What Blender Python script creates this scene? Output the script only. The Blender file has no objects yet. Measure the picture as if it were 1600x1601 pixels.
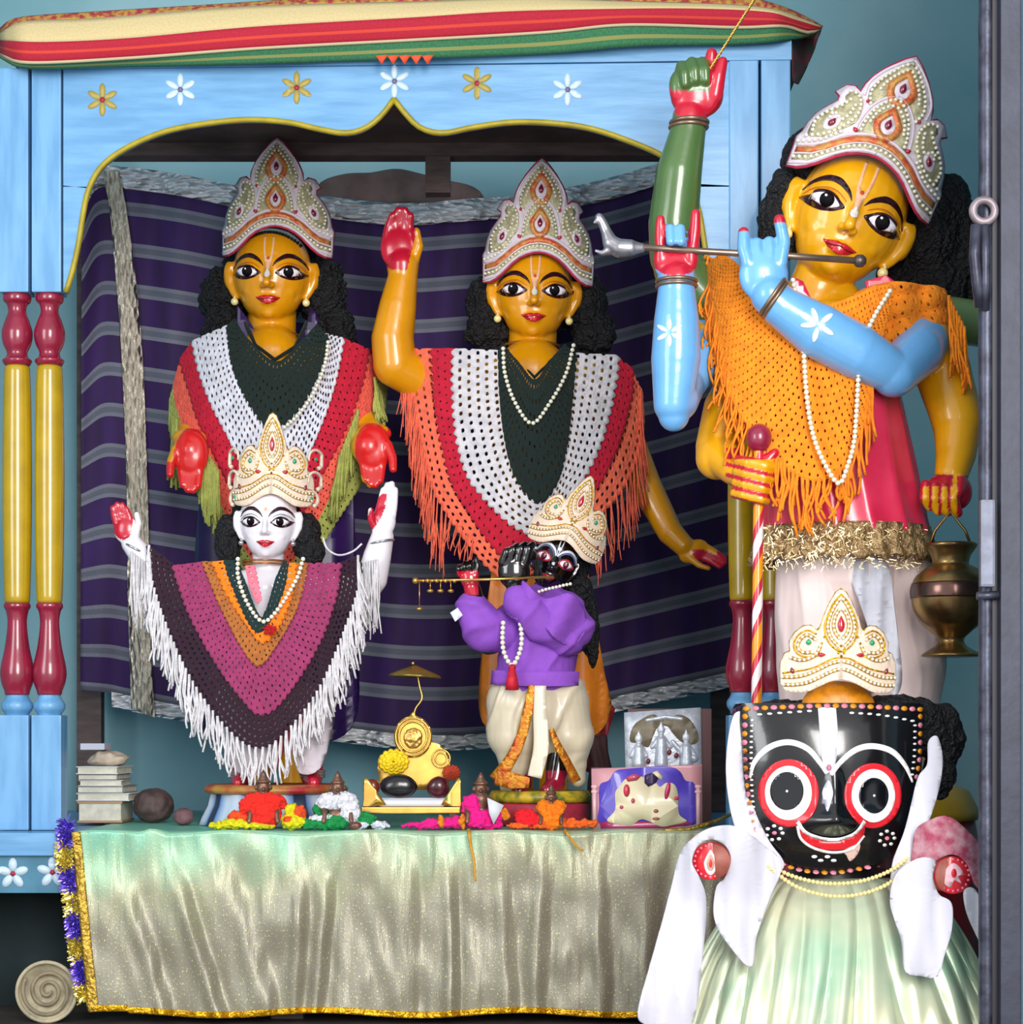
import bpy, bmesh, math, random
from mathutils import Vector, Matrix, noise
from mathutils.bvhtree import BVHTree
random.seed(7)
SC = bpy.context.scene
COL = SC.collection
PI = math.pi

# ------------------------------------------------------------------ camera, light, exposure
F = 3200.0            # focal length in pixels of the 1600 x 1601 frame
HORIZON = 1150.0      # row of the eye level
EYE = 0.53            # eye height above the temple floor
cam_data = bpy.data.cameras.new('camera')
cam_data.sensor_fit = 'HORIZONTAL'; cam_data.sensor_width = 36.0
cam_data.lens = 36.0 * F / 1600.0
cam_data.shift_y = (HORIZON - 800.5) / 1600.0
cam_data.clip_start = 0.05
cam = bpy.data.objects.new('camera', cam_data); COL.objects.link(cam)
cam.location = (0, 0, EYE); cam.rotation_euler = (PI / 2, 0, 0)
SC.camera = cam

world = bpy.data.worlds.new('daylight'); SC.world = world; world.use_nodes = True
wb = world.node_tree.nodes['Background']
wb.inputs[0].default_value = (0.93, 0.96, 1.0, 1); wb.inputs[1].default_value = 0.75

def area_light(name, loc, target, sx, sy, power, color=(1, 1, 1)):
    l = bpy.data.lights.new(name, 'AREA'); l.shape = 'RECTANGLE'; l.size = sx; l.size_y = sy
    l.energy = power; l.color = color
    o = bpy.data.objects.new(name, l); COL.objects.link(o); o.location = loc
    d = Vector(target) - Vector(loc)
    o.rotation_euler = d.to_track_quat('-Z', 'Y').to_euler()
    return o
area_light('doorway_daylight', (0.9, -1.6, 1.9), (0.1, 4.2, 0.8), 1.6, 2.6, 205, (1.0, 0.98, 0.95))
area_light('side_light', (-2.6, 0.6, 1.6), (0.0, 4.2, 0.8), 1.2, 2.0, 45, (0.95, 0.98, 1.0))  # second, weaker area light from the left

vs = SC.view_settings
vs.view_transform = 'Standard'; vs.look = 'None'; vs.gamma = 1.0; vs.use_curve_mapping = False
vs.exposure = 0.34

# ------------------------------------------------------------------ helpers: places
def P(px, py, Y):
    """the point of the place seen at pixel (px, py) when it stands Y metres away"""
    return Vector(((px - 800.0) / F * Y, Y, EYE - (py - HORIZON) / F * Y))

def lerp(a, b, t): return a + (b - a) * t
def smooth01(t):
    t = max(0.0, min(1.0, t)); return t * t * (3 - 2 * t)

def srgb(h):
    if not isinstance(h, str): return tuple(h)
    h = h.lstrip('#'); r = []
    for i in (0, 2, 4):
        c = int(h[i:i + 2], 16) / 255.0
        r.append(c / 12.92 if c <= 0.04045 else ((c + 0.055) / 1.055) ** 2.4)
    return tuple(r)

def cr(pts, n):
    """Catmull-Rom through the points, n samples evenly by length"""
    pts = [Vector(p) for p in pts]
    if len(pts) == 2:
        return [pts[0].lerp(pts[1], i / (n - 1)) for i in range(n)]
    d = []
    q = [pts[0] * 2 - pts[1]] + pts + [pts[-1] * 2 - pts[-2]]
    for i in range(1, len(q) - 2):
        p0, p1, p2, p3 = q[i - 1], q[i], q[i + 1], q[i + 2]
        for k in range(12):
            t = k / 12
            d.append(0.5 * ((2 * p1) + (p2 - p0) * t + (2 * p0 - 5 * p1 + 4 * p2 - p3) * t * t + (3 * p1 - p0 - 3 * p2 + p3) * t ** 3))
    d.append(pts[-1])
    L = [0]
    for a, b in zip(d, d[1:]): L.append(L[-1] + (b - a).length)
    out = []; j = 0
    for i in range(n):
        s = L[-1] * i / (n - 1)
        while j < len(L) - 2 and L[j + 1] < s: j += 1
        t = (s - L[j]) / max(1e-9, L[j + 1] - L[j])
        out.append(d[j].lerp(d[j + 1], min(1, t)))
    return out

def V2(pts): return [Vector((p[0], p[1])) for p in pts]

# ------------------------------------------------------------------ helpers: objects
ORI = {}
def tag(o, label=None, cat=None, group=None, kind=None):
    if label: o['label'] = label
    if cat: o['category'] = cat
    if group: o['group'] = group
    if kind: o['kind'] = kind
    return o

def thing(name, label, cat, base, group=None):
    o = bpy.data.objects.new(name, None); COL.objects.link(o)
    o.empty_display_size = 0.05
    o.location = base; ORI[o.name] = Vector(base)
    return tag(o, label, cat, group)

def link_mesh(name, me, mat, parent=None, smooth=True):
    o = bpy.data.objects.new(name, me); COL.objects.link(o)
    if mat is not None:
        mats = mat if isinstance(mat, (list, tuple)) else [mat]
        me.materials.clear()
        for m in mats: me.materials.append(m)
    if smooth and len(me.polygons):
        me.polygons.foreach_set('use_smooth', [True] * len(me.polygons))
    if parent is None:
        xs = [v.co for v in me.vertices]
        if xs:
            c = Vector(((min(v.x for v in xs) + max(v.x for v in xs)) / 2, (min(v.y for v in xs) + max(v.y for v in xs)) / 2, min(v.z for v in xs)))
        else: c = Vector((0, 0, 0))
        me.transform(Matrix.Translation(-c)); o.location = c; ORI[o.name] = c
    else:
        po = ORI[parent.name]
        me.transform(Matrix.Translation(-po)); o.parent = parent; ORI[o.name] = po
    me.update()
    return o

def obj(name, bm, mat, parent=None, smooth=True, sharp=None):
    """link a bmesh whose vertices are in world space as ONE mesh object"""
    if sharp is not None:
        for e in bm.edges:
            if len(e.link_faces) == 2 and e.calc_face_angle(0) > math.radians(sharp): e.smooth = False
    me = bpy.data.meshes.new(name); bm.to_mesh(me); bm.free()
    return link_mesh(name, me, mat, parent, smooth)

def eval_mesh(bm, mods):
    """bmesh + [(type, {props})] -> new mesh with the modifiers applied"""
    me = bpy.data.meshes.new('tmp'); bm.to_mesh(me); bm.free()
    o = bpy.data.objects.new('tmp', me); COL.objects.link(o)
    for t, kw in mods:
        m = o.modifiers.new(t, t)
        for k, v in kw.items(): setattr(m, k, v)
    dg = bpy.context.evaluated_depsgraph_get(); dg.update()
    out = bpy.data.meshes.new_from_object(o.evaluated_get(dg))
    bpy.data.objects.remove(o); bpy.data.meshes.remove(me)
    return out

# ------------------------------------------------------------------ helpers: materials
class NT:
    def __init__(s, name):
        s.m = bpy.data.materials.new(name); s.m.use_nodes = True
        s.t = s.m.node_tree; s.b = s.t.nodes['Principled BSDF']
    def n(s, typ, **kw):
        x = s.t.nodes.new('ShaderNode' + typ)
        for k, v in kw.items():
            if k.startswith('_'): setattr(x, k[1:], v)
            else: x.inputs[k.replace('__', ' ')].default_value = v
        return x
    def l(s, a, b): s.t.links.new(a, b)

def set_p(b, **kw):
    for k, v in kw.items():
        b.inputs[k].default_value = v

def mat(name, col, rough=0.5, metal=0.0, var=0.0, vscale=20.0, bump=0.0, bscale=60.0, stretch=(1, 1, 1), coat=0.0,
        sheen=0.0, col2=None, bdist=0.002, detail=4.0, spec=0.5):
    n = NT(name); c = srgb(col); b = n.b
    set_p(b, **{'Base Color': (*c, 1), 'Roughness': rough, 'Metallic': metal, 'Coat Weight': coat, 'Coat Roughness': 0.08,
                'Sheen Weight': sheen, 'Specular IOR Level': spec})
    if var or bump or col2:
        tc = n.n('TexCoord'); mp = n.n('Mapping'); n.l(tc.outputs['Object'], mp.inputs['Vector'])
        mp.inputs['Scale'].default_value = stretch
    if var or col2:
        t = n.n('TexNoise', Scale=vscale, Detail=detail); n.l(mp.outputs[0], t.inputs['Vector'])
        c2 = srgb(col2) if col2 else tuple(x * (1 - var) for x in c)
        c3 = c if col2 else tuple(min(1, x * (1 + var * 0.6)) for x in c)
        r = n.n('ValToRGB'); r.color_ramp.elements[0].position = 0.36; r.color_ramp.elements[1].position = 0.64
        r.color_ramp.elements[0].color = (*c2, 1); r.color_ramp.elements[1].color = (*c3, 1)
        n.l(t.outputs['Fac'], r.inputs['Fac']); n.l(r.outputs['Color'], b.inputs['Base Color'])
    if bump:
        t2 = n.n('TexNoise', Scale=bscale, Detail=3.0); n.l(mp.outputs[0], t2.inputs['Vector'])
        bp = n.n('Bump', Strength=bump, Distance=bdist); n.l(t2.outputs['Fac'], bp.inputs['Height'])
        n.l(bp.outputs['Normal'], b.inputs['Normal'])
    return n.m

def attr_mat(name, rough=0.3, coat=0.4, bump=0.0, bscale=150.0, var=0.06):
    """glossy hand-painted surface; the paint colour comes from the mesh's own 'paint' attribute"""
    n = NT(name); b = n.b
    a = n.n('Attribute', _attribute_name='paint')
    t = n.n('TexNoise', Scale=25.0, Detail=4.0)
    tc = n.n('TexCoord'); n.l(tc.outputs['Object'], t.inputs['Vector'])
    hs = n.n('HueSaturation', Saturation=1.0); n.l(a.outputs['Color'], hs.inputs['Color'])
    mr = n.n('MapRange'); mr.inputs['To Min'].default_value = 1 - var; mr.inputs['To Max'].default_value = 1 + var
    mr.inputs['From Min'].default_value = .3; mr.inputs['From Max'].default_value = .7
    n.l(t.outputs['Fac'], mr.inputs['Value']); n.l(mr.outputs[0], hs.inputs['Value'])
    n.l(hs.outputs[0], b.inputs['Base Color'])
    set_p(b, Roughness=rough, **{'Coat Weight': coat, 'Coat Roughness': 0.12})
    if bump:
        t2 = n.n('TexNoise', Scale=bscale, Detail=2.0); n.l(tc.outputs['Object'], t2.inputs['Vector'])
        bp = n.n('Bump', Strength=bump, Distance=0.001); n.l(t2.outputs['Fac'], bp.inputs['Height']); n.l(bp.outputs['Normal'], b.inputs['Normal'])
    return n.m

# ------------------------------------------------------------------ helpers: shapes
def box(bm, c, s, rot=None, bev=0.0):
    c = Vector(c); s = Vector(s)
    M = Matrix.Translation(c) @ (rot.to_4x4() if rot else Matrix.Identity(4)) @ Matrix.Diagonal((s.x, s.y, s.z, 1))
    r = bmesh.ops.create_cube(bm, size=1.0, matrix=M)
    if bev:
        es = {e for v in r['verts'] for e in v.link_edges}
        bmesh.ops.bevel(bm, geom=list(es), offset=bev, segments=2, affect='EDGES', profile=0.7)

def boxb(bm, x0, x1, y0, y1, z0, z1, bev=0.0):
    box(bm, ((x0 + x1) / 2, (y0 + y1) / 2, (z0 + z1) / 2), (x1 - x0, y1 - y0, z1 - z0), None, bev)

def sphere(bm, c, r, seg=12, ring=8, M=None):
    rr = r if isinstance(r, (tuple, list)) else (r, r, r)
    T = Matrix.Translation(Vector(c)) @ (M.to_4x4() if M else Matrix.Identity(4)) @ Matrix.Diagonal((*rr, 1))
    return bmesh.ops.create_uvsphere(bm, u_segments=seg, v_segments=ring, radius=1.0, matrix=T)['verts']

def ico(bm, c, r, sub=1):
    rr = r if isinstance(r, (tuple, list)) else (r, r, r)
    bmesh.ops.create_icosphere(bm, subdivisions=sub, radius=1.0, matrix=Matrix.Translation(Vector(c)) @ Matrix.Diagonal((*rr, 1)))

def frames_along(pts):
    T = []
    for i in range(len(pts)):
        a = pts[max(0, i - 1)]; b = pts[min(len(pts) - 1, i + 1)]
        t = (b - a); T.append(t.normalized() if t.length > 1e-9 else Vector((0, 0, 1)))
    up = Vector((0, 1, 0)) if abs(T[0].y) < 0.9 else Vector((1, 0, 0))
    N = (up - T[0] * up.dot(T[0])).normalized(); out = []
    for t in T:
        N = (N - t * N.dot(t))
        N = N.normalized() if N.length > 1e-6 else t.orthogonal().normalized()
        out.append((t, N, t.cross(N)))
    return out

def tube(bm, pts, r, seg=8, caps=True, closed=False):
    pts = [Vector(p) for p in pts]
    if not isinstance(r, (list, tuple)): r = [r] * len(pts)
    fr = frames_along(pts); rings = []
    for p, rad, (t, N, B) in zip(pts, r, fr):
        rings.append([bm.verts.new(p + (N * math.cos(2 * PI * k / seg) + B * math.sin(2 * PI * k / seg)) * rad) for k in range(seg)])
    n = len(rings)
    for i in range(n if closed else n - 1):
        a = rings[i]; b = rings[(i + 1) % n]
        for k in range(seg):
            bm.faces.new((a[k], a[(k + 1) % seg], b[(k + 1) % seg], b[k]))
    if caps and not closed:
        try:
            bm.faces.new(list(reversed(rings[0]))); bm.faces.new(rings[-1])
        except ValueError: pass
    return rings

def lathe(bm, c, prof, seg=32, M=None, rfun=None):
    """prof: (radius, height) pairs about a vertical axis at c"""
    c = Vector(c); rings = []
    for (r, z) in prof:
        ring = []
        for k in range(seg):
            a = 2 * PI * k / seg
            rr = r * (rfun(a, z) if rfun else 1.0)
            v = Vector((rr * math.cos(a), rr * math.sin(a), z))
            if M: v = M @ v
            ring.append(bm.verts.new(c + v))
        rings.append(ring)
    for a, b in zip(rings, rings[1:]):
        for k in range(seg): bm.faces.new((a[k], a[(k + 1) % seg], b[(k + 1) % seg], b[k]))
    bm.faces.new(list(reversed(rings[0]))); bm.faces.new(rings[-1])

def sheet(outline, step=6.0, stepy=None):
    """flat patch with a crisp outline, cut on a grid so that it can bend; coordinates are 2-D (z = 0)"""
    bm = bmesh.new()
    vs = [bm.verts.new((p[0], p[1], 0)) for p in outline]
    es = [bm.edges.new((vs[i], vs[(i + 1) % len(vs)])) for i in range(len(vs))]
    bmesh.ops.triangle_fill(bm, use_beauty=True, use_dissolve=False, edges=es)
    xs = [p[0] for p in outline]; ys = [p[1] for p in outline]
    stepy = stepy or step
    x = math.floor(min(xs) / step) * step + step
    while x < max(xs):
        bmesh.ops.bisect_plane(bm, geom=bm.verts[:] + bm.edges[:] + bm.faces[:], plane_co=(x, 0, 0), plane_no=(1, 0, 0)); x += step
    y = math.floor(min(ys) / stepy) * stepy + stepy
    while y < max(ys):
        bmesh.ops.bisect_plane(bm, geom=bm.verts[:] + bm.edges[:] + bm.faces[:], plane_co=(0, y, 0), plane_no=(0, 1, 0)); y += stepy
    if len(bm.verts) > 60: bmesh.ops.remove_doubles(bm, verts=bm.verts[:], dist=min(.25, .04 * min(step, stepy)))
    return bm

def map_bm(bm, f):
    for v in bm.verts: v.co = f(v.co.x, v.co.y)
    return bm

def thicken(bm, t):
    """give a sheet real thickness"""
    return eval_mesh(bm, [('SOLIDIFY', dict(thickness=t, offset=0.0, use_even_offset=False))])

def face_viewer(bm):
    """sheet normals towards the viewer"""
    s = sum((f.normal.y * f.calc_area() for f in bm.faces), 0.0) if bm.faces else 0
    bm.normal_update()
    s = sum((f.normal.y * f.calc_area() for f in bm.faces), 0.0)
    if s > 0: bmesh.ops.reverse_faces(bm, faces=bm.faces[:])
    return bm

def cloth(name, outline, depth, mat_, parent, step=8.0, thick=0.003, smooth_n=None):
    """a hanging cloth traced in the frame, each point at its own distance depth(px, py)"""
    ol = outline
    if smooth_n: ol = [tuple(p) for p in cr([(*p, 0) for p in list(outline) + [outline[0]]], smooth_n)][:-1]
    bm = sheet(ol, step)
    uvl = bm.loops.layers.uv.new('uv')
    for f in bm.faces:
        for l in f.loops: l[uvl].uv = (l.vert.co.x / 100.0, l.vert.co.y / 100.0)
    map_bm(bm, lambda x, y: P(x, y, depth(x, y)))
    face_viewer(bm)
    me = thicken(bm, thick)
    return link_mesh(name, me, mat_, parent)

class Frame:
    """local frame in pixel-sized units on a thing Y metres away: x right, h up, d towards the viewer"""
    def __init__(s, cx, cy, Y, rot=0.0, sc=1.0, dref=0.0, scy=None):
        s.k = Y / F * sc; s.ky = s.k * ((scy / sc) if scy else 1.0)
        s.o = P(cx, cy, Y - dref * s.k); s.dref = dref
        r = math.radians(rot)          # clockwise as seen
        s.ex = Vector((math.cos(r), 0, -math.sin(r))); s.eh = Vector((math.sin(r), 0, math.cos(r)))
        s.R = Matrix((s.ex, Vector((0, 1, 0)), s.eh)).transposed()
    def w(s, x, h, d=0.0):
        return s.o + s.ex * (x * s.k) + s.eh * (h * s.ky) + Vector((0, -1, 0)) * ((d - s.dref) * s.k)

# sculpting: overlapping solids fused into one skin
_unit = {}
def unit_sphere(seg, ring):
    if (seg, ring) not in _unit:
        V = [(0, 0, 1)]
        for j in range(1, ring):
            t = PI * j / ring
            V += [(math.sin(t) * math.cos(2 * PI * i / seg), math.sin(t) * math.sin(2 * PI * i / seg), math.cos(t)) for i in range(seg)]
        V.append((0, 0, -1)); L = len(V) - 1; Fc = []
        for i in range(seg): Fc.append((0, 1 + i, 1 + (i + 1) % seg))
        for j in range(ring - 2):
            a = 1 + j * seg
            for i in range(seg): Fc.append((a + i, a + seg + i, a + seg + (i + 1) % seg, a + (i + 1) % seg))
        a = 1 + (ring - 2) * seg
        for i in range(seg): Fc.append((a + (i + 1) % seg, a + i, L))
        _unit[(seg, ring)] = ([Vector(v) for v in V], Fc)
    return _unit[(seg, ring)]
class Clay:
    def __init__(s): s.V = []; s.F = []
    def add(s, V, Fc):
        o = len(s.V); s.V += V; s.F += [tuple(i + o for i in f) for f in Fc]
    def ell(s, c, r, M=None, seg=28, ring=20):
        V, Fc = unit_sphere(seg, ring); c = Vector(c); D = Matrix.Diagonal(Vector(r))
        T = (M.to_3x3() @ D) if M else D
        s.add([c + T @ v for v in V], Fc); return s
    def chain(s, pts):
        """[(point, radius) ...] tapered limb"""
        seg = 26
        for (a, ra), (b, rb) in zip(pts, pts[1:]):
            t = (b - a)
            if t.length < 1e-6: continue
            t.normalize(); N = t.orthogonal().normalized(); B = t.cross(N); V = []
            for p, r in ((a, ra), (b, rb)): V += [p + (N * math.cos(2 * PI * k / seg) + B * math.sin(2 * PI * k / seg)) * r for k in range(seg)]
            Fc = [(k, (k + 1) % seg, seg + (k + 1) % seg, seg + k) for k in range(seg)] + [tuple(reversed(range(seg))), tuple(range(seg, 2 * seg))]
            s.add(V, Fc)
        for p, r in pts: s.ell(p, (r, r, r), None, 26, 18)
        return s
    def cast(s, voxel, smooth=3, factor=0.5):
        me = bpy.data.meshes.new('t'); me.from_pydata(s.V, [], s.F)
        bm = bmesh.new(); bm.from_mesh(me); bpy.data.meshes.remove(me)
        return eval_mesh(bm, [('REMESH', dict(mode='VOXEL', voxel_size=voxel, adaptivity=0.0)), ('SMOOTH', dict(factor=factor, iterations=smooth))])
def displace(me, fn):
    """push every vertex along its normal by fn(px, py, co)"""
    ns = [v.normal.copy() for v in me.vertices]; out = []
    for v, n_ in zip(me.vertices, ns):
        co = v.co; k = F / co.y; c = co + n_ * fn(800 + co.x * k, HORIZON - (co.z - EYE) * k, co); out.extend(c)
    me.vertices.foreach_set('co', out); me.update()

def paint(me, fn):
    at = me.color_attributes.new('paint', 'FLOAT_COLOR', 'POINT')
    buf = []
    for v in me.vertices:
        c = fn(v.co); buf.extend((c[0], c[1], c[2], 1.0))
    at.data.foreach_set('color', buf)

def bvh_of(me):
    return BVHTree.FromPolygons([v.co.copy() for v in me.vertices], [tuple(p.vertices) for p in me.polygons])

def on_skin(bvh, fr, x, h, off=0.0006, fallback=40):
    o = fr.w(x, h, 400); hit = bvh.ray_cast(o, Vector((0, 1, 0)))
    if hit[0] is None: return fr.w(x, h, fallback)
    n = hit[1]
    if n.y > 0: n = -n
    return hit[0] + n * off

def decal(name, outline, bvh, fr, mat_, parent, step=4.0, off=0.0006, th=0.0008):
    """a flake of paint or a bead-thin shape lying on the sculpted skin"""
    bm = sheet(outline, step)
    map_bm(bm, lambda x, y: on_skin(bvh, fr, x, y, off))
    face_viewer(bm)
    return link_mesh(name, thicken(bm, th), mat_, parent)

def stroke(pts, widths, n=24):
    """2-D outline of a brush stroke"""
    c = cr([(*p, 0) for p in pts], n)
    if not isinstance(widths, (list, tuple)): widths = [widths, widths]
    L, R = [], []
    for i, p in enumerate(c):
        t = (c[min(n - 1, i + 1)] - c[max(0, i - 1)]).normalized()
        u = i / (n - 1) * (len(widths) - 1); j = min(len(widths) - 2, int(u)); w = lerp(widths[j], widths[j + 1], u - j) / 2
        nrm = Vector((-t.y, t.x, 0))
        L.append(p + nrm * w); R.append(p - nrm * w)
    return [(p.x, p.y) for p in L + list(reversed(R))]

def oval(cx, cy, rx, ry, n=24, rot=0.0):
    c, s = math.cos(rot), math.sin(rot)
    return [(cx + rx * math.cos(a) * c - ry * math.sin(a) * s, cy + rx * math.cos(a) * s + ry * math.sin(a) * c) for a in [2 * PI * i / n for i in range(n)]]

def beads(bm, pts, r, spacing, sub=1):
    """beads threaded along a 3-D line"""
    L = sum((b - a).length for a, b in zip(pts, pts[1:]))
    n = max(2, int(L / spacing) + 1)
    for p in cr(pts, n): ico(bm, p, r, sub)
def smooth_loop0(p): return [(q.x, q.y) for q in cr([(*a, 0) for a in list(p) + [p[0]]], 50)][:-1]
# ================================================================== the room
M_wall = mat('teal_limewash', '#9dc4cd', rough=0.85, col2='#79aebb', vscale=1.6, bump=0.25, bscale=14, bdist=0.004, detail=8)
M_wall_l = mat('pale_blue_limewash', '#a9d3e2', rough=0.85, col2='#8abfd6', vscale=3, bump=0.2, bscale=20, bdist=0.003)
M_floor = mat('dark_stone_floor', '#4a443f', rough=0.6, var=0.4, vscale=9, bump=0.3, bscale=30)
def struct(name, x0, x1, y0, y1, z0, z1, m):
    bm = bmesh.new(); boxb(bm, x0, x1, y0, y1, z0, z1)
    return tag(obj(name, bm, m, smooth=False), kind='structure')
struct('floor', -1.7, 1.9, 2.2, 5.1, -0.06, 0.0, M_floor)
struct('wall_back', -1.7, 1.9, 5.0, 5.1, 0.0, 2.7, M_wall)
struct('wall_left', -1.7, -1.6, 3.0, 5.0, 0.0, 2.7, M_wall)
struct('wall_right', 1.8, 1.9, 3.06, 5.0, 0.0, 2.7, M_wall)
struct('wall_front', 0.748, 1.9, 2.98, 3.06, 0.0, 2.7, M_wall_l)
struct('ceiling', -1.7, 1.9, 2.9, 5.1, 2.7, 2.76, M_wall_l)

# ================================================================== materials of the shrine
M_blue = mat('sky_blue_painted_wood', '#6ca2cf', rough=0.42, col2='#578fbd', vscale=7, stretch=(1, 1, 7), bump=0.25, bscale=18, bdist=0.0015, detail=8, coat=0.15)
M_blue_v = mat('sky_blue_painted_post', '#6ca2cf', rough=0.42, col2='#578fbd', vscale=7, stretch=(7, 7, 1), bump=0.25, bscale=18, bdist=0.0015, detail=8, coat=0.15)
M_yel = mat('mustard_edge_paint', '#a3911a', rough=0.45, var=0.2, vscale=30)
M_yel_g = mat('yellow_gloss_paint', '#b0900f', rough=0.25, coat=0.5, var=0.12, vscale=20)
M_maroon = mat('maroon_gloss_paint', '#8b1a36', rough=0.25, coat=0.5, var=0.15, vscale=20)
M_white = mat('white_flower_paint', '#c3d8ea', rough=0.5)
M_gold_p = mat('ochre_flower_paint', '#a8964a', rough=0.5)
M_redp = mat('red_dot_paint', '#a3263c', rough=0.5)
M_darkwood = mat('old_grey_brown_wood', '#5a4a48', rough=0.7, var=0.35, vscale=10, stretch=(1, 1, 6), bump=0.4)
M_rail_panel = mat('deep_blue_panel_paint', '#3f7690', rough=0.45, var=0.25, vscale=12)

def flower(cx, cy, r, Y, m, parent, n=6, centre=None, cm=None):
    bm = bmesh.new()
    for i in range(n):
        a = 2 * PI * i / n + PI / 2
        b2 = sheet(oval(cx + 0.56 * r * math.cos(a), cy - 0.56 * r * math.sin(a), 0.44 * r, (0.19 if n > 5 else 0.27) * r, 12, -a), 50)
        me = bpy.data.meshes.new('t'); b2.to_mesh(me); b2.free(); bm.from_mesh(me); bpy.data.meshes.remove(me)
    map_bm(bm, lambda x, y: P(x, y, Y)); face_viewer(bm)
    o = link_mesh('painted_flower', thicken(bm, 0.0008), m, parent)
    bm = sheet(oval(cx, cy, r * 0.16, r * 0.16, 10), 50); map_bm(bm, lambda x, y: P(x, y, Y - 0.0008)); face_viewer(bm)
    link_mesh('flower_centre', thicken(bm, 0.0008), cm or M_redp, o)
    return o

# ------------------------------------------------------------------ canopy
YA = 3.88
canopy = thing('shrine_canopy', 'sky-blue painted wooden shrine canopy with a yellow-edged arch on maroon and yellow turned posts', 'canopy', P(620, 1310, YA + 0.4))
def board(name, outline, Y, t, m, parent, step=40):
    bm = sheet(outline, step); map_bm(bm, lambda x, y: P(x, y, Y)); face_viewer(bm)
    r = bmesh.ops.extrude_face_region(bm, geom=bm.faces[:])
    bmesh.ops.translate(bm, vec=(0, t, 0), verts=[v for v in r['geom'] if isinstance(v, bmesh.types.BMVert)])
    bmesh.ops.recalc_face_normals(bm, faces=bm.faces[:])
    return obj(name, bm, m, parent, smooth=False)
arch = [(103, 457), (113, 425), (123, 380), (130, 335), (139, 295), (160, 259), (200, 230), (260, 205), (330, 192), (390, 187), (450, 191),
        (500, 202), (540, 208), (572, 200), (597, 180), (616, 155), (636, 180), (658, 200), (692, 208), (740, 199), (800, 191), (860, 192),
        (920, 200), (980, 219), (1040, 246), (1075, 280), (1093, 330), (1105, 400), (1118, 457)]
L = [p for p in cr([(*p, 0) for p in arch[:16]], 60)]; Rr = [p for p in cr([(*p, 0) for p in arch[15:]], 60)]
edge = [(p.x, p.y) for p in L[:-1] + Rr]
iL = min(range(59), key=lambda i: abs(edge[i][1] - 290)); iR = min(range(59, len(edge)), key=lambda i: abs(edge[i][1] - 290))
board('arch_board', [(99, 109), (1140, 97)] + [(1140, 290)] + list(reversed(edge[iL:iR + 1])) + [(99, 290)], YA, 0.022, M_blue, canopy, 60)
board('side_board', [(99, 292), (edge[iL][0], 292)] + list(reversed(edge[:iL + 1])) + [(99, 457)], YA, 0.022, M_blue, canopy, 60)
board('side_board', [(1140, 292)] + [(1140, 457)] + list(reversed(edge[iR:])) + [(edge[iR][0], 292)], YA, 0.022, M_blue, canopy, 60)
# yellow edge moulding following the arch
bm = bmesh.new()
for seg_ in (edge[:60], edge[59:]):
    tube(bm, [P(x, y, YA - 0.002) for x, y in seg_], 0.0055, 8)
obj('arch_edging', bm, M_yel, canopy)
bm = bmesh.new(); a_, b_ = P(96, 107, YA), P(1238, 94, YA)
board('top_rail', [(96, 60), (1238, 60), (1238, 93), (96, 107)], YA - 0.006, 0.03, M_blue, canopy, 200)
bm.free()
for x, y, m in ((160, 156, M_gold_p), (282, 140, M_white), (464, 137, M_gold_p), (617, 127, M_white), (746, 130, M_gold_p), (888, 140, M_white)):
    flower(x, y, 26, YA - 0.0006, m, canopy, 6, cm=mat('slate_dot', '#6b6a8e') if m is M_white else None)
def spindle_prof(cy0, sc=1.0):
    return None
def post(cx, ytop, shift=0.0, sc=1.0):
    """one turned post: square head, maroon and yellow spindle, square foot"""
    hw = 23.0
    def blk(name, y0, y1, w=hw):
        bm = bmesh.new(); c0 = P(cx, y0, YA); c1 = P(cx, y1, YA); k = YA / F
        boxb(bm, c0.x - w * k, c0.x + w * k, YA - 0.004, YA - 0.004 + 2 * w * k, c1.z, c0.z, 0.003)
        obj(name, bm, M_blue_v, canopy, smooth=False)
    blk('post_head', ytop, 457 + shift)
    k = YA / F; Yc = YA - 0.004 + hw * k
    def lat(name, prof, m):
        bm = bmesh.new(); c = P(cx, HORIZON, YA)
        pr = [(r * k, -(y + shift - HORIZON) * k) for r, y in prof]
        # rounder profile
        q = cr([(a, 0, b) for a, b in reversed(pr)], 60)
        lathe(bm, (c.x, Yc, EYE), [(v.x, v.z) for v in q], 28)
        obj(name, bm, m, canopy, sharp=60)
    lat('spindle_top', [(21, 457), (22, 462), (21, 468), (16, 473), (14, 484), (19, 498), (24, 516), (22, 534), (16, 548), (18, 556), (23, 560), (21, 566), (18, 569)], M_maroon)
    lat('spindle_shaft', [(18, 569), (20, 576), (22, 650), (23, 750), (22, 860), (20, 935), (18, 942)], M_yel_g)
    lat('spindle_bottom', [(20, 942), (21, 948), (17, 956), (15, 975), (19, 1010), (26, 1045), (25, 1065), (20, 1080), (19, 1086)], M_maroon)
    lat('post_collar', [(17, 1086), (19, 1092), (24, 1100), (24, 1108), (19, 1116), (18, 1120)], M_blue_v)
    blk('post_foot', 1118, 1298, 23.5)
for cx in (22, 73): post(cx, 107)
for cx in (1163, 1213): post(cx, 94, -4)
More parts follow.
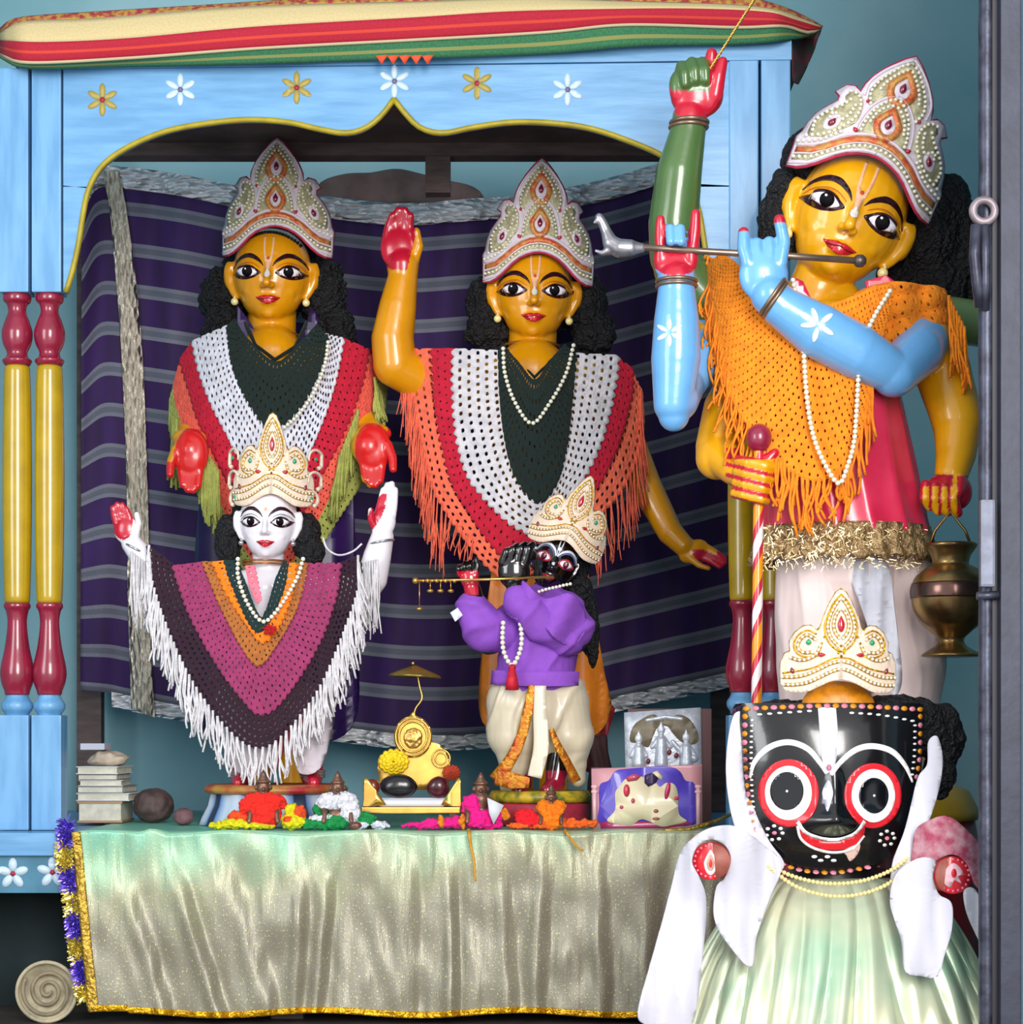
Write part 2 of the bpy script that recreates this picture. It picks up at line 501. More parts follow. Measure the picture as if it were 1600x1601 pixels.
# roof, its ceiling boards, rear beam and rear posts
bm = bmesh.new(); zt = P(0, 90, YA).z
boxb(bm, P(0, 0, YA).x + 0.02, P(1236, 0, YA).x, YA + 0.024, 4.47, zt - 0.005, zt + 0.02)
obj('roof', bm, M_darkwood, canopy, smooth=False)
bm = bmesh.new(); b = P(0, 243, 4.42)
boxb(bm, -1.08, 0.58, 4.42, 4.47, b.z, zt - 0.005)
obj('rear_beam', bm, M_darkwood, canopy, smooth=False)
for x0, x1 in ((665, 704),):
    bm = bmesh.new(); boxb(bm, P(x0, 0, 4.42).x, P(x1, 0, 4.42).x, 4.425, 4.465, P(0, 300, 4.42).z, b.z + .01); obj('rear_strut', bm, M_darkwood, canopy, smooth=False)
for x0, x1 in ((122, 160), (1112, 1140)):
    bm = bmesh.new(); boxb(bm, P(x0, 0, 4.84).x, P(x1, 0, 4.84).x, 4.825, 4.865, 0.350, 2.0); obj('rear_post', bm, M_darkwood, canopy, smooth=False)

# ------------------------------------------------------------------ striped cloth thrown over the canopy roof
def curve2(pts, n): return [(p.x, p.y) for p in cr([(*p, 0) for p in pts], n)]
def curvex(pts, n, x0, x1):
    """resample so that column i of every curve has the same x"""
    out = []; c = cr([(*p, 0) for p in pts], 400)
    for i in range(n):
        x = lerp(x0, x1, i / (n - 1)); j = 0
        while j < 398 and c[j + 1].x < x: j += 1
        t = (x - c[j].x) / max(1e-6, c[j + 1].x - c[j].x); out.append((x, lerp(c[j].y, c[j + 1].y, max(0, min(1, t)))))
    return out
rc = thing('canopy_cloth', 'striped cream, red and green cloth thrown over the roof of the blue canopy', 'cloth', P(620, 60, YA + .3))
N_ = 120
cT = curvex([(0, 45), (30, 28), (150, 19), (330, 8), (450, 0), (700, -14), (1000, -10), (1150, -6), (1215, 8), (1255, 24), (1284, 40)], N_, 0, 1284)
c1 = curvex([(0, 52), (40, 34), (150, 29), (330, 14), (450, 8), (640, 3), (820, -2), (1000, 3), (1150, 8), (1215, 16), (1250, 28), (1284, 42)], N_, 0, 1284)
c2 = curvex([(0, 63), (70, 66), (200, 60), (400, 42), (640, 28), (800, 18), (980, 14), (1100, 14), (1200, 19), (1240, 30), (1284, 43)], N_, 0, 1284)
c3 = curvex([(0, 84), (45, 97), (200, 90), (400, 75), (640, 62), (850, 50), (980, 38), (1150, 42), (1225, 40), (1262, 50), (1284, 44)], N_, 0, 1284)
c4 = curvex([(0, 90), (45, 107), (200, 104), (400, 100), (640, 92), (850, 84), (1000, 72), (1150, 70), (1240, 62), (1266, 56), (1284, 46)], N_, 0, 1284)
def Yroof(x, v):
    base = YA - 0.03 - 0.035 * math.sin(PI * min(1, max(0, v))) - 0.006 * math.sin(x * 0.021) * v
    if x < 40: base += (40 - x) ** 2 * 0.00006
    if x > 1215: base += (x - 1215) * 0.0012
    return base
def band_sheet(name, A, B, v0, v1, m, parent, Yf, rows=5, thick=0.003, tex=100.0):
    bm = bmesh.new(); uvl = bm.loops.layers.uv.new('uv'); g = []
    for j in range(rows + 1):
        t = j / rows
        g.append([bm.verts.new(P(lerp(a[0], b[0], t), lerp(a[1], b[1], t), Yf(lerp(a[0], b[0], t), lerp(v0, v1, t)))) for a, b in zip(A, B)])
    for j in range(rows):
        for i in range(len(A) - 1):
            f = bm.faces.new((g[j][i], g[j][i + 1], g[j + 1][i + 1], g[j + 1][i]))
            for l, (u, v) in zip(f.loops, ((i, j), (i + 1, j), (i + 1, j + 1), (i, j + 1))): l[uvl].uv = (A[min(u, len(A) - 1)][0] / tex, lerp(v0, v1, v / rows))
    face_viewer(bm)
    return link_mesh(name, thicken(bm, thick), m, parent)
def weave(name, c, c2=None, line=None, axis=1, rough=0.85, scale=30, lw=0.12):
    n = NT(name); uv = n.n('UVMap'); b = n.b; set_p(b, Roughness=rough)
    t = n.n('TexNoise', Scale=scale, Detail=4); n.l(uv.outputs[0], t.inputs['Vector'])
    mx = n.n('Mix', _data_type='RGBA'); mx.inputs[6].default_value = (*srgb(c), 1); mx.inputs[7].default_value = (*srgb(c2 or c), 1)
    mr = n.n('MapRange'); mr.inputs['From Min'].default_value = .42; mr.inputs['From Max'].default_value = .58
    n.l(t.outputs['Fac'], mr.inputs['Value']); n.l(mr.outputs[0], mx.inputs[0]); out = mx.outputs[2]
    if line:
        sx = n.n('SeparateXYZ'); n.l(uv.outputs[0], sx.inputs[0])
        cm = n.n('Math', _operation='COMPARE'); n.l(sx.outputs[1], cm.inputs[0]); cm.inputs[1].default_value = line[1]; cm.inputs[2].default_value = line[2]
        m2 = n.n('Mix', _data_type='RGBA'); n.l(cm.outputs[0], m2.inputs[0]); n.l(out, m2.inputs[6]); m2.inputs[7].default_value = (*srgb(line[0]), 1); out = m2.outputs[2]
    n.l(out, b.inputs['Base Color'])
    return n.m
band_sheet('patterned_edge', cT, c1, 0.0, 0.15, weave('red_gold_woven_edge', '#9c2b33', '#b58a3a', scale=9), rc, Yroof)
band_sheet('cream_stripe', c1, c2, 0.15, 0.5, weave('cream_cotton', '#ccb888', '#c6b07e'), rc, Yroof)
band_sheet('red_stripe', c2, c3, 0.5, 0.78, weave('red_cotton', '#b0162f', '#a2142d', line=('#c93c2c', 0.64, 0.02)), rc, Yroof)
cream_line = [(a[0], a[1] + 3) for a in c3]
band_sheet('green_stripe', c3, c4, 0.78, 1.0, weave('green_cotton', '#2f6b4c', '#3c7a4e', line=('#8a8f52', 0.9, 0.02)), rc, Yroof)
band_sheet('cream_piping', [(a[0], a[1] - 1.5) for a in c3], cream_line, 0.775, 0.8, weave('cream_piping_cotton', '#b9a987'), rc, lambda x, v: Yroof(x, v) - 0.003, rows=1)
# the part lying back over the roof
bm = bmesh.new(); rows = []
for j in range(6):
    rows.append([bm.verts.new(P(a[0], a[1], Yroof(a[0], 0)) + Vector((0, 0.11 * j, 0.012 * math.sin(j * 0.6)))) for a in cT])
for j in range(5):
    for i in range(N_ - 1): bm.faces.new((rows[j][i], rows[j][i + 1], rows[j + 1][i + 1], rows[j + 1][i]))
link_mesh('roof_cover', thicken(bm, 0.003), weave('olive_woven_cover', '#6f6a3c', '#8b4a3a', scale=8), rc)
# the corner that hangs at the side; its shade is put into the dark colours
cloth('hanging_corner', [(1238, 60), (1262, 46), (1286, 40), (1275, 75), (1262, 105), (1248, 132), (1240, 128)],
      lambda x, y: YA + 0.02 + (x - 1238) * 0.004 + 0.05 * math.sin((x - 1238) * .1), weave('shaded_red_green_corner', '#5a2430', '#27382f', scale=6), rc, 8)

# coral garland of paper triangles pinned at the centre of the rail
for i in range(5):
    bm = sheet([(588 + i * 18, 87), (606 + i * 18, 86), (597 + i * 18, 101)], 50); map_bm(bm, lambda x, y: P(x, y, YA - 0.05 + (y - 87) * .0006)); face_viewer(bm)
    link_mesh('paper_pennant', thicken(bm, 0.001), mat('coral_paper', '#e8502c', rough=.8) if i == 0 else bpy.data.materials['coral_paper'], rc)


# ------------------------------------------------------------------ purple backdrop cloth
bd = thing('backdrop_cloth', 'purple cloth with grey woven stripes and crinkled silver edging hung behind the statues', 'cloth', P(620, 1170, 4.7))
top = curve2([(128, 312), (150, 262), (200, 262), (280, 272), (380, 292), (500, 306), (620, 318), (720, 312), (820, 304), (930, 284), (1040, 252), (1120, 220), (1160, 214)], 150)
bot = curve2([(126, 1098), (170, 1104), (205, 1112), (300, 1130), (420, 1145), (530, 1160), (640, 1172), (740, 1172), (820, 1160), (930, 1122), (1040, 1096), (1110, 1082), (1160, 1070)], 150)
def Yb(x, v):
    return 4.72 + 0.012 * math.sin(x * 0.035 + 1.6 * v) + 0.008 * math.sin(x * 0.083 + v * 5) + 0.02 * math.sin(v * 3.0) * math.sin(x * 0.006)
def mid(A, B, t0): return [(lerp(a[0], b[0], t0), lerp(a[1], b[1], t0)) for a, b in zip(A, B)]
# woven stripes
n = NT('purple_striped_cotton'); b = n.b; uv = n.n('UVMap'); sx = n.n('SeparateXYZ'); n.l(uv.outputs[0], sx.inputs[0])
fr_ = n.n('Math', _operation='FRACT'); mu = n.n('Math', _operation='MULTIPLY'); mu.inputs[1].default_value = 12.6
n.l(sx.outputs[1], mu.inputs[0]); n.l(mu.outputs[0], fr_.inputs[0])
cm = n.n('Math', _operation='COMPARE'); n.l(fr_.outputs[0], cm.inputs[0]); cm.inputs[1].default_value = 0.55; cm.inputs[2].default_value = 0.165
cm2 = n.n('Math', _operation='COMPARE'); n.l(fr_.outputs[0], cm2.inputs[0]); cm2.inputs[1].default_value = 0.55; cm2.inputs[2].default_value = 0.07
mp = n.n('Mapping'); mp.inputs['Scale'].default_value = (60, 500, 1); n.l(uv.outputs[0], mp.inputs[0])
t = n.n('TexNoise', Scale=1.0, Detail=2); n.l(mp.outputs[0], t.inputs['Vector'])
def mixc(fac, a, bb):
    m = n.n('Mix', _data_type='RGBA')
    if isinstance(fac, float): m.inputs[0].default_value = fac
    else: n.l(fac, m.inputs[0])
    for s, v in ((6, a), (7, bb)):
        if isinstance(v, str): m.inputs[s].default_value = (*srgb(v), 1)
        else: n.l(v, m.inputs[s])
    return m.outputs[2]
t3 = n.n('TexNoise', Scale=5.0, Detail=1); n.l(uv.outputs[0], t3.inputs['Vector'])
purple = mixc(t3.outputs['Fac'], '#391562', '#20082a')
grey = mixc(t.outputs['Fac'], '#565868', '#7e7f8c')
dk = mixc(t.outputs['Fac'], '#484a5a', '#666877')
stripe = mixc(cm2.outputs[0], grey, dk)
n.l(mixc(cm.outputs[0], purple, stripe), b.inputs['Base Color']); set_p(b, Roughness=0.8)
M_purple = n.m
def silver(name, c='#f0edf2', sc=55, stretch=(1, 1, 1)):
    n = NT(name); set_p(n.b, **{'Base Color': (*srgb(c), 1), 'Metallic': 0.15, 'Roughness': 0.2})
    tc = n.n('TexCoord'); mp = n.n('Mapping'); mp.inputs['Scale'].default_value = stretch; n.l(tc.outputs['Object'], mp.inputs[0])
    v = n.n('TexVoronoi', Scale=sc); n.l(mp.outputs[0], v.inputs['Vector'])
    t = n.n('TexNoise', Scale=sc * 0.6, Detail=5); n.l(mp.outputs[0], t.inputs['Vector'])
    ad = n.n('Math', _operation='ADD'); n.l(v.outputs['Distance'], ad.inputs[0]); n.l(t.outputs['Fac'], ad.inputs[1])
    bp = n.n('Bump', Strength=1.0, Distance=0.02); n.l(ad.outputs[0], bp.inputs['Height']); n.l(bp.outputs['Normal'], n.b.inputs['Normal'])
    return n.m
M_silver = silver('crinkled_silver_ribbon', stretch=(0.6, 1, 1.8))
A = mid(top, bot, 0.035); Bq = mid(top, bot, 0.975)
band_sheet('cloth_panel', A, Bq, 0.0, 1.0, M_purple, bd, Yb, rows=60)
band_sheet('silver_top_edge', top, mid(top, bot, 0.04), 0.0, 0.04, M_silver, bd, lambda x, v: Yb(x, v) - 0.004, rows=3)
sl = [(a, b) for a, b in zip(mid(top, bot, 0.972), bot) if a[0] > 168]
band_sheet('silver_bottom_edge', [s[0] for s in sl], [s[1] for s in sl], 0.97, 1.0, M_silver, bd, lambda x, v: Yb(x, v) - 0.004, rows=3)
vL = curve2([(160, 268), (172, 330), (180, 420), (188, 520), (193, 620), (197, 720), (199, 820), (200, 920), (203, 1020), (206, 1108)], 80)
vR = curve2([(186, 266), (198, 330), (210, 420), (220, 520), (226, 620), (229, 720), (232, 820), (234, 920), (236, 1020), (242, 1122)], 80)
M_silver_v = silver('crinkled_silver_band', c='#e2d2be', sc=60, stretch=(1.8, 1, 0.7))
hA = [(vL[0][0] + (vR[0][0] - vL[0][0]) * i / 4, lerp(vL[0][1], vR[0][1], i / 4)) for i in range(5)]
def vband():
    bm = bmesh.new(); g = [[bm.verts.new(P(lerp(a[0], b[0], i / 4), lerp(a[1], b[1], i / 4), Yb(lerp(a[0], b[0], i / 4), (j + .5) / 80) - 0.012)) for i in range(5)] for j, (a, b) in enumerate(zip(vL, vR))]
    for j in range(79):
        for i in range(4): bm.faces.new((g[j][i], g[j][i + 1], g[j + 1][i + 1], g[j + 1][i]))
    face_viewer(bm); link_mesh('silver_side_band', thicken(bm, .003), M_silver_v, bd)
vband()
#band_sheet('silver_side_band', vL, vR, 0, 1, M_silver_v, bd, lambda x, v: Yb(x, v) - 0.014, rows=60)
# bunched brown cloth above the backdrop
cloth('bunched_top', smooth_loop0([(490, 318), (500, 286), (540, 272), (580, 270), (620, 264), (660, 272), (700, 282), (740, 292), (750, 314), (640, 322)]), lambda x, y: 4.76 + 0.006 * math.sin(x * .1), mat('brown_cotton', '#8d716c', rough=.9, var=.2), bd, 12)

# ------------------------------------------------------------------ altar platform and its cloth
zt = P(0, 1302, 3.80).z
alt = thing('altar_platform', 'low blue wooden platform carrying the statues, its front under the gold-green cloth', 'platform', (-0.3, 4.3, 0))
bm = bmesh.new(); boxb(bm, -1.1, 0.60, 3.80, 4.93, zt - 0.035, zt); obj('platform_top', bm, M_blue, alt, smooth=False)
bm = bmesh.new(); boxb(bm, -1.1, P(122, 0, 3.8).x, 3.788, 3.80, P(0, 1338, 3.79).z, zt, 0.002); obj('rail_moulding', bm, M_blue, alt, smooth=False)
bm = bmesh.new(); boxb(bm, -1.1, 0.60, 3.80, 3.82, P(0, 1396, 3.8).z, zt - 0.03); rp = obj('front_panel', bm, M_rail_panel, alt, smooth=False)
for x, y in ((20, 1366), (82, 1364)):
    flower(x, y, 25, 3.7992, M_white, rp, 5)
bm = bmesh.new(); boxb(bm, -1.1, 0.60, 4.02, 4.04, 0, zt - 0.035); obj('inner_back_panel', bm, mat('painted_shade_board', '#1d2b2e', rough=.9, var=.4, vscale=6), alt, smooth=False)  # added dark sheet, standing in for the shade under the platform
for x0 in (-1.09, -0.45, 0.54):
    for y0 in (3.83, 4.85):
        bm = bmesh.new(); boxb(bm, x0, x0 + 0.06, y0, y0 + 0.06, 0, zt - 0.035); obj('leg', bm, M_darkwood, alt, smooth=False)

# gold-green lame
n = NT('gold_green_lame'); b = n.b; uv = n.n('UVMap'); sx = n.n('SeparateXYZ'); n.l(uv.outputs[0], sx.inputs[0])
t = n.n('TexNoise', Scale=2.2, Detail=4); n.l(uv.outputs[0], t.inputs['Vector'])
# colour ramp: aqua along the top left, champagne lower down
m1 = n.n('Math', _operation='MULTIPLY_ADD'); n.l(t.outputs['Fac'], m1.inputs[0]); m1.inputs[1].default_value = 0.7; n.l(sx.outputs[1], m1.inputs[2])
m2 = n.n('Math', _operation='MULTIPLY_ADD'); n.l(sx.outputs[0], m2.inputs[0]); m2.inputs[1].default_value = 0.06; n.l(m1.outputs[0], m2.inputs[2])
r = n.n('ValToRGB'); e = r.color_ramp.elements; e[0].position = 0.28; e[0].color = (*srgb('#6cbda6'), 1); e[1].position = 1.05; e[1].color = (*srgb('#8f8a7a'), 1)
x = e.new(0.55); x.color = (*srgb('#9abf9f'), 1); x = e.new(0.8); x.color = (*srgb('#a3a388'), 1)
n.l(m2.outputs[0], r.inputs['Fac'])
t2 = n.n('TexNoise', Scale=70.0, Detail=2); n.l(uv.outputs[0], t2.inputs['Vector'])
mr = n.n('MapRange'); mr.inputs['From Min'].default_value = .62; mr.inputs['From Max'].default_value = .72; n.l(t2.outputs['Fac'], mr.inputs['Value'])
m = n.n('Mix', _data_type='RGBA'); n.l(mr.outputs[0], m.inputs[0]); n.l(r.outputs['Color'], m.inputs[6]); m.inputs[7].default_value = (*srgb('#e6e08a'), 1)
n.l(m.outputs[2], b.inputs['Base Color'])
mp = n.n('Mapping'); mp.inputs['Scale'].default_value = (6, 1.5, 1); n.l(uv.outputs[0], mp.inputs[0])
t4 = n.n('TexNoise', Scale=2.0, Detail=3); n.l(mp.outputs[0], t4.inputs['Vector'])
bp = n.n('Bump', Strength=0.35, Distance=0.006); n.l(t4.outputs['Fac'], bp.inputs['Height'])
bp2 = n.n('Bump', Strength=0.5, Distance=0.001); n.l(t2.outputs['Fac'], bp2.inputs['Height']); n.l(bp.outputs['Normal'], bp2.inputs['Normal'])
n.l(bp2.outputs['Normal'], b.inputs['Normal']); set_p(b, Metallic=0.22, Roughness=0.4)
M_lame = n.m
ac = thing('altar_cloth', 'shiny gold-green cloth with gold edging hanging over the front of the altar', 'cloth', (-0.2, 3.78, 0.0))
folds = [(165, 0.9, 14, 0.02), (250, 1.2, 12, 0.03), (330, .8, 16, 0.015), (470, 1.0, 10, -0.02), (520, 1.3, 10, -0.06), (630, .7, 15, 0.0), (700, 1.2, 9, 0.01), (770, .8, 14, 0.05), (850, 1.2, 12, -.03), (930, 1.0, 12, .02), (1010, 1.0, 15, 0), (1070, 1, 12, 0)]
def Yc(x, v):
    Y = 3.765
    for c, a, w, sl_ in folds:
        slope = 90 * v if c < 400 else 500 * sl_ * v
        dx = (x - c - slope) / w
        Y += -0.010 * a * math.exp(-dx * dx) * smooth01(v * 2.2) * (0.5 + 0.8 * v) + 0.008 * a * math.exp(-((dx - 1.9) ** 2)) * smooth01(v * 2.5)
    Y += 0.01 * noise.noise(Vector((x * 0.012, v * 3, 2))) - 0.012 * v + 0.006 * noise.noise(Vector((x * 0.05, v * 5, 7)))
    return Y
def rowc(t, n=260):
    L0, R0 = lerp(120, 146, t), lerp(1180, 1190, t)
    return [(lerp(L0, R0, i / (n - 1)), 0) for i in range(n)]
def ycl(x, t):
    y0 = 1302 + 3 * math.sin(x * .03) + (-8 if 215 < x < 260 else 0) * math.exp(-((x - 238) / 14) ** 2) - 6 * math.exp(-((x - 1120) / 60) ** 2)
    y1 = 1588 + 4 * math.sin(x * .02 + 1) - 3 * (x < 200)
    return lerp(y0, y1, t)
def acloth(name, t0, t1, x0f, x1f, m, rows, push=0.0, cols=260):
    bm = bmesh.new(); uvl = bm.loops.layers.uv.new('uv'); g = []
    for j in range(rows + 1):
        t = lerp(t0, t1, j / rows); xa, xb = x0f(t), x1f(t); row = []
        for i in range(cols):
            x = lerp(xa, xb, i / (cols - 1)); row.append((bm.verts.new(P(x, ycl(x, t), Yc(x, t) - push)), x / 150.0, t))
        g.append(row)
    for j in range(rows):
        for i in range(cols - 1):
            q = (g[j][i], g[j][i + 1], g[j + 1][i + 1], g[j + 1][i]); f = bm.faces.new([a[0] for a in q])
            for l, a in zip(f.loops, q): l[uvl].uv = (a[1], a[2])
    face_viewer(bm); return link_mesh(name, thicken(bm, 0.002), m, ac)
acloth('front_drop', 0, 1, lambda t: lerp(120, 146, t), lambda t: 1185, M_lame, 60)
bm = bmesh.new(); rows = []; uvl = bm.loops.layers.uv.new('uv')
for j in range(8):
    rows.append([bm.verts.new(Vector((P(x, 0, 3.765).x, lerp(Yc(x, 0), 4.7, (j / 7) ** 1.5), lerp(P(x, ycl(x, 0), 3.765).z, zt + 0.0035, min(1, j / 1.5))))) for x in [lerp(121, 1132, i / 160) for i in range(161)]])
for j in range(7):
    for i in range(160):
        f = bm.faces.new((rows[j][i], rows[j + 1][i], rows[j + 1][i + 1], rows[j][i + 1]))
        for l, (a, b_) in zip(f.loops, ((i, j), (i, j + 1), (i + 1, j + 1), (i + 1, j))): l[uvl].uv = (a * 0.043 + .8, -0.2 * b_)
link_mesh('top_lay', thicken(bm, 0.002), M_lame, ac)
M_goldtrim = mat('gold_tinsel_trim', '#c09a3c', rough=0.35, metal=0.7, var=0.35, vscale=90, bump=1.0, bscale=160, bdist=0.004)
M_goldbright = mat('bright_gold_trim', '#e0a81c', rough=0.3, metal=0.7, var=0.35, vscale=90, bump=1.0, bscale=160, bdist=0.004)
acloth('gold_side_edging', 0, 1, lambda t: lerp(112, 138, t), lambda t: lerp(126, 154, t), M_goldtrim, 60, 0.003, 6)
acloth('gold_bottom_edging', 0.965, 1.0, lambda t: 146, lambda t: 1185, M_goldbright, 4, 0.003, 260)

# space under the platform: its darkness is painted on the added panel
# ------------------------------------------------------------------ tinsel garland hanging at the left end of the cloth
gl = thing('tinsel_garland', 'purple and gold tinsel garland hanging down the left edge of the altar cloth', 'garland', P(115, 1590, 3.76))
Mt = [mat('purple_tinsel', '#6a52c8', rough=.2, metal=.8), mat('gold_tinsel', '#d8c25a', rough=.2, metal=.8)]
pth = cr([P(104, 1285, 3.775), P(101, 1340, 3.77), P(112, 1400, 3.77), P(118, 1460, 3.77), P(126, 1520, 3.765), P(134, 1560, 3.76)], 200)
bms = [bmesh.new(), bmesh.new()]
for i, p in enumerate(pth):
    which = 1 if (i // 26) % 2 == 1 else 0
    for k in range(9):
        a = random.uniform(0, 2 * PI); l = random.uniform(.010, .021); w = .0011
        d = Vector((math.cos(a), math.sin(a) * .35 - .2, random.uniform(-.9, .5))).normalized() * l; s_ = d.cross(Vector((0, 1, 0))).normalized() * w
        b_ = bms[which]; f = b_.faces.new([b_.verts.new(q) for q in (p - s_, p + s_, p + d + s_, p + d - s_)])
for b_, m, nm in zip(bms, Mt, ('purple_tinsel', 'gold_tinsel')):
    tag(link_mesh(nm, thicken(b_, .0004), m, gl, False), kind='stuff')
obj('garland_cord', (lambda b_: (tube(b_, pth[::8], .0015, 6), b_)[1])(bmesh.new()), Mt[0], gl)

# ------------------------------------------------------------------ coiled basket lying on the floor
bk = thing('coiled_basket', 'small round coiled basket dish standing on edge on the floor below the blue rail', 'basket', P(76, 1597, 3.79))
M_bk = mat('beige_cane', '#a59a80', rough=.7, var=.35, vscale=30, bump=.6, bscale=90)
fr = Frame(76, 1549, 3.79)
bm = bmesh.new(); Rb = Matrix.Rotation(PI / 2, 3, 'X') 
k = fr.k
lathe(bm, fr.o, [(0.001, 0.0), (10 * k, 0), (22 * k, -2 * k), (36 * k, 4 * k), (44 * k, 12 * k), (48 * k, 14 * k), (48 * k, 8 * k), (40 * k, -3 * k), (24 * k, -9 * k), (0.001, -10 * k)], 40, Rb)
obj('basket_body', bm, M_bk, bk)
bm = bmesh.new(); pts = []
for i in range(160):
    a = i / 160 * 2.6 * 2 * PI; r_ = 3 + i / 160 * 38; pts.append(fr.w(r_ * math.cos(a) * .95, -r_ * math.sin(a), 3 + (r_ / 42) ** 2 * 8))
tube(bm, pts, [lerp(3.2, 3.0, i / 160) * k for i in range(160)], 8); obj('basket_coil', bm, mat('dark_cane', '#857a62', rough=.7, var=.3, vscale=40), bk)
bm = bmesh.new(); tube(bm, [fr.w(46 * math.cos(a), 46 * math.sin(a), 14) for a in [2 * PI * i / 48 for i in range(48)]], 3.2 * k, 8, closed=True); obj('basket_rim', bm, M_bk, bk)

# ------------------------------------------------------------------ iron gate leaf at the right
M_iron = mat('worn_grey_iron', '#494c5c', rough=0.42, metal=0.5, col2='#30303e', vscale=35, bump=0.5, bscale=40, bdist=0.003)
M_iron_l = mat('dark_painted_iron', '#2f3242', rough=0.5, metal=0.2, var=0.2, vscale=25, bump=0.3, bscale=60)
YG = 2.95
gt = thing('iron_gate', 'dark iron gate frame with a ring hinge and bolt at the edge of the doorway', 'gate', P(1565, 1600, YG) * 1)
gt.location.z = 0; ORI[gt.name] = Vector(gt.location)
def vbar(name, x0, x1, Y0, Y1, z0, z1, m, bev=.003, par=None):
    bm = bmesh.new(); boxb(bm, P(x0, 0, YG).x, P(x1, 0, YG).x, Y0, Y1, z0, z1, bev); return obj(name, bm, m, par or gt, smooth=False)
vbar('gate_stile', 1560, 1593, YG - .02, YG + .03, 0, 2.3, M_iron_l)
bm = bmesh.new(); xc = P(1545, 0, YG).x
pts = [Vector((xc + .0012 * noise.noise(Vector((0, 0, z * 6))), YG + .01, z)) for z in [i * 2.3 / 150 for i in range(151)]]
tube(bm, pts, [.0115 + .0012 * noise.noise(Vector((3, 1, z.z * 30))) for z in pts], 12); obj('gate_rod', bm, M_iron, gt)
vbar('gate_flat', 1552, 1562, YG + .0, YG + .02, 0, 2.3, mat('black_iron', '#16131f', rough=.5), .001)
fr = Frame(1536, 333, YG)
bm = bmesh.new(); tube(bm, [fr.w(17 * math.cos(a), 17 * math.sin(a), 12) for a in [2 * PI * i / 32 for i in range(32)]], 6.5 * fr.k, 10, closed=True); obj('hinge_ring', bm, mat('rubbed_iron', '#8f8288', rough=.45, metal=.4, var=.3, vscale=40), gt)
bm = bmesh.new(); tube(bm, [P(1527, 352, YG - .01), P(1524, 400, YG - .012), P(1528, 440, YG - .01), P(1533, 480, YG)], .008, 10)
tube(bm, [P(1540, 352, YG - .01), P(1541, 400, YG - .012), P(1541, 440, YG - .01), P(1540, 485, YG)], .007, 10); obj('hinge_strap', bm, M_iron, gt)
bm = bmesh.new(); c = P(1538, 852, YG); box(bm, (c.x, YG - .022, c.z), (.021, .014, .125), None, .004); obj('lock_plate', bm, mat('light_steel', '#6c7080', rough=.5, metal=.4, var=.2, vscale=50), gt, smooth=False)
bm = bmesh.new(); tube(bm, [P(1528, 932, YG - .012), P(1562, 930, YG - .012)], .006, 8); obj('bolt', bm, M_iron, gt)
# ================================================================== makers shared by the statues
M_black = mat('black_lacquer', '#0b0709', rough=.18, coat=.6)
M_eyew = mat('eye_white_paint', '#efe6ee', rough=.25, coat=.4)
M_eyel = mat('dark_plum_eyeliner', '#2c0a16', rough=.3, coat=.3)
M_iris = mat('black_iris_paint', '#07030a', rough=.6, spec=.1)
M_lip = mat('red_lip_paint', '#c8182a', rough=.22, coat=.5)
M_tilak = mat('pale_pink_mark_paint', '#edb48f', rough=.4)
M_tilakw = mat('white_nose_mark_paint', '#e4ddd8', rough=.4)
M_lid = mat('orange_lid_paint', '#c96a12', rough=.3, coat=.3)
M_red_dot = mat('red_mark_paint', '#c04a10', rough=.4)
M_pearl = mat('pearl', '#e9e4cf', rough=.16, coat=.6, spec=.7)
M_pearl_y = mat('warm_pearl', '#efdf9a', rough=.16, coat=.6)
M_gem = mat('red_glass_gem', '#b80f2c', rough=.08, coat=1.0)
M_gem_d = mat('dark_ruby_gem', '#7c0f2e', rough=.08, coat=1.0)
M_gemg = mat('green_glass_gem', '#149a66', rough=.08, coat=1.0)
M_hair = mat('black_curly_hair', '#0a080d', rough=.6, bump=1.0, bscale=110, bdist=.02)
M_brass = mat('old_brass', '#a88a55', rough=.28, metal=.9, col2='#6d5438', vscale=14)
M_goldm = mat('polished_gold_metal', '#e0b25a', rough=.25, metal=.85, var=.15, vscale=30)
M_skin = attr_mat('hand_painted_enamel', rough=.28, coat=.5)
C_Y = srgb('#dc9306'); C_Y2 = srgb('#e9a50c'); C_RED = srgb('#c01632'); C_RED2 = srgb('#d9201f'); C_BLUE = srgb('#6cabe2'); C_GRN = srgb('#4c6a38')
C_WH = srgb('#ece6ee'); C_BK = srgb('#0c080a'); C_ORI = srgb('#cf6c0c')

